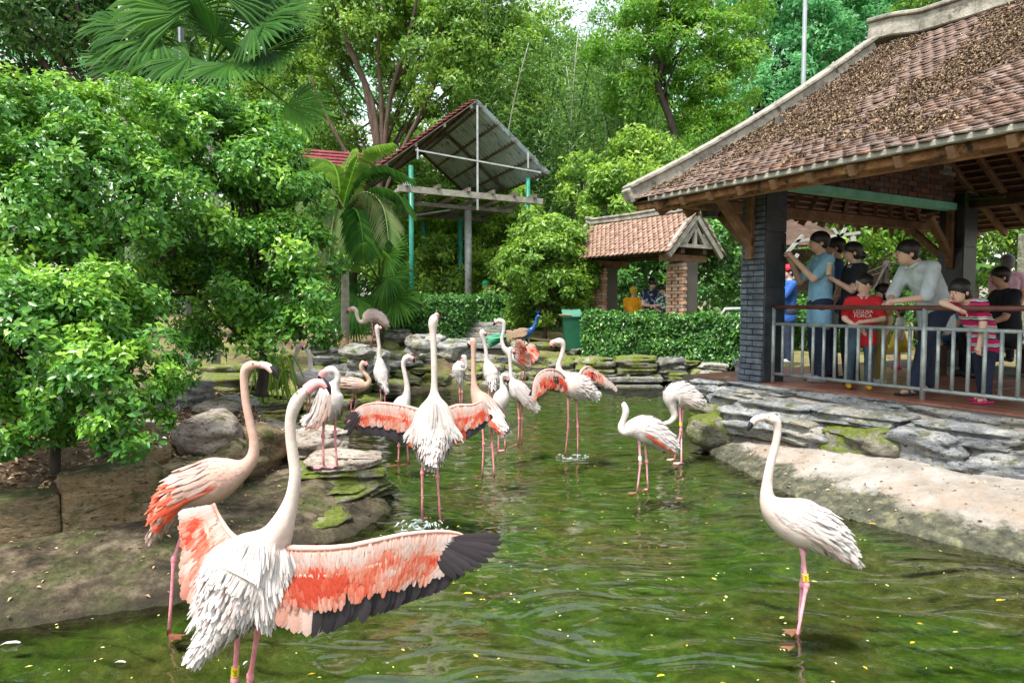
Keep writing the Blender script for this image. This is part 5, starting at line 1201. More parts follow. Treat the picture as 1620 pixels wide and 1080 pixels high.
# second small canopy roof behind (grey sheet and red eave at left)
m = MB(); a = P(650, 345, 20); b = P(735, 332, 20.5); m.beam(a, b, 1.4, .03); m.build('lower_sheet', MT['canopy_sheet'], cn)
t = thing('red_roof', 'bit of a dark red tiled roof edge showing between the shrub and the feather palm', 'roof', P(500, 250, 19))
m = MB()
for k in range(5):
    for j in range(14):
        a = P(478 + j * 8, 238 + k * 5 + j * .6, 19 - k * .12); m.box(a, (.15, .14, .05), (V((1, .1, 0)).normalized(), V((0, 1, .6)).normalized(), V((0, -.6, 1)).normalized()))
m.build('roof_tiles', MT['canopy_red'], t, kind='stuff')
m = MB(); m.beam(P(470, 262, 19.2), P(600, 268, 19.2), .1, .1); m.build('eave_board', MT['dark_wood'], t)
# ---------------------------------------------------------------- light poles
MT['pole_grey'] = M('pole_grey', [(0.3, (0.16, 0.19, 0.2)), (0.7, (0.26, 0.3, 0.31))], scale=3, rough=0.5)
for px, Y, r_, lb in ((1262, 22, .075, 'tall grey steel pole rising behind the pavilion roof'), (298, 11.2, .045, 'grey steel pole half hidden in the fan palm')):
    a = XY(px, Y); t = thing('light_pole', lb, 'pole', V((a.x, Y, .6)))
    m = MB(); m.tube([V((a.x, Y, .6)), V((a.x, Y, 6)), V((a.x, Y, 13 if px > 500 else P(px, 120, Y).z))], [r_ * 1.2, r_, r_ * .8], 12); m.build('shaft', MT['pole_grey'], t, smooth=True)
    m = MB(); m.tube([V((a.x, Y, .6)), V((a.x, Y, .75))], [r_ * 2, r_ * 2], 12); m.build('base_plate', MT['pole_grey'], t)
# ---------------------------------------------------------------- green bin
MT['bin'] = M('bin', [(0.3, (0.005, 0.06, 0.03)), (0.7, (0.012, 0.12, 0.06))], scale=3, rough=0.45)
MT['bin_lid'] = M('bin_lid', [(0.3, (0.04, 0.17, 0.11)), (0.7, (0.13, 0.3, 0.23))], scale=3, rough=0.4)
c = P(905, 545, 14.5); c.z = .62; t = thing('wheelie_bin', 'green wheeled rubbish bin at the left end of the long hedge', 'bin', c)
m = MB(); b0 = [c + V((x * .16, y * .22, 0)) for x, y in ((-1, -1), (1, -1), (1, 1), (-1, 1))]; b1 = [c + V((x * .2, y * .28, .68)) for x, y in ((-1, -1), (1, -1), (1, 1), (-1, 1))]
m.add(b0 + b1, [(3, 2, 1, 0), (4, 5, 6, 7), (0, 1, 5, 4), (1, 2, 6, 5), (2, 3, 7, 6), (3, 0, 4, 7)]); m.build('body', MT['bin'], t)
m = MB(); m.box(c + V((0, 0, .7)), (.45, .62, .045), bev=.015); m.build('rim', MT['bin'], t)
m = MB(); m.box(c + V((0, .03, .77)), (.42, .56, .045), (V((1, 0, 0)), V((0, .96, .26)), V((0, -.26, .96))), bev=.02); m.build('lid', MT['bin_lid'], t)
for sx in (-.16, .16): m = MB(); m.tube([c + V((sx - .03, .22, .1)), c + V((sx + .03, .22, .1))], [.1, .1], 14); m.build('wheel', MT['black_plastic'], t)
m = MB(); m.tube([P(884, 498, 14.2), P(905, 499, 14.2)], [.02, .02], 6); m.build('wooden_rod', MT['brown_wood'], label='thin brown wooden rod sticking out beside the green bin', cat='rod')
# ---------------------------------------------------------------- squirrel figure
MT['figure'] = M('figure', [(0.3, (0.16, 0.1, 0.05)), (0.7, (0.36, 0.25, 0.13))], scale=20, rough=0.8, bump=.4)
c = P(545, 556, 11.6); k = 11.6 / 1080
t = thing('squirrel_figure', 'small brown animal garden figure sitting upright on a rock left of the pale tan flamingo', 'statue', c)
m = MB(); m.tube([c + V((0, 0, 0)), c + V((0, 0, 8 * k)), c + V((0, 0, 16 * k)), c + V((-1 * k, 0, 22 * k))], [8 * k, 8.5 * k, 6 * k, 3.6 * k], 12)
m.ball(c + V((-2 * k, 0, 25 * k)), (5.6 * k, 4 * k, 4 * k)); m.ball(c + V((-7 * k, 0, 24 * k)), (2.8 * k, 2 * k, 2 * k)); m.build('body', MT['figure'], t, smooth=True)
for s_ in (-1, 1):
    m = MB(); m.ball(c + V((1 * k, s_ * 2.5 * k, 30 * k)), (1.4 * k, 1 * k, 2.4 * k)); m.build('ear', MT['figure'], t, smooth=True)
    m = MB(); m.tube([c + V((-4 * k, s_ * 5 * k, 15 * k)), c + V((-9 * k, s_ * 3 * k, 11 * k)), c + V((-10 * k, s_ * 1 * k, 15 * k))], [2.2 * k, 1.8 * k, 1.2 * k], 8); m.build('arm', MT['figure'], t, smooth=True)
m = MB(); m.tube([c + V((7 * k, 0, 2 * k)), c + V((12 * k, 0, 8 * k)), c + V((10 * k, 0, 16 * k)), c + V((14 * k, 0, 20 * k))], [3 * k, 4.5 * k, 4 * k, 1 * k], 10); m.build('tail', MT['figure'], t, smooth=True)
# ---------------------------------------------------------------- roofed stand with white trusses behind the pavilion
MT['white_beam'] = M('white_beam', [(0.3, (0.22, 0.22, 0.2)), (0.7, (0.36, 0.36, 0.33))], scale=4, rough=.7)
t = thing('open_shed', 'open shed with whitish timber trusses and a red tiled roof behind the visitors', 'shed', V((6.4, 14.4, .6))); Ys = 14.4
for a, b in (((1238, 441), (1345, 428)), ((1256, 382), (1360, 368)), ((1240, 436), (1262, 402)), ((1318, 362), (1327, 376)), ((1337, 362), (1328, 376)), ((1245, 400), (1270, 372))):
    m = MB(); m.beam(P(*a, Ys), P(*b, Ys), .06, .07, up=V((0, -1, 0))); m.build('truss_member', MT['white_beam'], t)
for px in (1345,): m = MB(); a = XY(px, Ys); m.beam(V((a.x, Ys, .55)), V((a.x, Ys, 3.0)), .1, .1, up=V((0, -1, 0))); m.build('post', MT['white_beam'] if px != 1130 else MT['grey_wood'], t)
m = MB(); a = P(1100, 412, Ys); b = P(1420, 395, Ys); m.beam(V((5.6, 15.6, 3.25)), V((7.2, 15.6, 3.25)), 1.6, .05, up=V((0, -.5, .86))); m.build('roof_deck', MT['dark_wood'], t)
m = MB(); m.box((7.6, 16.6, 1.7), (3.0, .15, 2.4)); m.build('back_wall', MT['dark_wood'], t)
# mossy wall beyond the terrace, at the right edge
m = MB(); m.box(P(1640, 470, 13) + V((.4, 0, -.4)), (1.4, .3, 3.2), bev=.02); o = m.build('garden_wall', rockM('stained_wall', G3((.2, .2, .15), (.36, .36, .28), (.5, .5, .42)), moss=(.14, .16, .05), mossth=.56), label='stained old plaster wall with moss beyond the terrace at the right edge', cat='wall')
# grey barrier rail behind the hedge, between gateway and pillar
t = thing('barrier', 'grey bent tube barrier standing behind the hedge left of the slate pillar', 'barrier', P(1150, 530, 12.9)); Yb_ = 12.9
m = MB(); m.tube([P(1142, 525, Yb_), P(1142, 497, Yb_), P(1147, 489, Yb_), P(1200, 488, Yb_)], [.035] * 4, 8); m.build('hoop', MT['rail_metal'], t, smooth=True)
m = MB(); m.tube([P(1142, 508, Yb_), P(1200, 508, Yb_)], [.025] * 2, 8); m.build('cross_tube', MT['rail_metal'], t, smooth=True)
# bench at the right behind the rail
t = thing('bench', 'grey wooden bench under the seated visitor in black at the right edge', 'bench', W(.6, 5.0, FZ)); 
b0 = P(1535, 560, 9.3); b0.z = 1.12
for k_ in range(3): m = MB(); m.beam(b0 + V((0, k_ * .14, 0)), b0 + V((1.7, k_ * .14 + .2, 0)), .12, .035); m.build('slat', MT['grey_wood'], t)
for d_ in (.15, 1.5): m = MB(); m.box(b0 + V((d_, .14, -.22)), (.1, .36, .38)); m.build('leg', MT['grey_wood'], t)
# ---------------------------------------------------------------- flamingos
def birdM(name, stops, **kw): return M(name, stops, scale=22, rough=0.75, bump=0.35, bscale=70, stretch=(1, 1, 1), **kw)
MT['bird_white'] = birdM('bird_white', [(0.3, (0.5, 0.42, 0.39)), (0.6, (0.62, 0.56, 0.54)), (0.8, (0.68, 0.64, 0.62))])
MT['bird_pink'] = birdM('bird_pink', [(0.3, (0.42, 0.25, 0.2)), (0.6, (0.55, 0.36, 0.3)), (0.8, (0.62, 0.47, 0.41))])
MT['bird_tan'] = birdM('bird_tan', [(0.3, (0.42, 0.26, 0.18)), (0.6, (0.6, 0.41, 0.31)), (0.8, (0.72, 0.54, 0.44))])
MT['neck_white'] = birdM('neck_white', [(0.3, (0.54, 0.42, 0.37)), (0.7, (0.66, 0.57, 0.52))])
MT['neck_pink'] = birdM('neck_pink', [(0.3, (0.46, 0.27, 0.21)), (0.7, (0.58, 0.39, 0.32))])
def fM(name, stops, tr=.2): return M(name, stops, scale=30, rough=.7, rattr=True, rndmix=.8, trans=tr, bump=.3, bscale=90)
MT['f_white'] = fM('f_white', [(0.0, (0.42, 0.33, 0.3)), (0.4, (0.58, 0.52, 0.5)), (1.0, (0.74, 0.7, 0.68))])
MT['f_blush'] = fM('f_blush', [(0.0, (0.52, 0.3, 0.25)), (0.4, (0.62, 0.46, 0.42)), (1.0, (0.7, 0.6, 0.57))])
MT['f_pink'] = fM('f_pink', [(0.0, (0.36, 0.17, 0.13)), (0.45, (0.5, 0.32, 0.27)), (1.0, (0.62, 0.48, 0.43))])
MT['f_tan'] = fM('f_tan', [(0.0, (0.32, 0.19, 0.14)), (0.45, (0.55, 0.38, 0.3)), (1.0, (0.76, 0.6, 0.52))])
MT['f_coral'] = fM('f_coral', [(0.0, (0.6, 0.035, 0.012)), (0.4, (0.72, 0.08, 0.035)), (0.75, (0.76, 0.2, 0.12)), (1.0, (0.78, 0.4, 0.3))])
MT['f_rose'] = fM('f_rose', [(0.0, (0.68, 0.24, 0.17)), (0.5, (0.72, 0.4, 0.32)), (1.0, (0.74, 0.56, 0.5))])
MT['f_wing'] = M('f_wing', [(0.0, (0.7, 0.6, 0.57)), (0.3, (0.72, 0.43, 0.36)), (0.6, (0.72, 0.24, 0.16)), (0.9, (0.68, 0.11, 0.06)), (1.0, (0.64, 0.06, 0.03))], scale=60, rough=.75, rattr=True, rndmix=.93, trans=.15)
MT['f_black'] = fM('f_black', [(0.0, (0.012, 0.01, 0.012)), (1.0, (0.045, 0.035, 0.042))], .05)
MT['leg_pink'] = M('leg_pink', [(0.3, (0.6, 0.16, 0.2)), (0.7, (0.78, 0.34, 0.38))], scale=40, rough=.5, bump=.4, bscale=160)
MT['leg_rose'] = M('leg_rose', [(0.3, (0.72, 0.25, 0.33)), (0.7, (0.82, 0.45, 0.5))], scale=40, rough=.5, bump=.4, bscale=160)
MT['bill_pink'] = M('bill_pink', [(0.3, (0.7, 0.25, 0.27)), (0.7, (0.8, 0.4, 0.4))], scale=20, rough=.35, coat=.2)
MT['bill_pale'] = M('bill_pale', [(0.3, (0.74, 0.45, 0.45)), (0.7, (0.82, 0.6, 0.58))], scale=20, rough=.35, coat=.2)
MT['bill_black'] = M('bill_black', (0.012, 0.012, 0.016), rough=.25, coat=.3)
MT['eye'] = M('eye', (0.5, 0.36, 0.06), rough=.1, coat=.6)
MT['pupil'] = M('pupil', (0.008, 0.008, 0.008), rough=.1, coat=.6)
MT['ring_yellow'] = M('ring_yellow', (0.75, 0.58, 0.03), rough=.35)
MT['ring_white'] = M('ring_white', (0.7, 0.8, 0.78), rough=.35)

def feather(m, p, d, n, L_, wd, mat=0, rnd=.5, curve=.18):
    """rounded feather: base p, direction d, face normal n"""
    d = d.normalized(); s = d.cross(n)
    if s.length < 1e-5: s = d.orthogonal()
    s.normalize(); n0 = V(n).normalized(); n = s.cross(d)
    def q(u, w_): return p + d * (L_ * u) + s * (wd * .5 * w_) + n * (L_ * curve * (u * (1 - u)) * 1.2 - abs(w_) * wd * .14)
    vs = [q(0, 0), q(.3, -.8), q(.35, 0), q(.3, .8), q(.75, -1), q(.8, 0), q(.75, 1), q(.95, -.55), q(1, 0), q(.95, .55)]
    m.add(vs, [(2, 1, 0), (3, 2, 0), (2, 5, 4, 1), (3, 6, 5, 2), (5, 8, 7, 4), (6, 9, 8, 5)], mat, rnd,
          nrm=[(n0 + d * a_ + s * b_).normalized() for a_, b_ in ((0, 0), (0, -.18), (0, 0), (0, .18), (.08, -.24), (.08, 0), (.08, .24), (.16, -.14), (.2, 0), (.16, .14))])

def px3(Y):
    return lambda p, i=0: P(p[0], p[1], Y + (p[2] if len(p) > 2 else 0))
RS = random.Random(5)
def flamingo(label, Y, spine, nb, bill, tip, legs, eyes=None, side=(0, 1, 0), body='white', plume=120, fl=.09, legmat='leg_pink', under=None, webs=(-1, 0), group='flamingos in and around the pond',
             flat=1.0, ring=None, billmat='bill_pink', ruff=0.0, name='flamingo', accent=None, seed=1, knob=1.0, neck=None):
    """spine: (px,py,dy,r) from the forehead down the neck to the tail; nb = index where the body begins; bill/tip: (px,py,dy,r)"""
    k = Y / 1080; rr = random.Random(seed); side = V(side).normalized()
    foot = legs[0][-1]; base = P(foot[0], foot[1], Y + foot[2])
    t = thing(name, label, 'flamingo', base, group)
    S_ = [tuple(P(x, y, Y + dy)) + (r_ * k,) for x, y, dy, r_ in spine]
    for q_ in range(3, nb): S_[q_] = S_[q_][:3] + (S_[q_][3] * .88,)
    sub = 5; c = catmull(S_, sub); m = MB(); nbody = nb * sub
    pts = [V(p[:3]) for p in c]; n = len(pts)
    rads = []
    for i, p in enumerate(c):
        f = min(1, max(0, (i - nbody) / (sub * 1.5))); w_ = 1 - f * (1 - flat)
        rads.append((max(.002, p[3]) * w_, max(.002, p[3])))
    rads[0] = (rads[0][0] * .35, rads[0][1] * .35)
    m.tube(pts, rads, 14, 0, side=side); nm = {'white': 'bird_white', 'pink': 'bird_pink', 'tan': 'bird_tan'}[body]
    m.build('body', MT[nm if neck is None else neck], t, smooth=True)
    # plumage: overlapping feathers lying along the body, pointing to the tail
    fm = {'white': ['f_white', 'f_blush'], 'pink': ['f_pink', 'f_blush'], 'tan': ['f_tan', 'f_pink']}[body]
    m = MB()
    L0 = nbody + sub // 2; tot = [(i) for i in range(L0, n - 2)]
    fl = fl * .72
    for _ in range(int(plume * 2.6)):
        i = rr.choice(tot); ang = rr.uniform(0, 2 * math.pi); tg = (pts[i + 1] - pts[i - 1]).normalized(); a = side - tg * side.dot(tg)
        if a.length < .05: continue
        a.normalize(); b = tg.cross(a); ra, rb = rads[i]; nn = (a * math.cos(ang) + b * math.sin(ang))
        p = pts[i] + a * (ra * .97 * math.cos(ang)) + b * (rb * .97 * math.sin(ang)); f = (i - L0) / max(1, n - L0)
        lift = .05 + ruff * rr.uniform(.1, .7); s2 = nn.cross(tg)
        d = tg + nn * lift + s2 * rr.gauss(0, .12 + ruff * .35) - V((0, 0, .15 * f)); L_ = fl * (.55 + .75 * f) * rr.uniform(.75, 1.2)
        feather(m, p - nn * .006, d, nn, L_, L_ * (.13 + .07 * rr.random()), 0 if rr.random() < .85 else 1, min(1, max(0, rr.gauss(.66, .12))), .05 + ruff * .1)
    m.build('plumage', [MT[x] for x in fm], t, smooth=False, kind='stuff')
    # wing folded along each side: long feathers sweeping back
    if accent is not None:
        for sg in (-1, 1):
            m = MB(); rows = accent.get('rows', 5); n0 = nbody + int(sub * .9); n1 = n - 3; mats = [MT['f_' + x] for x in accent.get('mats', ['white', 'blush', 'coral'])]
            for row in range(rows):
                for q in range(30):
                    f = (q + .5 * (row % 2) + rr.uniform(-.3, .3)) / 30; f = max(0, f); i = min(n1, int(n0 + (n1 - n0) * (f * .8))); tg = (pts[i + 1] - pts[i - 1]).normalized(); a = side - tg * side.dot(tg); a.normalize(); b = tg.cross(a)
                    if b.z < 0: b = -b
                    th = math.radians(66 - row * (96 / rows) + rr.gauss(0, 3)); ra, rb = rads[i]
                    nn = (a * (sg * math.cos(th)) + b * math.sin(th)).normalized()
                    p = pts[i] + a * (sg * ra * 1.05 * math.cos(th)) + b * (rb * 1.05 * math.sin(th))
                    L_ = fl * (1.15 + .75 * f) * rr.uniform(.9, 1.1)
                    d = tg + nn * .05 + V((0, 0, -.05)); mi = 0 if row < rows - 2 else (1 if row == rows - 2 else 2)
                    if mi < 2 and rr.random() < .15: mi = 1
                    if mi == 2 and f < .35: mi = 1
                    if f > .66 and accent.get('tail') and rr.random() < (f - .5) * 2.4: mi = 2
                    feather(m, p, d + V((rr.gauss(0, .04), rr.gauss(0, .04), rr.gauss(0, .04))), nn, L_, L_ * .15, mi, min(1, max(0, rr.gauss(.6, .17))), .06)
            m.build('folded_wing', mats, t, kind='stuff')
    # bill
    if bill:
        B_ = catmull([tuple(P(x, y, Y + dy)) + (r_ * k,) for x, y, dy, r_ in bill], 4); m = MB(); m.tube([V(p[:3]) for p in B_], [(max(.0015, p[3] * .85), max(.0015, p[3] * 1.22)) for p in B_], 10, side=side); m.build('bill', MT[billmat], t, smooth=True)
    if tip:
        B_ = catmull([tuple(P(x, y, Y + dy)) + (r_ * k,) for x, y, dy, r_ in tip], 4); m = MB(); m.tube([V(p[:3]) for p in B_], [(max(.0012, p[3] * .85), max(.0012, p[3] * 1.15)) for p in B_], 10, side=side); m.build('bill_tip', MT['bill_black'], t, smooth=True)
    if eyes:
        for sg in (-1, 1):
            ex, ey, er, off_ = eyes; c0 = P(ex, ey, Y + spine[1][2]) + side * (sg * off_ * k); m = MB(); m.ball(c0, er * k, 10, 6); e = m.build('eye', MT['eye'], t, smooth=True)
            m = MB(); m.ball(c0 + side * (sg * er * k * .55), er * k * .6, 8, 6); m.build('pupil', MT['pupil'], e, smooth=True)
    # legs
    for li, lg in enumerate(legs):
        q = [P(x, y, Y + dy) for x, y, dy in lg]; m = MB(); nq = len(q); lr = .0085 * knob
        if nq == 3:
            a, b, c2 = q; path = [a, a.lerp(b, .35), a.lerp(b, .85), b, b.lerp(c2, .12), b.lerp(c2, .6), c2]; rs = [lr * 2.3, lr * 1.25, lr * 1.1, lr * 1.75, lr * 1.05, lr * .9, lr * 1.15]
        else: path = q; rs = [lr * 1.5] + [lr] * (nq - 1)
        m.tube(path, rs, 8); lo = m.build('leg', MT[legmat], t, smooth=True)
        if nq == 3:
            m = MB(); m.ball(b, (lr * 1.9, lr * 1.9, lr * 2.8), 8, 6); m.build('joint', MT['leg_pink'], lo, smooth=True)
        # webbed foot: three toes and the web between
        fd = V((webs[0], webs[1], 0)).normalized(); fs_ = V((-fd.y, fd.x, 0)); fl_ = .088 * knob; f0 = path[-1] + V((0, 0, -.004)); toes = [f0 + (fd * math.cos(a_) + fs_ * math.sin(a_)) * fl_ * (1 if a_ == 0 else .9) for a_ in (-.5, 0, .5)]
        m = MB(); g0 = V((0, 0, .006)); low = V((0, 0, -.004))
        vs = [f0 + g0 * 1.6, toes[0] + g0 * .3, (toes[0] + toes[1]) / 2 - fd * .018 + g0 * .3, toes[1] + g0 * .3, (toes[1] + toes[2]) / 2 - fd * .018 + g0 * .3, toes[2] + g0 * .3]
        vs += [v_ + low for v_ in vs]; m.add(vs, [(0, 1, 2), (0, 2, 3), (0, 3, 4), (0, 4, 5), (6, 8, 7), (6, 9, 8), (6, 10, 9), (6, 11, 10), (0, 6, 7, 1), (1, 7, 8, 2), (2, 8, 9, 3), (3, 9, 10, 4), (4, 10, 11, 5), (5, 11, 6, 0)])
        for tt in toes: m.tube([f0 + g0, tt], [lr * .75, lr * .4], 5)
        m.tube([f0 + g0, f0 - fd * .022], [lr * .6, lr * .3], 5)
        m.build('foot', MT[legmat], lo)
        if ring and ring[0] == li:
            _, f_, mt, txt = ring; c0 = path[0].lerp(path[3] if nq == 3 else path[1], f_); dv = ((path[3] if nq == 3 else path[1]) - path[0]).normalized(); hh = .034
            m = MB(); m.tube([c0 - dv * hh / 2, c0 + dv * hh / 2], [lr * 1.75] * 2, 14); ro = m.build('leg_ring', MT[mt], lo, smooth=False)
            if txt:
                cu = bpy.data.curves.new('ring_text', 'FONT'); cu.body = txt; cu.size = .0165; cu.align_x = 'CENTER'; cu.align_y = 'CENTER'; cu.extrude = .0003
                to = bpy.data.objects.new('ring_text', cu); COL.objects.link(to); dg = bpy.context.evaluated_depsgraph_get(); me = bpy.data.meshes.new_from_object(to.evaluated_get(dg)); bpy.data.objects.remove(to)
                me.materials.clear(); me.materials.append(MT['bill_black'])
                tv_ = (V((0, 0, 1.6)) - c0); tv_ -= dv * tv_.dot(dv); tv_.normalize(); X = dv; Z = tv_; Yx = Z.cross(X)
                # bend the text round the ring
                for v_ in me.vertices:
                    a_ = v_.co.y / (lr * 1.85); w_ = X * v_.co.x + (Z * math.cos(a_) + Yx * math.sin(a_)) * (lr * 1.8 + .0004 + v_.co.z); v_.co = w_
                o = bpy.data.objects.new('ring_text', me); o.location = c0 - off(t); link(o, ro)
    return t

def wing(t, Y, lead, trail, rows, flight, nf=16, seed=0, up=(0, -1, 0), fan=(), name='wing', plate='f_rose', fw=1.0):
    """open wing. lead/trail: lists of (px,py,dy) from shoulder to tip; rows: covert rows (f0,f1,mat,length); flight feathers: (mat, start fraction, t range)"""
    rr = random.Random(seed); LC = [V(p) for p in catmull([tuple(P(x, y, Y + d)) for x, y, d in lead], 8)]; TC = [V(p) for p in catmull([tuple(P(x, y, Y + d)) for x, y, d in trail], 8)]
    def at(C_, u): x = u * (len(C_) - 1); i = min(int(x), len(C_) - 2); return C_[i].lerp(C_[i + 1], x - i)
    m = MB(); N_ = 16; vs = []
    up = V(up).normalized()
    for i in range(N_ + 1):
        u = i / N_; a = at(LC, u); b = at(TC, u)
        for j in range(5): q = j / 4 * (.62 if u < .75 else .62 - (u - .75) * 1.2); vs.append(a.lerp(b, q) + up * (.012 * math.sin(math.pi * j / 4)))
    fs = []
    for i in range(N_):
        for j in range(4): k_ = i * 5 + j; fs.append((k_, k_ + 5, k_ + 6, k_ + 1))
    n5 = len(vs); vs += [v_ - up * .012 for v_ in vs]; fs += [tuple(x + n5 for x in f[::-1]) for f in fs[:]]
    m.add(vs, fs, 0, .6)
    m.tube([at(LC, i / 12) for i in range(13)], [.013 * (1 - .75 * i / 12) * fw for i in range(13)], 8, rnd=.7)
    wo_ = m.build(name, MT[plate], t, smooth=True)
    # flight feathers, each one a piece
    for (mat, f0, u0, u1, cnt, wd) in flight:
        for i in range(cnt):
            u = u0 + (u1 - u0) * (i + .5) / cnt; a = at(LC, u); ub = min(1, u + .02 * (u > .7)); b = at(TC, ub); s = a.lerp(b, f0); d = b - s
            m = MB(); feather(m, s - up * .004 * (i % 3), d + V((rr.gauss(0, .004), 0, rr.gauss(0, .004))), up, d.length * rr.uniform(1.02, 1.06), wd * fw, 0, rr.random(), .08); m.build('flight_feather', MT[mat], wo_)
    for (bx, by, tx, ty, dd) in fan:
        s0 = P(bx, by, Y); e0 = P(tx, ty, Y + dd); m = MB(); feather(m, s0, e0 - s0, up, (e0 - s0).length, .034 * fw, 0, rr.random(), .06); m.build('flight_feather', MT['f_black'], wo_)
    cm = MB(); fm_, n_, L0_, w0_, cc_, uw = rows   # covert reach, count, length, width, coral centre, where the white hand coverts begin
    for i in range(n_):
        u = rr.random() ** .95; f = (i / n_) * fm_ * (1 if u < .68 else 1 - (u - .68) * 1.1); a = at(LC, u); b = at(TC, u); s = a.lerp(b, f)
        nz_ = noise.noise(V((u * 9 + seed, f * 7, 1.7))); co = math.exp(-((f - cc_) / (fm_ * .42)) ** 2) * (.8 + 1.5 * nz_) * (1 if u < uw else max(0, 1 - (u - uw) / .07))
        val = min(1, max(0, co + rr.gauss(0, .1))); d = (b - a).normalized() + (at(LC, min(1, u + .02)) - at(LC, max(0, u - .02))).normalized() * (rr.gauss(.15, .08))
        k_ = (.75 + .7 * f / fm_) * rr.uniform(.85, 1.15); feather(cm, s + up * (.012 - .008 * f), d + up * .02, up + d.normalized() * .05, L0_ * k_, w0_ * k_, 0, val, .05)
    cm.build('covert_feathers', [MT['f_wing']], wo_, kind='stuff')
    return wo_

WHT = dict(mats=['white', 'white', 'blush'], rows=7); COR = dict(mats=['white', 'white', 'coral'], rows=7)
# 1 right foreground
flamingo('tall white flamingo with a yellow leg ring standing alone in the water at the right', 3.23,
         [(1206, 660, 0, 5), (1212, 660, 0, 5.6), (1221, 662, 0, 8.2), (1228, 668, 0, 8.3), (1230, 684, 0, 6.8), (1226, 706, 0, 7.0), (1219, 732, 0, 7.6), (1214, 762, 0, 9), (1214, 786, 0, 12), (1224, 803, 0, 22), (1245, 817, 0, 33), (1272, 828, 0, 39), (1297, 843, 0, 32), (1317, 859, 0, 20), (1334, 872, 0, 10), (1350, 884, 0, 3)],
         8, [(1209, 660, 0, 5), (1201, 661, 0, 4.4), (1194, 664, 0, 4.5), (1189, 670, 0, 3.8)], [(1190, 668, 0, 4), (1186, 675, 0, 3.5), (1182, 682, 0, 1)],
         [[(1268, 858, .02), (1276, 925, .02), (1259, 1019, 0)], [(1272, 858, .1), (1269, 925, .12), (1263, 997, .16)]], eyes=(1214, 658, 1.4, 5.6), plume=420, fl=.085, legmat='leg_rose', flat=.72, ring=(0, .82, 'ring_yellow', 'AV5'), accent=WHT, seed=1, billmat='bill_pale', neck='neck_white', webs=(-1, -.25))
# 2 pink flamingo behind the front one
flamingo('pale pink flamingo with an orange tail standing against the left bank, head turned right', 3.28,
         [(414, 578, 0, 5), (408, 577, 0, 5.2), (398, 578, 0, 7.8), (389, 584, 0, 8.6), (386, 600, 0, 7), (389, 636, 0, 7), (396, 670, 0, 7.6), (402, 700, 0, 8.4), (399, 724, 0, 10), (385, 740, 0, 15), (362, 750, 0, 28), (338, 759, 0, 37), (305, 773, 0, 34), (280, 795, 0, 23), (262, 818, 0, 13), (246, 840, 0, 4)],
         8, [(411, 577, 0, 5), (420, 578, 0, 4.8), (427, 582, 0, 5.2), (432, 588, 0, 4.4)], [(428, 580, 0, 4.8), (434, 586, 0, 5), (438, 594, 0, 3.2), (439, 600, 0, 1)],
         [[(302, 800, .05), (275, 885, .03), (267, 1004, 0)], [(312, 800, .12), (300, 872, .2), (290, 905, .25)]], eyes=(402, 574, 1.6, 6.5), plume=480, fl=.1, flat=.75, body='pink', accent=dict(mats=['pink', 'pink', 'coral'], rows=7, tail=1), seed=2, neck='neck_pink', billmat='bill_pale', webs=(.9, -.4))
# 3 front bird, wings open
b1 = flamingo('nearest white flamingo beating its open coral and black wings at the lower left', 2.45,
         [(490, 614, 0, 7), (484, 618, 0, 7.6), (475, 627, 0, 9.4), (467, 640, 0, 11.8), (460, 662, 0, 10), (460, 692, 0, 9.6), (464, 722, 0, 10), (467, 752, 0, 10.6), (461, 790, 0, 13), (447, 828, 0, 19), (432, 856, .02, 30), (410, 884, .02, 56), (390, 912, 0, 68), (374, 942, -.04, 54), (358, 972, -.08, 30), (338, 1000, -.11, 16), (318, 1024, -.14, 6)],
         9, [(485, 617, 0, 8.6), (494, 609, 0, 7.4), (503, 606, 0, 6.4), (511, 608, 0, 5.8), (516, 614, 0, 4.6)], [(503, 600, 0, 1.5), (512, 603, 0, 3.8), (519, 611, 0, 4.4), (523, 624, 0, 1.2)],
         [[(378, 975, .05), (371, 1075, .06), (366, 1190, .08)], [(412, 970, .1), (396, 1070, .14), (378, 1200, .1)]], eyes=(477, 620, 1.9, 8.8), side=(.55, .83, 0), plume=900, fl=.09, flat=1.12, ruff=.16, ring=(0, .86, 'ring_yellow', 'JX5'), seed=3, knob=1.0, neck='neck_white')
FANT = [(672, 868, 722, 916, 0), (680, 866, 736, 911, 0), (688, 864, 750, 904, 0), (696, 862, 762, 897, .01), (702, 860, 773, 889, .01), (707, 858, 783, 880, .02), (710, 856, 790, 870, .02), (712, 853, 795, 859, .03), (712, 850, 793, 849, .03)]
wing(b1, 2.45, [(452, 866, 0), (500, 867, -.03), (555, 863, -.06), (632, 846, -.04), (690, 840, 0), (725, 843, .02), (744, 853, .03)], [(438, 988, -.1), (486, 1004, -.1), (530, 993, -.08), (600, 968, -.05), (660, 946, 0), (708, 925, .02), (750, 876, .03)],
     (.5, 1600, .05, .012, .31, .68),
     [('f_black', .35, .2, 1.0, 34, .05), ('f_rose', .3, .0, .24, 9, .05)], seed=11, fan=FANT)
wing(b1, 2.45, [(392, 862, .02), (366, 845, .06), (348, 818, .1), (338, 796, .1)], [(322, 962, 0), (286, 942, .04), (287, 872, .08), (282, 816, .08)],
     (.6, 700, .05, .013, .32, .84),
     [('f_rose', .4, .0, .62, 12, .045), ('f_rose', .4, .62, .8, 4, .04), ('f_white', .4, .8, 1.0, 5, .03)], seed=12)
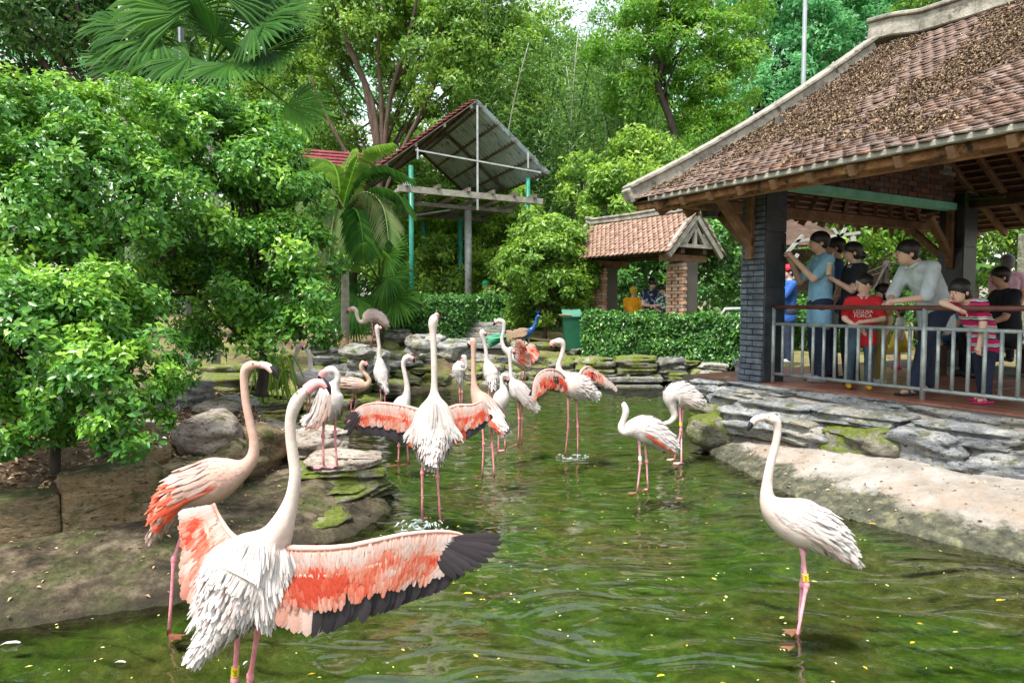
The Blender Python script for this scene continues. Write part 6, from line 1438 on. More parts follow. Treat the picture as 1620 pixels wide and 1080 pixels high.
# long drooping scapular feathers
rr = random.Random(8); m = MB()
for i in range(1500):
    a = rr.uniform(-1, 1); f = rr.random() ** 1.1; sw = math.sin(a * 9 + f * 3) * .16
    p = P(404 + a * 56 - f * 30 + rr.gauss(0, 3), 852 + f * 92 + a * a * 22, 2.335 + a * a * .09 - f * .02 + rr.uniform(-.006, .006))
    d = V((a * .45 - .26 + sw + rr.gauss(0, .04), -.06 + rr.gauss(0, .02), -1 + rr.gauss(0, .05))); feather(m, p, d, V((a * .5, -1, .3)), rr.uniform(.07, .12), rr.uniform(.006, .012), 0 if rr.random() < .92 else 1, min(1, rr.uniform(.6, .95)), .05)
m.build('scapular_feathers', [MT['f_white'], MT['f_blush']], b1, kind='stuff')
# 4 centre bird, wings open
b2 = flamingo('white flamingo in mid pond stretching its neck straight up with both wings spread', 4.97,
         [(690, 499, 0, 4), (687, 504, 0, 7), (685, 512, 0, 7.5), (685, 526, 0, 6.2), (686, 550, 0, 5.5), (687, 580, 0, 5.8), (687, 604, 0, 5.6), (687, 619, 0, 6.4), (687, 630, -.01, 10), (687, 646, -.02, 20), (686, 674, -.04, 28), (685, 696, -.09, 22), (684, 710, -.14, 13), (683, 720, -.18, 5)],
         7, [(688, 502, 0, 5), (691, 499, .02, 4.2), (693, 500, .05, 3)], [(692, 499, .03, 3), (694, 503, .06, 2), (694, 507, .07, 1)],
         [[(670, 700, 0), (668, 748, 0), (668, 822, .02)], [(692, 700, 0), (692, 754, 0), (697, 824, 0)]], side=(1, 0, 0), plume=520, fl=.13, flat=1.25, ruff=.15, seed=4, knob=1.05, neck='neck_white', webs=(.3, 1))
wing(b2, 4.97, [(668, 650, 0), (640, 642, 0), (601, 637, .02), (574, 641, .04), (558, 652, .06)], [(670, 716, 0), (640, 702, 0), (603, 690, .02), (572, 684, .04), (552, 672, .06)],
     (.42, 900, .055, .02, .26, 2),
     [('f_black', .3, .22, 1.0, 22, .06), ('f_coral', .3, .0, .26, 6, .06)], seed=13, fan=[(572, 655, 548, 690, .06), (570, 652, 544, 680, .07), (568, 650, 543, 670, .08), (564, 650, 546, 660, .08)])
wing(b2, 4.97, [(702, 650, 0), (722, 641, 0), (748, 640, .02), (764, 634, .03), (771, 648, .05)], [(700, 716, 0), (722, 700, 0), (744, 690, .02), (760, 678, .03), (774, 664, .05)],
     (.46, 620, .05, .02, .28, 2),
     [('f_black', .4, .4, 1.0, 13, .065), ('f_coral', .3, .0, .4, 8, .06)], seed=14)
rr = random.Random(9); m = MB()
for i in range(420):
    a = rr.choice((-1, 1)) * rr.uniform(.0, 1) ** .8; f = rr.random(); p = P(686 + a * (10 + 24 * f), 632 + f * 34 + abs(a) * 7, 4.82 + abs(a) * .07 + rr.uniform(-.01, .01))
    feather(m, p, V((a * .62 + rr.gauss(0, .05), -.1, -1 + rr.gauss(0, .06))), V((a * .2, -1, .15)), rr.uniform(.12, .22) * (1 - .25 * f), rr.uniform(.012, .024), 0, min(1, rr.uniform(.25, 1.0)), .1)
m.build('scapular_feathers', [MT['f_white']], b2, kind='stuff')
# water thrown up round its foot
MT['foam'] = M('foam', (0.75, 0.8, 0.8), rough=.15, trans=.3)
# 5 preening bird
flamingo('white flamingo with a coral wing stripe preening, neck folded back, right of mid pond', 5.76,
         [(985, 637, 0, 2.5), (987, 640, 0, 4.5), (990, 650, 0, 5.5), (987, 662, 0, 5.2), (983, 674, 0, 6.5), (987, 682, 0, 8), (1000, 678, 0, 15), (1018, 678, 0, 22), (1036, 688, 0, 18), (1049, 697, 0, 11), (1062, 706, 0, 3.5)],
         5, None, None, [[(1011, 692, 0), (1013, 733, 0), (1008, 779, 0)], [(1019, 692, .05), (1023, 730, .05), (1025, 774, .06)]], plume=260, fl=.11, flat=.75, legmat='leg_rose', ring=(0, .8, 'ring_white', None), accent=COR, seed=5, webs=(-1, -.2))
# 6 head-down bird
flamingo('white flamingo feeding with its head down beside the concrete bank', 6.85,
         [(1046, 704, -.05, 2.5), (1046, 700, -.05, 4.5), (1045, 692, -.05, 4.5), (1045, 680, -.04, 4), (1050, 671, -.03, 4), (1060, 667, -.02, 4.5), (1067, 658, 0, 5), (1064, 645, 0, 7), (1062, 630, 0, 14), (1072, 623, 0, 19), (1084, 628, 0, 17), (1096, 634, 0, 8), (1108, 635, 0, 3)],
         6, [(1045, 702, -.05, 4), (1045, 708, -.05, 3.5), (1048, 713, -.05, 3)], [(1047, 711, -.05, 3), (1052, 716, -.05, 1.2)],
         [[(1075, 640, 0), (1077, 681, 0), (1067, 726, 0)], [(1080, 640, .05), (1078, 684, .05), (1078, 732, -.1)]], plume=200, fl=.1, flat=.8, legmat='leg_rose', ring=(0, .75, 'ring_yellow', None), accent=WHT, seed=6, webs=(-1, -.2))
# 7 distant wing spreader
b3 = flamingo('white flamingo near the far steps half opening dark tipped wings, facing left', 7.2,
         [(878, 541, 0, 3), (881, 540, 0, 5), (888, 541, 0, 5.5), (891, 550, 0, 4.2), (888, 564, 0, 4), (884, 576, 0, 4.5), (885, 588, 0, 7), (893, 600, 0, 15), (905, 608, 0, 21), (917, 612, 0, 18), (930, 618, 0, 8), (938, 622, 0, 3)],
         6, [(879, 541, 0, 4), (874, 542, 0, 3.6), (872, 547, 0, 2.5)], [(872, 545, 0, 2.6), (872, 550, 0, 1)],
         [[(899, 625, 0), (899, 675, 0), (894, 722, 0)], [(911, 625, .06), (914, 675, .06), (914, 720, .04)]], plume=260, fl=.13, flat=.8, ruff=.3, seed=7, neck='neck_white')
wing(b3, 7.2, [(893, 598, -.12), (884, 588, -.2), (870, 584, -.3), (856, 588, -.36), (846, 600, -.4), (842, 620, -.42)], [(893, 620, -.15), (886, 612, -.2), (874, 608, -.3), (862, 614, -.36), (852, 622, -.4), (843, 626, -.42)],
     (.6, 260, .07, .03, .45, 2), [('f_black', .3, .3, 1.0, 12, .07), ('f_coral', .3, .0, .3, 5, .07)], seed=15, fw=1.3)
wing(b3, 7.2, [(914, 596, .12), (922, 584, .2), (930, 580, .28), (938, 584, .34), (954, 594, .4), (971, 608, .44)], [(918, 612, .12), (926, 606, .2), (934, 602, .28), (944, 604, .34), (958, 608, .4), (972, 612, .44)],
     (.5, 220, .06, .03, .3, .7), [('f_black', .2, .35, 1.0, 9, .07), ('f_coral', .3, .0, .35, 5, .07)], seed=16, fw=1.3)
# 8 bird on the perch rock
flamingo('white flamingo with a pink bill and curled neck standing on the mossy perch rock', 5.2,
         [(514, 588, 0, 4), (518, 586, 0, 6), (525, 585, 0, 6.5), (532, 590, 0, 5.5), (534, 599, 0, 5.5), (530, 607, 0, 7.5), (524, 618, 0, 18), (521, 634, 0, 22), (515, 648, 0, 17), (507, 655, 0, 8), (498, 658, 0, 3)],
         5, [(516, 588, 0, 5), (511, 590, 0, 4.6), (507, 595, 0, 4)], [(508, 593, 0, 3.8), (504, 599, 0, 1.4)],
         [[(514, 648, 0), (511, 690, 0), (512, 737, 0)], [(531, 646, .05), (530, 684, .05), (533, 736, 0)]], plume=280, fl=.12, flat=.85, ruff=.2, accent=dict(mats=['white', 'blush', 'rose'], rows=5), seed=8, webs=(-.7, -.7), eyes=(519, 584, 1.2, 4.5))
# 9 two birds at the left inlet
flamingo('white flamingo at the left inlet, neck raised into the leaves beside its twin', 8.6,
         [(474, 545, 0, 3), (472, 550, 0, 4.2), (469, 558, 0, 3.6), (465, 573, 0, 3.8), (464, 586, 0, 4.6), (468, 596, 0, 9), (480, 600, 0, 14), (492, 603, 0, 12), (503, 607, 0, 5), (509, 609, 0, 2.5)],
         4, [(473, 546, 0, 3.5), (478, 549, 0, 2.8)], [(477, 548, 0, 2.6), (480, 553, 0, 1)], [[(484, 610, 0), (486, 646, 0), (485, 682, 0)], [(489, 610, .08), (491, 646, .08), (491, 684, .08)]], plume=140, fl=.12, flat=.8, seed=9, accent=WHT)
flamingo('white flamingo mostly hidden behind its twin at the left inlet', 9.1,
         [(483, 548, 0, 3), (485, 551, 0, 4), (489, 560, 0, 3.4), (491, 572, 0, 3.6), (492, 584, 0, 5), (498, 592, 0, 9), (508, 598, 0, 12), (518, 602, 0, 8), (527, 606, 0, 3)],
         4, [(484, 549, 0, 3.2), (479, 551, 0, 2.6)], [(480, 550, 0, 2.6), (478, 554, 0, 1)], [[(503, 605, 0), (503, 640, 0), (502, 671, 0)], [(508, 605, .08), (510, 640, .08), (509, 672, .08)]], plume=110, fl=.12, flat=.8, seed=10, accent=WHT)
# 10 tan juvenile
flamingo('tan pink flamingo facing right with its bill tucked down, on the far mossy ledge', 9.9,
         [(576, 571, 0, 2.6), (574, 574, 0, 4), (572, 580, 0, 4), (574, 588, 0, 3.6), (580, 594, 0, 3.6), (584, 602, 0, 4.2), (580, 609, 0, 6), (570, 610, 0, 11.5), (558, 609, 0, 12), (548, 608, 0, 7), (538, 610, 0, 2.5)],
         6, [(577, 573, 0, 3.2), (580, 578, 0, 2.8)], [(579, 577, 0, 2.8), (579, 586, 0, 1.2)], [[(558, 618, 0), (556, 634, 0), (555, 650, 0)], [(562, 618, .08), (563, 634, .08), (560, 651, .08)]], plume=150, fl=.13, flat=.8, body='tan', seed=11, accent=dict(mats=['tan', 'pink', 'tan'], rows=5), neck='bird_tan', webs=(1, -.2))
# 11 upright on the ledge
flamingo('upright white flamingo seen from behind on the far ledge, with a pink bill', 10.4,
         [(599, 515, 0, 2.5), (597, 517, 0, 4), (597, 523, 0, 3.8), (598, 534, 0, 3.1), (600, 550, 0, 3.2), (600, 565, 0, 4), (601, 574, 0, 7), (602, 588, 0, 11.5), (605, 600, -.05, 9), (608, 609, -.1, 4), (610, 613, -.12, 2)],
         5, [(600, 517, 0, 3.2), (603, 520, 0, 2.8)], [(602, 519, 0, 2.6), (603, 525, 0, 1)], [[(600, 600, 0), (602, 618, 0), (603, 634, 0)], [(608, 602, 0), (609, 620, 0), (609, 637, -.05)]], plume=140, fl=.13, side=(1, 0, 0), flat=1, seed=12)
# 12 far one at the hedge
flamingo('pinkish flamingo walking left on the ground in front of the clipped hedge', 13.0,
         [(554, 488, 0, 2.5), (558, 488, 0, 3.8), (563, 491, 0, 3.2), (565, 500, 0, 3), (569, 508, 0, 3.2), (576, 508, 0, 5), (583, 501, 0, 10), (592, 501, 0, 9.5), (601, 506, 0, 6), (610, 513, 0, 2)],
         5, [(555, 489, 0, 3), (551, 491, 0, 2.6)], [(552, 490, 0, 2.4), (549, 495, 0, 1)], [[(588, 508, 0), (591, 528, 0), (586, 545, 0)], [(593, 508, .08), (594, 528, .08), (597, 545, .08)]], plume=110, fl=.15, flat=.8, body='pink', seed=13, accent=dict(mats=['blush', 'blush', 'pink'], rows=5), neck='neck_white')
# 13 behind the left wing of the centre bird
flamingo('white flamingo looking right, body half hidden by the open wing of the centre bird', 6.85,
         [(650, 566, 0, 3), (646, 565, 0, 5), (641, 568, 0, 5), (638, 578, 0, 4), (641, 594, 0, 4), (644, 612, 0, 4.6), (643, 626, 0, 7), (637, 638, 0, 14), (632, 654, 0, 17), (630, 668, -.05, 12), (629, 680, -.1, 4)],
         5, [(649, 566, 0, 3.8), (654, 568, 0, 3.4)], [(653, 567, 0, 3.2), (656, 574, 0, 1.2)], [[(631, 672, 0), (631, 705, 0), (630, 736, 0)], [(643, 672, 0), (644, 702, 0), (646, 734, 0)]], plume=170, fl=.12, side=(.8, .6, 0), flat=.95, seed=14)
# 14 bending bird right of centre
flamingo('white flamingo with a long upright neck and sloping back, just right of the centre bird', 6.3,
         [(744, 539, 0, 3), (747, 539, 0, 5.2), (749, 545, 0, 5), (749, 560, 0, 4.2), (749, 585, 0, 4.3), (750, 607, 0, 5), (753, 621, 0, 9), (761, 634, 0, 16), (771, 648, 0, 18), (780, 662, -.04, 13), (787, 671, -.07, 7), (791, 678, -.1, 2.5)],
         5, [(745, 541, 0, 4), (742, 544, 0, 3.6)], [(742, 543, 0, 3.2), (742, 551, 0, 1.2)], [[(763, 664, 0), (765, 702, 0), (763, 753, 0)], [(777, 664, .05), (779, 704, .05), (782, 755, 0)]], plume=240, fl=.12, flat=.8, seed=15, accent=dict(mats=['white', 'blush', 'coral'], rows=5), neck='neck_pink')
# 15
flamingo('small white flamingo with a curled neck directly behind the sloping backed one', 7.3,
         [(804, 598, 0, 2.5), (801, 594, 0, 3.8), (797, 593, 0, 3.8), (794, 598, 0, 3.4), (794, 608, 0, 3.6), (796, 616, 0, 7), (794, 627, 0, 13), (790, 640, 0, 12), (786, 651, 0, 5), (784, 657, 0, 2)],
         4, [(802, 596, 0, 3.2), (805, 601, 0, 2.8)], [(804, 600, 0, 2.6), (803, 607, 0, 1)], [[(789, 648, 0), (789, 685, 0), (788, 716, 0)], [(797, 646, 0), (799, 684, 0), (799, 712, 0)]], plume=130, fl=.12, flat=.85, seed=16)
# 16
flamingo('white flamingo preening its chest far back, between the two long necks', 10.7,
         [(731, 566, 0, 2.6), (734, 564, 0, 3.6), (736, 569, 0, 3.4), (738, 578, 0, 3), (734, 584, 0, 4), (729, 578, 0, 8), (726, 584, 0, 11), (727, 596, 0, 7), (728, 604, 0, 2.5)],
         4, [(732, 567, 0, 3), (733, 573, 0, 2.4)], [(733, 572, 0, 2.2), (735, 580, 0, 1)], [[(726, 598, 0), (727, 620, 0), (728, 641, 0)], [(731, 598, 0), (731, 620, 0), (731, 640, 0)]], plume=120, fl=.12, flat=.9, seed=17)
# 17
flamingo('white flamingo with an upright neck seen from behind, far side of the pond', 9.6,
         [(766, 523, 0, 2.5), (763, 525, 0, 4.2), (763, 531, 0, 4), (766, 542, 0, 3.3), (769, 556, 0, 3.4), (770, 570, 0, 4.2), (773, 580, 0, 9), (777, 592, 0, 12), (779, 603, -.05, 8), (780, 611, -.1, 2.5)],
         5, [(765, 526, 0, 3.3), (769, 528, 0, 2.8)], [(768, 527, 0, 2.6), (769, 532, 0, 1)], [[(773, 603, 0), (774, 634, 0), (774, 660, 0)], [(780, 603, 0), (780, 634, 0), (781, 662, 0)]], plume=140, fl=.13, side=(1, 0, 0), flat=1, seed=18)
# 18
flamingo('white flamingo with a thin straight neck standing right of the curled neck one', 7.7,
         [(811, 553, 0, 2.5), (808, 552, 0, 4), (806, 558, 0, 3.8), (807, 572, 0, 3.3), (808, 588, 0, 3.5), (809, 600, 0, 5), (815, 610, 0, 12), (822, 620, 0, 15.5), (830, 630, 0, 10), (837, 637, 0, 5), (841, 641, 0, 2)],
         5, [(810, 554, 0, 3.2), (813, 557, 0, 2.6)], [(812, 556, 0, 2.4), (813, 561, 0, 1)], [[(819, 632, 0), (821, 662, 0), (820, 704, 0)], [(826, 634, .05), (826, 662, .05), (825, 702, .05)]], plume=170, fl=.12, flat=.8, seed=19, accent=WHT)
# 19
b4 = flamingo('flamingo at the far rocks looking left with raised coral wings', 12.1,
         [(786, 508, 0, 2.6), (790, 507, 0, 4), (796, 510, 0, 3.8), (797, 522, 0, 3.2), (794, 536, 0, 3.2), (797, 550, 0, 4), (805, 557, 0, 7), (815, 565, 0, 11), (825, 572, 0, 9), (834, 578, 0, 3)],
         5, [(787, 508, 0, 3), (783, 510, 0, 2.8)], [(784, 510, 0, 2.6), (780, 515, 0, 1)], [[(822, 574, 0), (825, 590, 0), (827, 603, 0)], [(828, 574, .1), (830, 590, .1), (831, 603, .1)]], plume=120, fl=.14, flat=.8, seed=20)
wing(b4, 12.1, [(814, 564, -.1), (815, 552, -.15), (816, 542, -.2), (818, 536, -.25)], [(832, 576, -.1), (834, 566, -.15), (832, 556, -.2), (822, 540, -.25)], (.8, 160, .09, .05, .4, 2), [('f_coral', .2, 0, 1, 9, .09)], seed=17, fw=1.4)
wing(b4, 12.1, [(824, 566, .1), (830, 556, .15), (836, 546, .2), (840, 543, .25)], [(840, 574, .1), (848, 570, .15), (852, 562, .2), (850, 552, .25)], (.6, 120, .08, .05, .3, 2), [('f_black', .2, 0, 1, 9, .09)], seed=18, fw=1.4)
# ---------------------------------------------------------------- peacock
MT['pea_blue'] = M('pea_blue', [(0.3, (0.004, 0.025, 0.1)), (0.7, (0.008, 0.09, 0.28))], scale=20, rough=.35, coat=.3)
MT['pea_green'] = M('pea_green', [(0.0, (0.008, 0.1, 0.045)), (0.6, (0.015, 0.25, 0.12)), (1.0, (0.08, 0.35, 0.15))], scale=20, rough=.4, rattr=True)
MT['pea_brown'] = M('pea_brown', [(0.3, (0.2, 0.12, 0.07)), (0.7, (0.4, 0.28, 0.18))], scale=50, rough=.7, bump=.5)
Yp = 13.6; k = Yp / 1080; t = thing('peacock', 'blue necked peacock with a green train standing left of the green bin', 'peacock', P(832, 549, Yp))
sp = catmull([tuple(P(x, y, Yp)) + (r_ * k,) for x, y, r_ in [(855, 500, 1), (852, 500, 2.8), (849, 504, 2.6), (847, 512, 3), (842, 521, 4.5), (834, 526, 8), (825, 528, 8.5), (815, 530, 5), (806, 533, 2)]], 5)
m = MB(); m.tube([V(p[:3]) for p in sp], [(max(.002, p[3] * .8), max(.002, p[3])) for p in sp], 12, side=(0, 1, 0)); m.build('body', MT['pea_blue'], t, smooth=True)
m = MB(); rr = random.Random(4)
for i in range(50): f = rr.random(); feather(m, P(836 - 24 * f, 520 + 6 * f + rr.uniform(-2, 8), Yp - .1), V((-1, 0, -.2 + rr.gauss(0, .1))), V((0, -1, .3)), .16, .06, 0, rr.random())
m.build('wing_feathers', MT['pea_brown'], t, kind='stuff')
m = MB()
for i in range(60): f = rr.random(); feather(m, P(812 - 8 * f, 530 + 3 * f, Yp + rr.uniform(-.06, .06)), V((-1, rr.gauss(0, .1), -.28 + rr.gauss(0, .12))), V((0, -.6, .8)), rr.uniform(.3, .5), .06, 0, rr.random())
m.build('train', MT['pea_green'], t, kind='stuff')
for sx in (829, 836): m = MB(); m.tube([P(sx, 532, Yp), P(sx + 1, 540, Yp), P(sx, 549, Yp)], [.02, .012, .012], 6); m.build('leg', MT['grey_wood'], t)
m = MB(); m.tube([P(854, 500, Yp), P(858, 502, Yp)], [.018, .004], 6); m.build('beak', MT['grey_wood'], t)
for i in range(5): m = MB(); a = P(851, 497, Yp); m.tube([a, a + V(((i - 2) * .02 - .01, 0, .07))], [.003, .006], 4); m.build('crest_feather', MT['pea_blue'], t)
# ---------------------------------------------------------------- people
MT['skin'] = M('skin', [(0.3, (0.5, 0.27, 0.18)), (0.7, (0.62, 0.37, 0.26))], scale=9, rough=.5)
MT['skin_fair'] = M('skin_fair', [(0.3, (0.62, 0.38, 0.28)), (0.7, (0.74, 0.5, 0.39))], scale=9, rough=.5)
MT['skin_far'] = MT['skin']
MT['hair'] = M('hair', [(0.3, (0.006, 0.005, 0.005)), (0.7, (0.03, 0.025, 0.022))], scale=60, rough=.4, bump=.6, bscale=160, stretch=(3, 3, 1))
MT['hair_grey'] = M('hair_grey', [(0.3, (0.08, 0.08, 0.1)), (0.7, (0.2, 0.2, 0.22))], scale=60, rough=.5, bump=.6, bscale=160)
MT['lips'] = M('lips', (0.42, 0.14, 0.11), rough=.4)
MT['eyewhite'] = M('eyewhite', (0.6, 0.58, 0.55), rough=.3)
def cloth(n, c, **kw):
    k = dict(scale=6, rough=.85, bump=.7, bscale=12); k.update(kw); return M(n, [(0.3, tuple(x * .72 for x in c)), (0.7, tuple(min(1, x * 1.15) for x in c))], **k)
MT['shirt_blue'] = cloth('shirt_blue', (0.28, 0.55, 0.78)); MT['shirt_navy'] = cloth('shirt_navy', (0.03, 0.09, 0.2)); MT['shirt_black'] = cloth('shirt_black', (0.018, 0.02, 0.03)); MT['shirt_ice'] = cloth('shirt_ice', (0.6, 0.7, 0.74))
MT['shirt_red'] = cloth('shirt_red', (0.6, 0.02, 0.03)); MT['shirt_rosy'] = cloth('shirt_rosy', (0.6, 0.35, 0.42)); MT['dress_yellow'] = cloth('dress_yellow', (0.7, 0.52, 0.05)); MT['shirt_orange'] = cloth('shirt_orange', (0.85, 0.36, 0.01))
MT['olive_cloth'] = cloth('olive_cloth', (0.32, 0.26, 0.08)); MT['royal_blue'] = cloth('royal_blue', (0.03, 0.12, 0.45)); MT['teal_cloth'] = cloth('teal_cloth', (0.05, 0.3, 0.45))
MT['jeans_dark'] = cloth('jeans_dark', (0.022, 0.032, 0.065)); MT['jeans'] = cloth('jeans', (0.07, 0.12, 0.17)); MT['trousers_black'] = cloth('trousers_black', (0.015, 0.016, 0.022))
MT['denim'] = cloth('denim', (0.04, 0.1, 0.25)); MT['floral'] = M('floral', [(0.45, (0.01, 0.03, 0.02)), (0.52, (0.1, 0.28, 0.2)), (0.58, (0.6, 0.7, 0.65))], scale=18, rough=.8, detail=2)
MT['floral_dark'] = M('floral_dark', [(0.45, (0.01, 0.014, 0.03)), (0.56, (0.03, 0.05, 0.12)), (0.62, (0.3, 0.35, 0.45))], scale=16, rough=.8, detail=2)
MT['white_cloth'] = cloth('white_cloth', (0.6, 0.6, 0.58)); MT['shoe_grey'] = M('shoe_grey', (0.4, 0.42, 0.45), rough=.6); MT['shoe_yellow'] = M('shoe_yellow', (0.7, 0.42, 0.02), rough=.5); MT['shoe_pink'] = M('shoe_pink', (0.75, 0.03, 0.2), rough=.5)
MT['shoe_black'] = M('shoe_black', (0.02, 0.02, 0.022), rough=.5); MT['shoe_green'] = M('shoe_green', (0.02, 0.35, 0.15), rough=.5); MT['cream'] = M('cream', (0.55, 0.53, 0.47), rough=.5); MT['red_hat'] = M('red_hat', (0.6, 0.02, 0.04), rough=.7)
MT['glassy'] = M('glassy', (0.75, 0.56, 0.36), rough=.1, coat=.5); MT['white_plastic'] = M('white_plastic', (0.75, 0.75, 0.73), rough=.3); MT['gold'] = M('gold', (0.6, 0.4, 0.1), rough=.3, metal=.9)
# striped shirt: bands along the height
def stripes(name):
    m = bpy.data.materials.new(name); m.use_nodes = True; nt = m.node_tree; b = nt.nodes['Principled BSDF']; b.inputs['Roughness'].default_value = .85; L = nt.links.new
    tc = nt.nodes.new('ShaderNodeTexCoord'); sx = nt.nodes.new('ShaderNodeSeparateXYZ'); L(tc.outputs['Object'], sx.inputs[0])
    nz_ = nt.nodes.new('ShaderNodeTexNoise'); nz_.inputs['Scale'].default_value = 7; ad = nt.nodes.new('ShaderNodeMath'); ad.operation = 'MULTIPLY_ADD'; L(nz_.outputs[0], ad.inputs[0]); ad.inputs[1].default_value = .03; L(sx.outputs[2], ad.inputs[2])
    mu = nt.nodes.new('ShaderNodeMath'); mu.operation = 'MULTIPLY'; mu.inputs[1].default_value = 12.5; L(ad.outputs[0], mu.inputs[0]); fr = nt.nodes.new('ShaderNodeMath'); fr.operation = 'FRACT'; L(mu.outputs[0], fr.inputs[0])
    r = ramp(nt, [(0, (.6, .015, .14)), (.4, (.015, .015, .02)), (.52, (.75, .72, .7)), (.66, (.02, .16, .1)), (.74, (.75, .72, .7)), (.84, (.6, .015, .14))]); r.color_ramp.interpolation = 'CONSTANT'
    L(fr.outputs[0], r.inputs[0]); L(r.outputs[0], b.inputs['Base Color']); return m
MT['stripes'] = stripes('stripes')

def blob(name, prims, voxel, mat, parent, smooth_it=4, extra=None, extra_mat=None, label=None, cut=None):
    """prims: ('c',p0,r0,p1,r1) tapered capsule or ('e',centre,(rx,ry,rz),axes) ellipsoid -> one continuous remeshed surface"""
    m = MB()
    for q in prims:
        if q[0] == 'c':
            _, p0, r0, p1, r1 = q; p0 = V(p0); p1 = V(p1); d = p1 - p0; n = 5; L_ = d.length; dn = d / max(L_, 1e-6); pts = []; rs = []
            for a in (1.5, 1.2, .8, .4): pts.append(p0 - dn * (r0 * math.sin(a))); rs.append(max(.0005, r0 * math.cos(a)))
            for i in range(n): pts.append(p0.lerp(p1, i / (n - 1))); rs.append(r0 + (r1 - r0) * i / (n - 1))
            for a in (.4, .8, 1.2, 1.5): pts.append(p1 + dn * (r1 * math.sin(a))); rs.append(max(.0005, r1 * math.cos(a)))
            m.tube(pts, rs, 14)
        else: m.ball(q[1], q[2], 16, 12, q[3] if len(q) > 3 else None)
    o0 = off(parent); me = m.mesh(name, MT[mat], True, o0); o = bpy.data.objects.new(name, me); COL.objects.link(o)
    md = o.modifiers.new('r', 'REMESH'); md.mode = 'VOXEL'; md.voxel_size = voxel; md.use_smooth_shade = True
    if smooth_it: s_ = o.modifiers.new('s', 'SMOOTH'); s_.iterations = smooth_it; s_.factor = .5
    dg = bpy.context.evaluated_depsgraph_get(); dg.update(); nm = bpy.data.meshes.new_from_object(o.evaluated_get(dg)); nm.materials.clear(); nm.materials.append(MT[mat]); o.modifiers.clear(); bpy.data.meshes.remove(me, do_unlink=False) if False else None
    o.data = nm; nm.polygons.foreach_set('use_smooth', [True] * len(nm.polygons)); nm.name = name
    if parent is not None: o.parent = parent
    OFF[o.name] = o0
    if extra is not None and extra.v:
        import bmesh
        em = extra.mesh('x', MT[extra_mat or mat], True, o0); bm = bmesh.new(); bm.from_mesh(nm); bm.from_mesh(em); bm.to_mesh(nm); bm.free(); nm.polygons.foreach_set('use_smooth', [True] * len(nm.polygons)); bpy.data.meshes.remove(em)
    return o

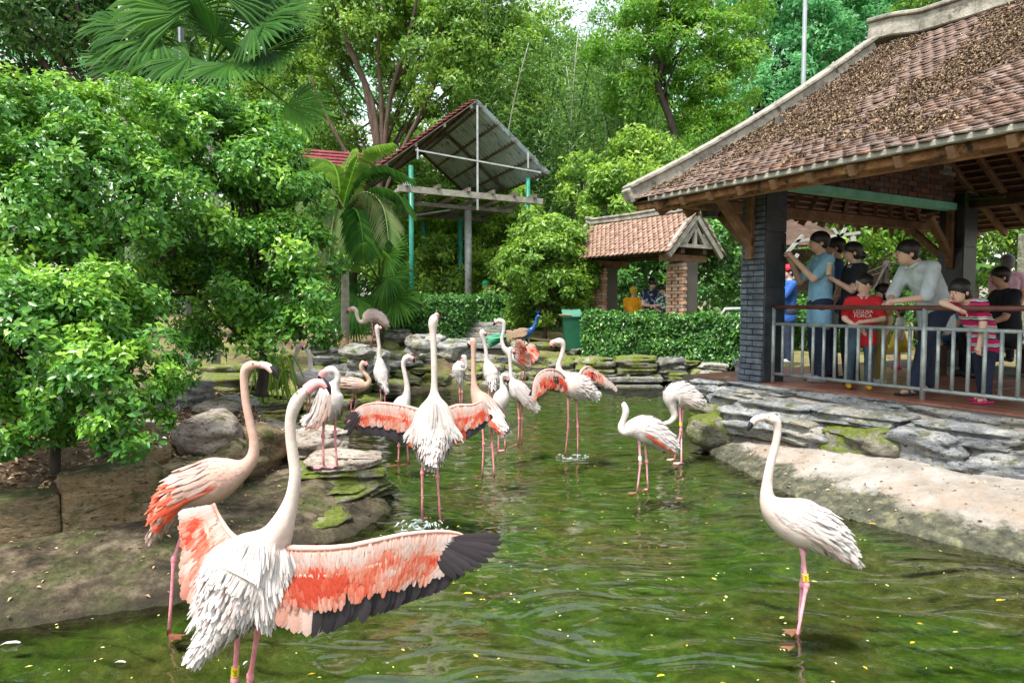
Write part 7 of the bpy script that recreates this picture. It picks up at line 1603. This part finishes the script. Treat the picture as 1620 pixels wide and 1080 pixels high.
def person(label, base, yaw, h, pose=None, cl=None, skin='skin', hair='hair', hairstyle='short', look=None, voxel=.0145, child=False, female=False, shoes=None, sleeve=.5, trouser=1.0, shirtlen=.46, grip=None, wide=1.0, group=None, simple=False, headpitch=0.0):
    """yaw: world angle of the facing direction; pose: joint overrides in units of height (forward, left, up)"""
    t = thing('person', label, 'child' if child else 'person', base, group)
    F = V((math.cos(yaw), math.sin(yaw), 0)); Lf = V((-math.sin(yaw), math.cos(yaw), 0)); Z = V((0, 0, 1)); hd = .068 if not child else .085
    J = dict(head=(.0, 0, 1 - hd * 1.0), neck=(-.012, 0, .855 if not child else .83), chest=(-.01, 0, .75), waist=(0, 0, .6), hip=(0, 0, .52), shL=(-.01, .108 * wide, .805), shR=(-.01, -.108 * wide, .805), elL=(-.02, .135, .63), elR=(-.02, -.135, .63), haL=(.04, .14, .475), haR=(.04, -.14, .475),
             knL=(.015, .055, .285), knR=(.015, -.055, .285), anL=(-.005, .058, .045), anR=(-.005, -.058, .045))
    if child:
        for k in ('shL', 'shR'): J[k] = (J[k][0], J[k][1] * .95, .775)
        J['chest'] = (-.01, 0, .71)
    J.update(pose or {})
    def w(q): return V(base) + (F * q[0] + Lf * q[1] + Z * q[2]) * h
    j = {k: w(v_) for k, v_ in J.items()}
    hy = yaw if look is None else look; HF = V((math.cos(hy) * math.cos(headpitch), math.sin(hy) * math.cos(headpitch), math.sin(headpitch))); HL = V((-math.sin(hy), math.cos(hy), 0)); HZ = HF.cross(HL); hr = hd * h
    H = j['head']; ax = (HF, HL, HZ)
    lf = lambda a, b, f: a.lerp(b, f)
    hipL = j['hip'] + Lf * (.05 * h); hipR = j['hip'] - Lf * (.05 * h)
    body = [('e', H + HZ * hr * .18 - HF * hr * .08, (hr * .86, hr * .7, hr * .8), ax), ('e', H - HZ * hr * .28 + HF * hr * .16, (hr * .6, hr * .56, hr * .68), ax), ('c', H - HZ * hr * .45 - HF * hr * .15, .032 * h, j['neck'] , .036 * h),
            ('c', j['neck'], .034 * h, j['chest'], .05 * h), ('c', j['shL'], .036 * h, j['shR'], .036 * h), ('c', j['chest'] + Lf * .04 * h, .055 * h, j['waist'] + Lf * .03 * h, .05 * h), ('c', j['chest'] - Lf * .04 * h, .055 * h, j['waist'] - Lf * .03 * h, .05 * h), ('c', j['waist'], .06 * h, j['hip'], .065 * h)]
    fat = 1.1 if child else 1.0
    for s in 'LR':
        hp = hipL if s == 'L' else hipR; sg = 1 if s == 'L' else -1
        body += [('c', j['sh' + s], .034 * h * fat, j['el' + s], .024 * h * fat), ('c', j['el' + s], .024 * h * fat, j['ha' + s], .0155 * h * fat), ('c', hp, .055 * h, j['kn' + s], .034 * h), ('c', j['kn' + s], .034 * h, j['an' + s], .022 * h)]
        hdir = (j['ha' + s] - j['el' + s]).normalized(); palm = j['ha' + s] + hdir * .024 * h
        body.append(('c', j['ha' + s], .0155 * h * fat, palm, .019 * h * fat))
        fdir = V(pose['foot' + s]).normalized() if pose and 'foot' + s in pose else F
        body += [('c', j['an' + s] - Z * .018 * h, .02 * h, j['an' + s] - Z * .026 * h + fdir * .07 * h, .016 * h)]
    ex = MB()
    # ears, nose, lids and lips as part of the same skin mesh
    for sg in (1, -1): ex.ball(H + HL * (hr * .69 * sg) - HF * hr * .1 - HZ * hr * .1, (hr * .17, hr * .08, hr * .24), 10, 8, ax)
    ex.tube([H + HF * hr * .72 + HZ * hr * .08, H + HF * hr * 1.0 - HZ * hr * .2, H + HF * hr * .76 - HZ * hr * .3], [hr * .07, hr * .14, hr * .1], 8)
    for s in 'LR':
        g_ = (grip or {}).get(s, .5); hdir = (j['ha' + s] - j['el' + s]).normalized(); pr = hdir.cross(Z); pr = pr.normalized() if pr.length > .1 else Lf.copy(); cn_ = hdir.cross(pr).normalized()
        if cn_.z > 0: cn_ = -cn_
        palm = j['ha' + s] + hdir * .034 * h
        for q in range(4):
            o_ = (q - 1.5) * .0095 * h; L_ = [.036, .042, .04, .031][q] * h; p0 = palm + pr * o_; a1 = hdir * math.cos(g_) + cn_ * math.sin(g_); a2 = hdir * math.cos(g_ * 2.1) + cn_ * math.sin(g_ * 2.1)
            ex.tube([p0 - hdir * .01 * h, p0 + a1 * L_ * .45, p0 + a1 * L_ * .45 + a2 * L_ * .3, p0 + a1 * L_ * .45 + a2 * L_ * .55], [.0058 * h, .0054 * h, .005 * h, .0036 * h], 6)
        ex.tube([j['ha' + s] + pr * .012 * h, j['ha' + s] + pr * .026 * h + hdir * .018 * h, j['ha' + s] + pr * .028 * h + hdir * .04 * h + cn_ * .004 * h], [.007 * h, .0065 * h, .0045 * h], 6)
    bo = blob('body', body, voxel * (.8 if not simple else 1.1), skin, t, 3, ex)
    for sg in (1, -1):
        e0 = H + HF * hr * .66 + HL * (hr * .27 * sg) + HZ * hr * .06
        m = MB(); m.ball(e0 - HF * hr * .02, (hr * .08, hr * .13, hr * .07), 8, 6, ax); m.build('eye', MT['eyewhite'], t, smooth=True)
        m = MB(); m.ball(e0 + HF * hr * .045, (hr * .04, hr * .065, hr * .06), 8, 6, ax); m.build('pupil', MT['pupil'], t, smooth=True)
        if not simple: m = MB(); m.tube([e0 + HZ * hr * .15 - HL * hr * .13 * sg + HF * hr * .08, e0 + HZ * hr * .2 + HF * hr * .06, e0 + HZ * hr * .15 + HL * hr * .15 * sg - HF * hr * .02], [hr * .02, hr * .035, hr * .02], 6); m.build('eyebrow', MT['hair'], t)
    m = MB(); m.tube([H + HF * hr * .66 - HZ * hr * .5 + HL * hr * .2, H + HF * hr * .74 - HZ * hr * .49, H + HF * hr * .66 - HZ * hr * .5 - HL * hr * .2], [hr * .03, hr * .06, hr * .03], 6); m.build('mouth', MT['lips'], t, smooth=True)
    # hair
    hp_ = [('e', H + HZ * hr * .36 - HF * hr * .18, (hr * .97, hr * .86, hr * .82), ax)]
    if hairstyle == 'crew': hp_ = [('e', H + HZ * hr * .32 - HF * hr * .2, (hr * .9, hr * .8, hr * .78), ax)]
    if hairstyle in ('short', 'fringe'):
        hp_ += [('c', H + HZ * hr * .62 + HF * hr * .3 + HL * hr * .3, hr * .26, H + HZ * hr * .62 + HF * hr * .3 - HL * hr * .3, hr * .26), ('e', H - HF * hr * .42, (hr * .58, hr * .72, hr * .74), ax)]
    if hairstyle in ('fringe', 'pony', 'bun', 'bob'):
        hp_ += [('c', H + HZ * hr * .5 + HF * hr * .5 + HL * hr * .3, hr * .2, H + HZ * hr * .5 + HF * hr * .5 - HL * hr * .3, hr * .2), ('e', H - HF * hr * .4 - HZ * hr * .1, (hr * .6, hr * .82, hr * .85), ax)]
    if hairstyle == 'bun': hp_ += [('e', H - HF * hr * 1.15 - HZ * hr * .3, (hr * .45, hr * .4, hr * .4), ax), ('c', H - HF * hr * .6, hr * .4, H - HF * hr * 1.0 - HZ * hr * .25, hr * .3)]
    if hairstyle == 'pony': hp_ += [('c', H - HF * hr * .9 + HZ * hr * .35, hr * .22, H - HF * hr * 1.25 - HZ * hr * .5, hr * .3), ('c', H - HF * hr * 1.25 - HZ * hr * .5, hr * .28, H - HF * hr * 1.2 - HZ * hr * 1.2, hr * .1)]
    if hairstyle == 'bob': hp_ += [('e', H - HF * hr * .3 - HZ * hr * .3, (hr * .62, hr * .85, hr * .8), ax)]
    blob('hair', hp_, voxel * .8, hair, t, 2)
    cl = cl or {}
    if 'shirt' in cl:
        q = [('c', j['shL'] - Lf * .01 * h, .045 * h, j['shR'] + Lf * .01 * h, .045 * h), ('c', lf(j['neck'], j['chest'], .25), .042 * h, j['chest'], .06 * h)]
        bt = w((J['hip'][0], 0, J['hip'][2] - (.52 - shirtlen)))
        for sg in (1, -1): q += [('c', j['chest'] + Lf * (.042 * h * sg * wide), .066 * h, lf(j['waist'], j['hip'], .2) + Lf * (.042 * h * sg * wide), .062 * h * (1.1 if child else 1)), ('c', j['waist'] + Lf * (.04 * h * sg * wide), .064 * h, bt + Lf * (.046 * h * sg * wide), .07 * h)]
        q.append(('c', j['chest'], .07 * h, j['hip'], .068 * h))
        for s in 'LR':
            if sleeve <= 1: q.append(('c', j['sh' + s], .042 * h, lf(j['sh' + s], j['el' + s], sleeve), .037 * h * fat))
            else: q += [('c', j['sh' + s], .042 * h, j['el' + s], .034 * h), ('c', j['el' + s], .034 * h, lf(j['el' + s], j['ha' + s], sleeve - 1), .03 * h)]
        blob('shirt' if not cl.get('dress') else 'dress', q, voxel, cl['shirt'], t, 5)
        if 'collar' in cl:
            m = MB(); nn = j['neck'] - Z * .005 * h
            for sg in (1, -1): m.tube([nn - F * .04 * h + Z * .012 * h, nn + Lf * (.044 * h * sg) + Z * .004 * h, nn + F * .045 * h + Lf * (.012 * h * sg) - Z * .03 * h], [.009 * h] * 3, 6)
            m.build('collar', MT[cl['collar']], t, smooth=True)
    if 'trousers' in cl:
        q = [('c', hipL, .068 * h, hipR, .068 * h), ('c', lf(j['waist'], j['hip'], .4), .064 * h, j['hip'], .07 * h)]
        for s in 'LR':
            hp = hipL if s == 'L' else hipR
            if trouser > .5: q += [('c', hp, .064 * h, j['kn' + s], .042 * h), ('c', j['kn' + s], .042 * h, lf(j['kn' + s], j['an' + s], (trouser - .5) * 2), .034 * h)]
            else: q += [('c', hp, .066 * h, lf(hp, j['kn' + s], trouser * 2), .052 * h)]
        blob('trousers', q, voxel, cl['trousers'], t, 4)
    if 'skirt' in cl:
        m = MB(); c0 = j['waist']; k_ = w((J['hip'][0], 0, J['hip'][2] - .24)); m.tube([c0, j['hip'], lf(j['hip'], k_, .5), k_], [.075 * h, .095 * h, .13 * h, .16 * h], 20); m.build('skirt', MT[cl['skirt']], t, smooth=True)
    if shoes:
        for s in 'LR':
            fdir = V(pose['foot' + s]).normalized() if pose and 'foot' + s in pose else F; a = j['an' + s]
            if shoes.endswith('sandal'):
                c = shoes[:-7]; fl_ = a - Z * .04 * h; fs_ = fdir.cross(Z)
                m = MB(); m.box(fl_ + fdir * .03 * h, (.15 * h, .055 * h, .012 * h), (fdir, -fs_, Z), bev=.003); m.build('shoe', MT[c], t)
                m = MB(); m.tube([fl_ + fdir * .04 * h + fs_ * .028 * h, a + fdir * .045 * h + Z * .002, fl_ + fdir * .04 * h - fs_ * .028 * h], [.007 * h] * 3, 6); m.tube([a - fdir * .03 * h - Z * .012 * h, a + fs_ * .024 * h, a + fdir * .022 * h, a - fs_ * .024 * h, a - fdir * .03 * h - Z * .012 * h], [.006 * h] * 5, 6); m.build('strap', MT[c], t)
            else: blob('shoe', [('c', a - Z * .02 * h - fdir * .012 * h, .027 * h, a - Z * .022 * h + fdir * .075 * h, .023 * h), ('c', a - Z * .02 * h, .027 * h, a + Z * .004 * h, .026 * h)], .008, shoes, t, 2)
    t_ = dict(t=t, j=j, F=F, L=Lf, H=H, HF=HF, HL=HL, HZ=HZ, hr=hr, w=w, h=h); return t_
def at_px(px, Y, z=FZ + .012): a = P(px, 480, Y); return V((a.x, Y, z))
PI = math.pi
YW = PI * .93      # facing the pond (to the left of the picture)
# teen with the phone
p = person('teenager in a light blue shirt holding up a phone next to the slate pillar', at_px(1297, 7.75), PI * .97, 1.70,
           dict(elL=(.085, .12, .68), haL=(.2, .03, .835), elR=(.09, -.13, .67), haR=(.2, -.02, .83), head=(.02, 0, .925), neck=(-.005, 0, .85)), dict(shirt='shirt_blue', trousers='jeans_dark', collar='shirt_blue'), 'skin_fair', shoes='shoe_grey', sleeve=.72, shirtlen=.4, grip=dict(L=.9, R=.9))
m = MB(); c = p['w']((.245, 0, .875)); m.box(c, (.009, .075, .15), (p['F'], p['L'], V((0, 0, 1))), bev=.003); m.build('phone', MT['black_plastic'], label='dark phone held up by the teenager in light blue', cat='phone')
person('man in a dark blue shirt half hidden behind the teenager with the phone', at_px(1318, 8.35), PI * .9, 1.68, {}, dict(shirt='shirt_navy', trousers='jeans_dark'), 'skin', shoes='shoe_black', simple=True)
p = person('woman with glasses and a hair bun in a black top holding an iced drink', at_px(1349, 7.6), PI * .98, 1.57,
           dict(elL=(.06, .13, .655), haL=(.16, .07, .73), elR=(.02, -.135, .64), haR=(.13, -.03, .6), head=(.02, 0, .925)), dict(shirt='shirt_black', trousers='trousers_black', collar='white_cloth'), 'skin_fair', hairstyle='bun', shoes='shoe_black', sleeve=.6, female=True, grip=dict(L=1.0, R=1.0))
m = MB()
for sg in (1, -1):
    e0 = p['H'] + p['HF'] * p['hr'] * .78 + p['HL'] * (p['hr'] * .29 * sg) + p['HZ'] * p['hr'] * .05; m.tube([e0 + (p['HL'] * math.cos(a) * .2 + p['HZ'] * math.sin(a) * .17) * p['hr'] for a in np.linspace(0, 2 * PI, 13)], [.0022] * 13, 5)
    m.tube([e0 + p['HL'] * p['hr'] * .2 * sg, p['H'] + p['HL'] * p['hr'] * .7 * sg - p['HF'] * p['hr'] * .1], [.002, .002], 5)
m.build('glasses', MT['black_plastic'], label='thin framed glasses on the woman with the iced drink', cat='glasses')
c = p['w']((.195, .06, .765)); t = thing('drink_cup', 'clear plastic cup of milky iced drink with a straw in the woman\'s hand', 'drink', c)
m = MB(); m.tube([c, c + V((0, 0, .12))], [.03, .041], 14); m.build('cup', MT['glassy'], t, smooth=False)
m = MB(); m.tube([c + V((0, 0, .12)), c + V((0, 0, .132))], [.044, .04], 14); m.build('lid', MT['white_plastic'], t)
m = MB(); m.tube([c + V((0, 0, .08)), c + V((-.0, 0, .25)) + p['F'] * -.05], [.005, .005], 6); m.build('straw', MT['white_plastic'], t)
m = MB(); m.box(c + p['F'] * .034 + V((0, 0, .05)), (.003, .03, .03), (p['F'], p['L'], V((0, 0, 1)))); m.build('cup_label', MT['red_hat'], t)
c = p['w']((.1, -.16, .45)); t = thing('handbag', 'small cream hard handbag hanging in front of the woman with glasses', 'bag', c)
m = MB(); m.box(c, (.2, .08, .14), (p['F'], p['L'], V((0, 0, 1))), bev=.02); m.build('bag_body', MT['cream'], t)
m = MB(); m.box(c + V((0, 0, .045)), (.204, .084, .055), (p['F'], p['L'], V((0, 0, 1))), bev=.02); m.build('flap', MT['cream'], t)
m = MB(); m.tube([c + p['F'] * (.06 * math.cos(a)) + V((0, 0, .07 + .06 * math.sin(a))) for a in np.linspace(0, PI, 9)], [.006] * 9, 6); m.build('handle', MT['cream'], t)
# boy in red
p = person('small boy in a red shirt with white print resting his arms on the rail', at_px(1366, 7.05), -PI * .62, 1.18,
           dict(elL=(.05, .15, .62), haL=(.15, -.02, .595), elR=(.05, -.15, .62), haR=(.17, -.03, .53), anR=(-.02, -.1, .05), knR=(.06, -.1, .3)) , dict(shirt='shirt_red', trousers='jeans', collar='white_cloth'), 'skin_fair', hairstyle='crew', look=PI * .98, headpitch=-.25, child=True, shoes='shoe_yellow', sleeve=.75, grip=dict(L=.3, R=.5), shirtlen=.42, wide=1.1)
def print_text(txt, size, centre, X, Z_, mat, name='shirt_print', parent=None):
    cu = bpy.data.curves.new(name, 'FONT'); cu.body = txt; cu.size = size; cu.align_x = 'CENTER'; cu.align_y = 'CENTER'; cu.extrude = .001; cu.space_line = .85
    o = bpy.data.objects.new(name, cu); COL.objects.link(o); dg = bpy.context.evaluated_depsgraph_get(); me = bpy.data.meshes.new_from_object(o.evaluated_get(dg)); bpy.data.objects.remove(o)
    me.materials.clear(); me.materials.append(MT[mat]); N_ = X.cross(Z_)
    for v_ in me.vertices: v_.co = X * v_.co.x + Z_ * v_.co.y + N_ * (v_.co.z - 1.2 * v_.co.x ** 2)
    o = bpy.data.objects.new(name, me); o.location = centre - off(parent); link(o, parent); return o
tw = V((0, 0, 1.6)) - p['j']['chest']; tw.z = 0; tw.normalize(); Xr = V((0, 0, 1)).cross(tw)
print_text('LEGUSA\nFORCA', .05, V((0, 0, 1.495)) + (p['j']['chest'] + tw * .115) * 1.0 - V((0, 0, (p['j']['chest'] + tw * .115).z)), Xr, V((0, 0, 1)), 'white_plastic', parent=p['t'])
m = MB(); m.ball(p['w']((.105, -.03, .52)), (.03, .012, .022), 12, 8, (p['F'], p['L'], V((0, 0, 1)))); m.build('belly_print', MT['shoe_yellow'], p['t'], smooth=True)
# man leaning
p = person('young man in a pale grey blue shirt leaning on the rail with clasped hands', at_px(1476, 6.75), -PI * .94, 1.72,
           dict(hip=(-.03, 0, .5), waist=(.01, 0, .57), chest=(.07, 0, .67), neck=(.13, 0, .75), head=(.185, 0, .8), shL=(.1, .1, .715), shR=(.1, -.1, .715), elL=(.15, .12, .55), haL=(.27, .03, .53), elR=(.18, -.11, .555), haR=(.28, -.01, .52), knL=(.1, .06, .27), anL=(.16, .06, .045), knR=(-.02, -.06, .27), anR=(-.05, -.07, .045)),
           dict(shirt='shirt_ice', trousers='jeans_dark', collar='shirt_ice'), 'skin_fair', look=PI * .98, shoes='shoe_black_sandal', sleeve=.95, shirtlen=.42, grip=dict(L=.9, R=.9), wide=.88)
# girl in stripes
p = person('girl in a pink, white and black striped shirt drooping one arm over the rail', at_px(1560, 6.12), -PI * .9, 1.2,
           dict(hip=(.0, 0, .5), waist=(.05, 0, .57), chest=(.13, 0, .67), neck=(.2, 0, .755), head=(.265, -.01, .825), shL=(.15, .09, .74), shR=(.17, -.08, .745), elL=(.18, .12, .585), haL=(.21, .12, .43), elR=(.36, -.06, .745), haR=(.29, .03, .69), knL=(.02, .05, .28), anL=(.04, .06, .05), knR=(-.02, -.05, .28), anR=(-.08, -.06, .05)),
           dict(shirt='stripes', trousers='jeans_dark'), 'skin_fair', hairstyle='pony', look=PI * 1.12, headpitch=-.2, child=True, shoes='shoe_pink_sandal', sleeve=.7, shirtlen=.44, female=True)
# others
person('small child with a pale collared top peeping between the red boy and the leaning man', at_px(1394, 7.6), PI * 1.02, 1.1, {}, dict(shirt='olive_cloth', trousers='olive_cloth', collar='white_cloth'), 'skin_fair', hairstyle='bob', child=True, shoes='shoe_grey', simple=True)
person('toddler in a yellow dress standing behind the rail under the leaning man', at_px(1424, 9.2), PI * .9, .86, {}, dict(shirt='white_cloth', skirt='dress_yellow'), 'skin', hairstyle='bob', child=True, shoes='shoe_pink', simple=True)
sit = dict(hip=(-.1, 0, .3), waist=(-.1, 0, .4), chest=(-.08, 0, .54), neck=(-.06, 0, .64), head=(-.03, 0, .715), shL=(-.08, .105, .59), shR=(-.08, -.105, .59), elL=(.0, .13, .43), haL=(.1, .08, .38), elR=(.0, -.13, .43), haR=(.1, -.08, .38), knL=(.15, .07, .3), knR=(.15, -.07, .3), anL=(.14, .07, .045), anR=(.14, -.07, .045))
person('young man in a black shirt sitting on the bench behind the striped girl', at_px(1572, 8.2), PI * .98, 1.68, sit, dict(shirt='shirt_black', trousers='trousers_black'), 'skin', shoes='shoe_black', sleeve=.7, simple=True, shirtlen=.5)
person('child in denim shorts and green shoes sitting beyond the leaning man, behind the rail', at_px(1500, 8.6), PI * 1.05, 1.15, {k: ((a[0], a[1], a[2] + .1) if k not in ('anL', 'anR') else a) for k, a in sit.items()}, dict(shirt='teal_cloth', trousers='denim'), 'skin', hairstyle='bob', child=True, shoes='shoe_green', trouser=.45, simple=True)
person('grey haired woman in a rosy shirt with her back turned at the far right', at_px(1590, 10.4), PI * .45, 1.62, {}, dict(shirt='shirt_rosy', trousers='trousers_black'), 'skin', hair='hair_grey', hairstyle='bob', shoes='shoe_black', simple=True)
# bench for the sitters
m = MB(); b0 = at_px(1478, 8.55, FZ + .36)
t = thing('low_bench', 'low dark wooden bench carrying the seated visitors', 'bench', b0); m.box(b0 + V((.62, .0, 0)), (1.5, .36, .05), bev=.01); m.build('seat', MT['dark_wood'], t)
for d_ in (.05, 1.2): m = MB(); m.box(b0 + V((d_, 0, -.18)), (.08, .3, .32)); m.build('leg', MT['dark_wood'], t)
# beyond the pavilion: person photographing in a red cap
p = person('distant person in a red cap and royal blue jacket photographing with a white phone', at_px(1246, 11.2, .62), PI * 1.0, 1.6, dict(elL=(.08, .12, .68), haL=(.17, .02, .84), elR=(.08, -.12, .68), haR=(.17, -.02, .84)), dict(shirt='royal_blue', trousers='jeans_dark'), 'skin_fair', shoes='shoe_grey', sleeve=1.6, simple=True)
m = MB(); hh = p['H']; m.ball(hh + p['HZ'] * p['hr'] * .5, (p['hr'] * .95, p['hr'] * .85, p['hr'] * .7), 14, 8, (p['HF'], p['HL'], p['HZ'])); m.box(hh + p['HZ'] * p['hr'] * .45 + p['HF'] * p['hr'] * 1.0, (p['hr'] * .8, p['hr'] * 1.1, .012), (p['HF'], p['HL'], p['HZ']), bev=.004); m.build('cap', MT['red_hat'], label='red cap on the distant photographing person', cat='cap')
m = MB(); m.box(p['w']((.215, 0, .87)), (.01, .16, .08), (p['F'], p['L'], V((0, 0, 1))), bev=.003); m.build('phone', MT['white_plastic'], label='white phone held by the distant person in the red cap', cat='phone')
# visitors seen through the gateway
p = person('person in a bright orange shirt with a yellow head cloth in the gateway opening', at_px(1002, 15.2, .45), PI * .4, 1.52, dict(elL=(.06, .13, .64), haL=(.12, .0, .62)), dict(shirt='shirt_orange', trousers='jeans_dark'), 'skin', hairstyle='short', hair='dress_yellow', shoes='shoe_black', simple=True)
p = person('dark haired man in a dark patterned shirt bending over a phone in the gateway', at_px(1032, 14.9, .45), -PI * .55, 1.72, dict(elL=(.05, .12, .65), haL=(.13, .02, .64), elR=(.05, -.12, .65), haR=(.13, -.02, .64), head=(.03, 0, .915)), dict(shirt='floral_dark', trousers='jeans_dark'), 'skin_fair', shoes='shoe_black', headpitch=-.4, simple=True)
p = person('woman in a green and white floral top leaning on the man in the gateway', at_px(1051, 14.8, .45), -PI * .6, 1.58, dict(elR=(.05, -.12, .65), haR=(.12, -.04, .62), head=(.03, -.03, .915)), dict(shirt='floral', trousers='jeans_dark'), 'skin_fair', hairstyle='bob', shoes='shoe_black', headpitch=-.3, simple=True)
# gardener heads behind the hedge
p = person('person in a green cap mostly hidden behind the dark clipped hedge', at_px(770, 18.6, .5), PI * .1, 1.72, {}, dict(shirt='shirt_orange', trousers='jeans_dark'), 'skin', hair='shoe_green', shoes='shoe_black', simple=True)
# ---------------------------------------------------------------- floating things and ripples
MT['float_leaf'] = M('float_leaf', [(0.0, (0.62, 0.6, 0.45)), (0.45, (0.7, 0.72, 0.2)), (0.7, (0.75, 0.55, 0.02)), (1.0, (0.6, 0.18, 0.02))], rough=.5, rattr=True, rndmix=.9)
r = np.random.default_rng(31); n = 800; ys = 2.2 + 10.5 * r.uniform(0, 1, n) ** 1.5; xs = r.uniform(-1, 1, n) * ys * .8
ins = inside_np(xs, ys, OUTL); xs, ys = xs[ins], ys[ins]; n = len(xs)
pts = np.stack([xs, ys, np.full(n, .004)], 1); an = r.uniform(0, 2 * math.pi, n); sz = np.where(r.uniform(0, 1, n) < .8, r.uniform(.005, .011, n), r.uniform(.011, .02, n))
a = np.stack([np.cos(an), np.sin(an), np.zeros(n)], 1) * sz[:, None]; b = np.stack([-np.sin(an), np.cos(an), np.zeros(n)], 1) * (sz * .45)[:, None]
vs = np.stack([pts - a, pts - b + [0, 0, .001], pts + a, pts + b + [0, 0, .002]], 1).reshape(-1, 3); i4 = np.arange(n)[:, None] * 4
npmesh('floating_leaves', vs, np.concatenate([i4 + [[0, 1, 2]], i4 + [[0, 2, 3]]], 1).reshape(-1, 3), MT['float_leaf'], np.repeat(np.where(sz > .012, r.uniform(.3, 1, n), r.uniform(0, .75, n)), 4), kind='stuff')
for (px, py, L_, an_, lb, mt) in [(16, 1018, .085, .35, 'large white curled feather floating at the left edge', 'f_white'), (190, 1047, .05, .1, 'thin white feather floating below the left bank', 'f_white'), (388, 1048, .035, 1.4, 'small downy white feather floating between the front legs', 'f_white')]:
    c = G(px, py, .006); m = MB(); d = V((math.cos(an_), math.sin(an_), 0)); feather(m, c - d * L_ / 2, d, V((0, 0, 1)), L_, L_ * .3, 0, .9, .6)
    m.build('white_feather', MT[mt], label=lb, cat='feather')
for (px, py, L_, an_, lb) in [(1581, 949, .05, .3, 'orange brown leaf floating near the right edge'), (740, 938, .05, .1, 'yellow leaf floating just under the open wing tip'), (1045, 1068, .04, .4, 'yellow leaf floating near the bottom of the pond view'), (725, 832, .03, 1.0, 'yellow leaf floating beside the centre bird splash'), (1380, 828, .05, -.2, 'orange leaf lying on the wet edge of the concrete bank')]:
    c = G(px, py, .006 if py != 828 else .05); m = MB(); d = V((math.cos(an_), math.sin(an_), 0)); feather(m, c - d * L_ / 2, d, V((0, 0, 1)), L_, L_ * .38, 0, .85 if 'yellow' not in lb else .7, .5)
    m.build('fallen_leaf', MT['float_leaf'], label=lb, cat='leaf')
# splash at the centre bird's foot: ragged rings of water and drops
MT['splash'] = M('splash', (0.7, 0.78, 0.8), rough=.05, spec=1.0, trans=.5)
rr = random.Random(6)
for (px, py, lb, n_, ri, ro) in [(664, 832, 'splash of water at the lifted foot of the centre flamingo', 44, .04, .22), (904, 722, 'small splash round the feet of the flamingo half opening its wings', 24, .05, .18)]:
    c = G(px, py, 0); m = MB()
    for i in range(n_):
        a = rr.uniform(0, 2 * PI); q = rr.uniform(ri, ro); p0 = c + V((math.cos(a) * q, math.sin(a) * q * .7, .0)); d = V((-math.sin(a) + rr.gauss(0, .4), math.cos(a), 0)).normalized(); L_ = rr.uniform(.02, .09); hgt = rr.uniform(.002, .014) * (1.3 if q < ro * .6 else .5)
        m.tube([p0 - d * L_ / 2 - V((0, 0, .003)), p0 + V((0, 0, hgt)), p0 + d * L_ / 2 - V((0, 0, .003))], [.001, rr.uniform(.003, .008), .001], 5)
    for i in range(n_ // 4): m.ball(c + V((rr.gauss(0, ro * .4), rr.gauss(0, ro * .3), rr.uniform(.005, .06))), rr.uniform(.0015, .003), 6, 4)
    m.build('splash', MT['splash'], label=lb, cat='splash', kind='stuff', smooth=True)

# leaves and grit lying on the banks
r = np.random.default_rng(55); n = 2600; xs = r.uniform(-3.4, 4.6, n); ys = r.uniform(2.6, 9.0, n); H_, I_, D_, W_, S_, F_ = height(xs, ys); k = (~I_) & (~S_) & (D_ < 1.1) & (D_ > .06); xs, ys, H_ = xs[k], ys[k], H_[k]; n = len(xs)
def surf(x, y, h, d): return h + noise.fractal(V((x * 1.7, y * 1.7, 3.3)), .9, 2, 5) * .035 * min(1, d / .15) + noise.noise(V((x * 9, y * 9, 1.3))) * .014
zz = np.array([surf(x, y, h, d) for x, y, h, d in zip(xs, ys, H_, D_[k])]) + .008
v, f, q = leaves(np.stack([xs, ys, zz], 1), np.tile([0, 0, 4.0], (n, 1)), .028, .5, r, fold=.4, vary=.6); npmesh('bank_litter', v, f, MT['litter'], q, kind='stuff')
n = 900; xs = r.uniform(-3.4, 4.6, n); ys = r.uniform(2.6, 9.0, n); H_, I_, D_, W_, S_, F_ = height(xs, ys); k = (~I_) & (~S_) & (D_ < .5) & (D_ > .0)
m = MB()
for x, y, h, d in zip(xs[k], ys[k], H_[k], D_[k]): q = R.uniform(.006, .02); m.ball((x, y, surf(x, y, h, d)), (q, q * R.uniform(.6, 1), q * .6), 6, 4)
m.build('pebbles', MT['rock_wall'], kind='stuff', smooth=True)
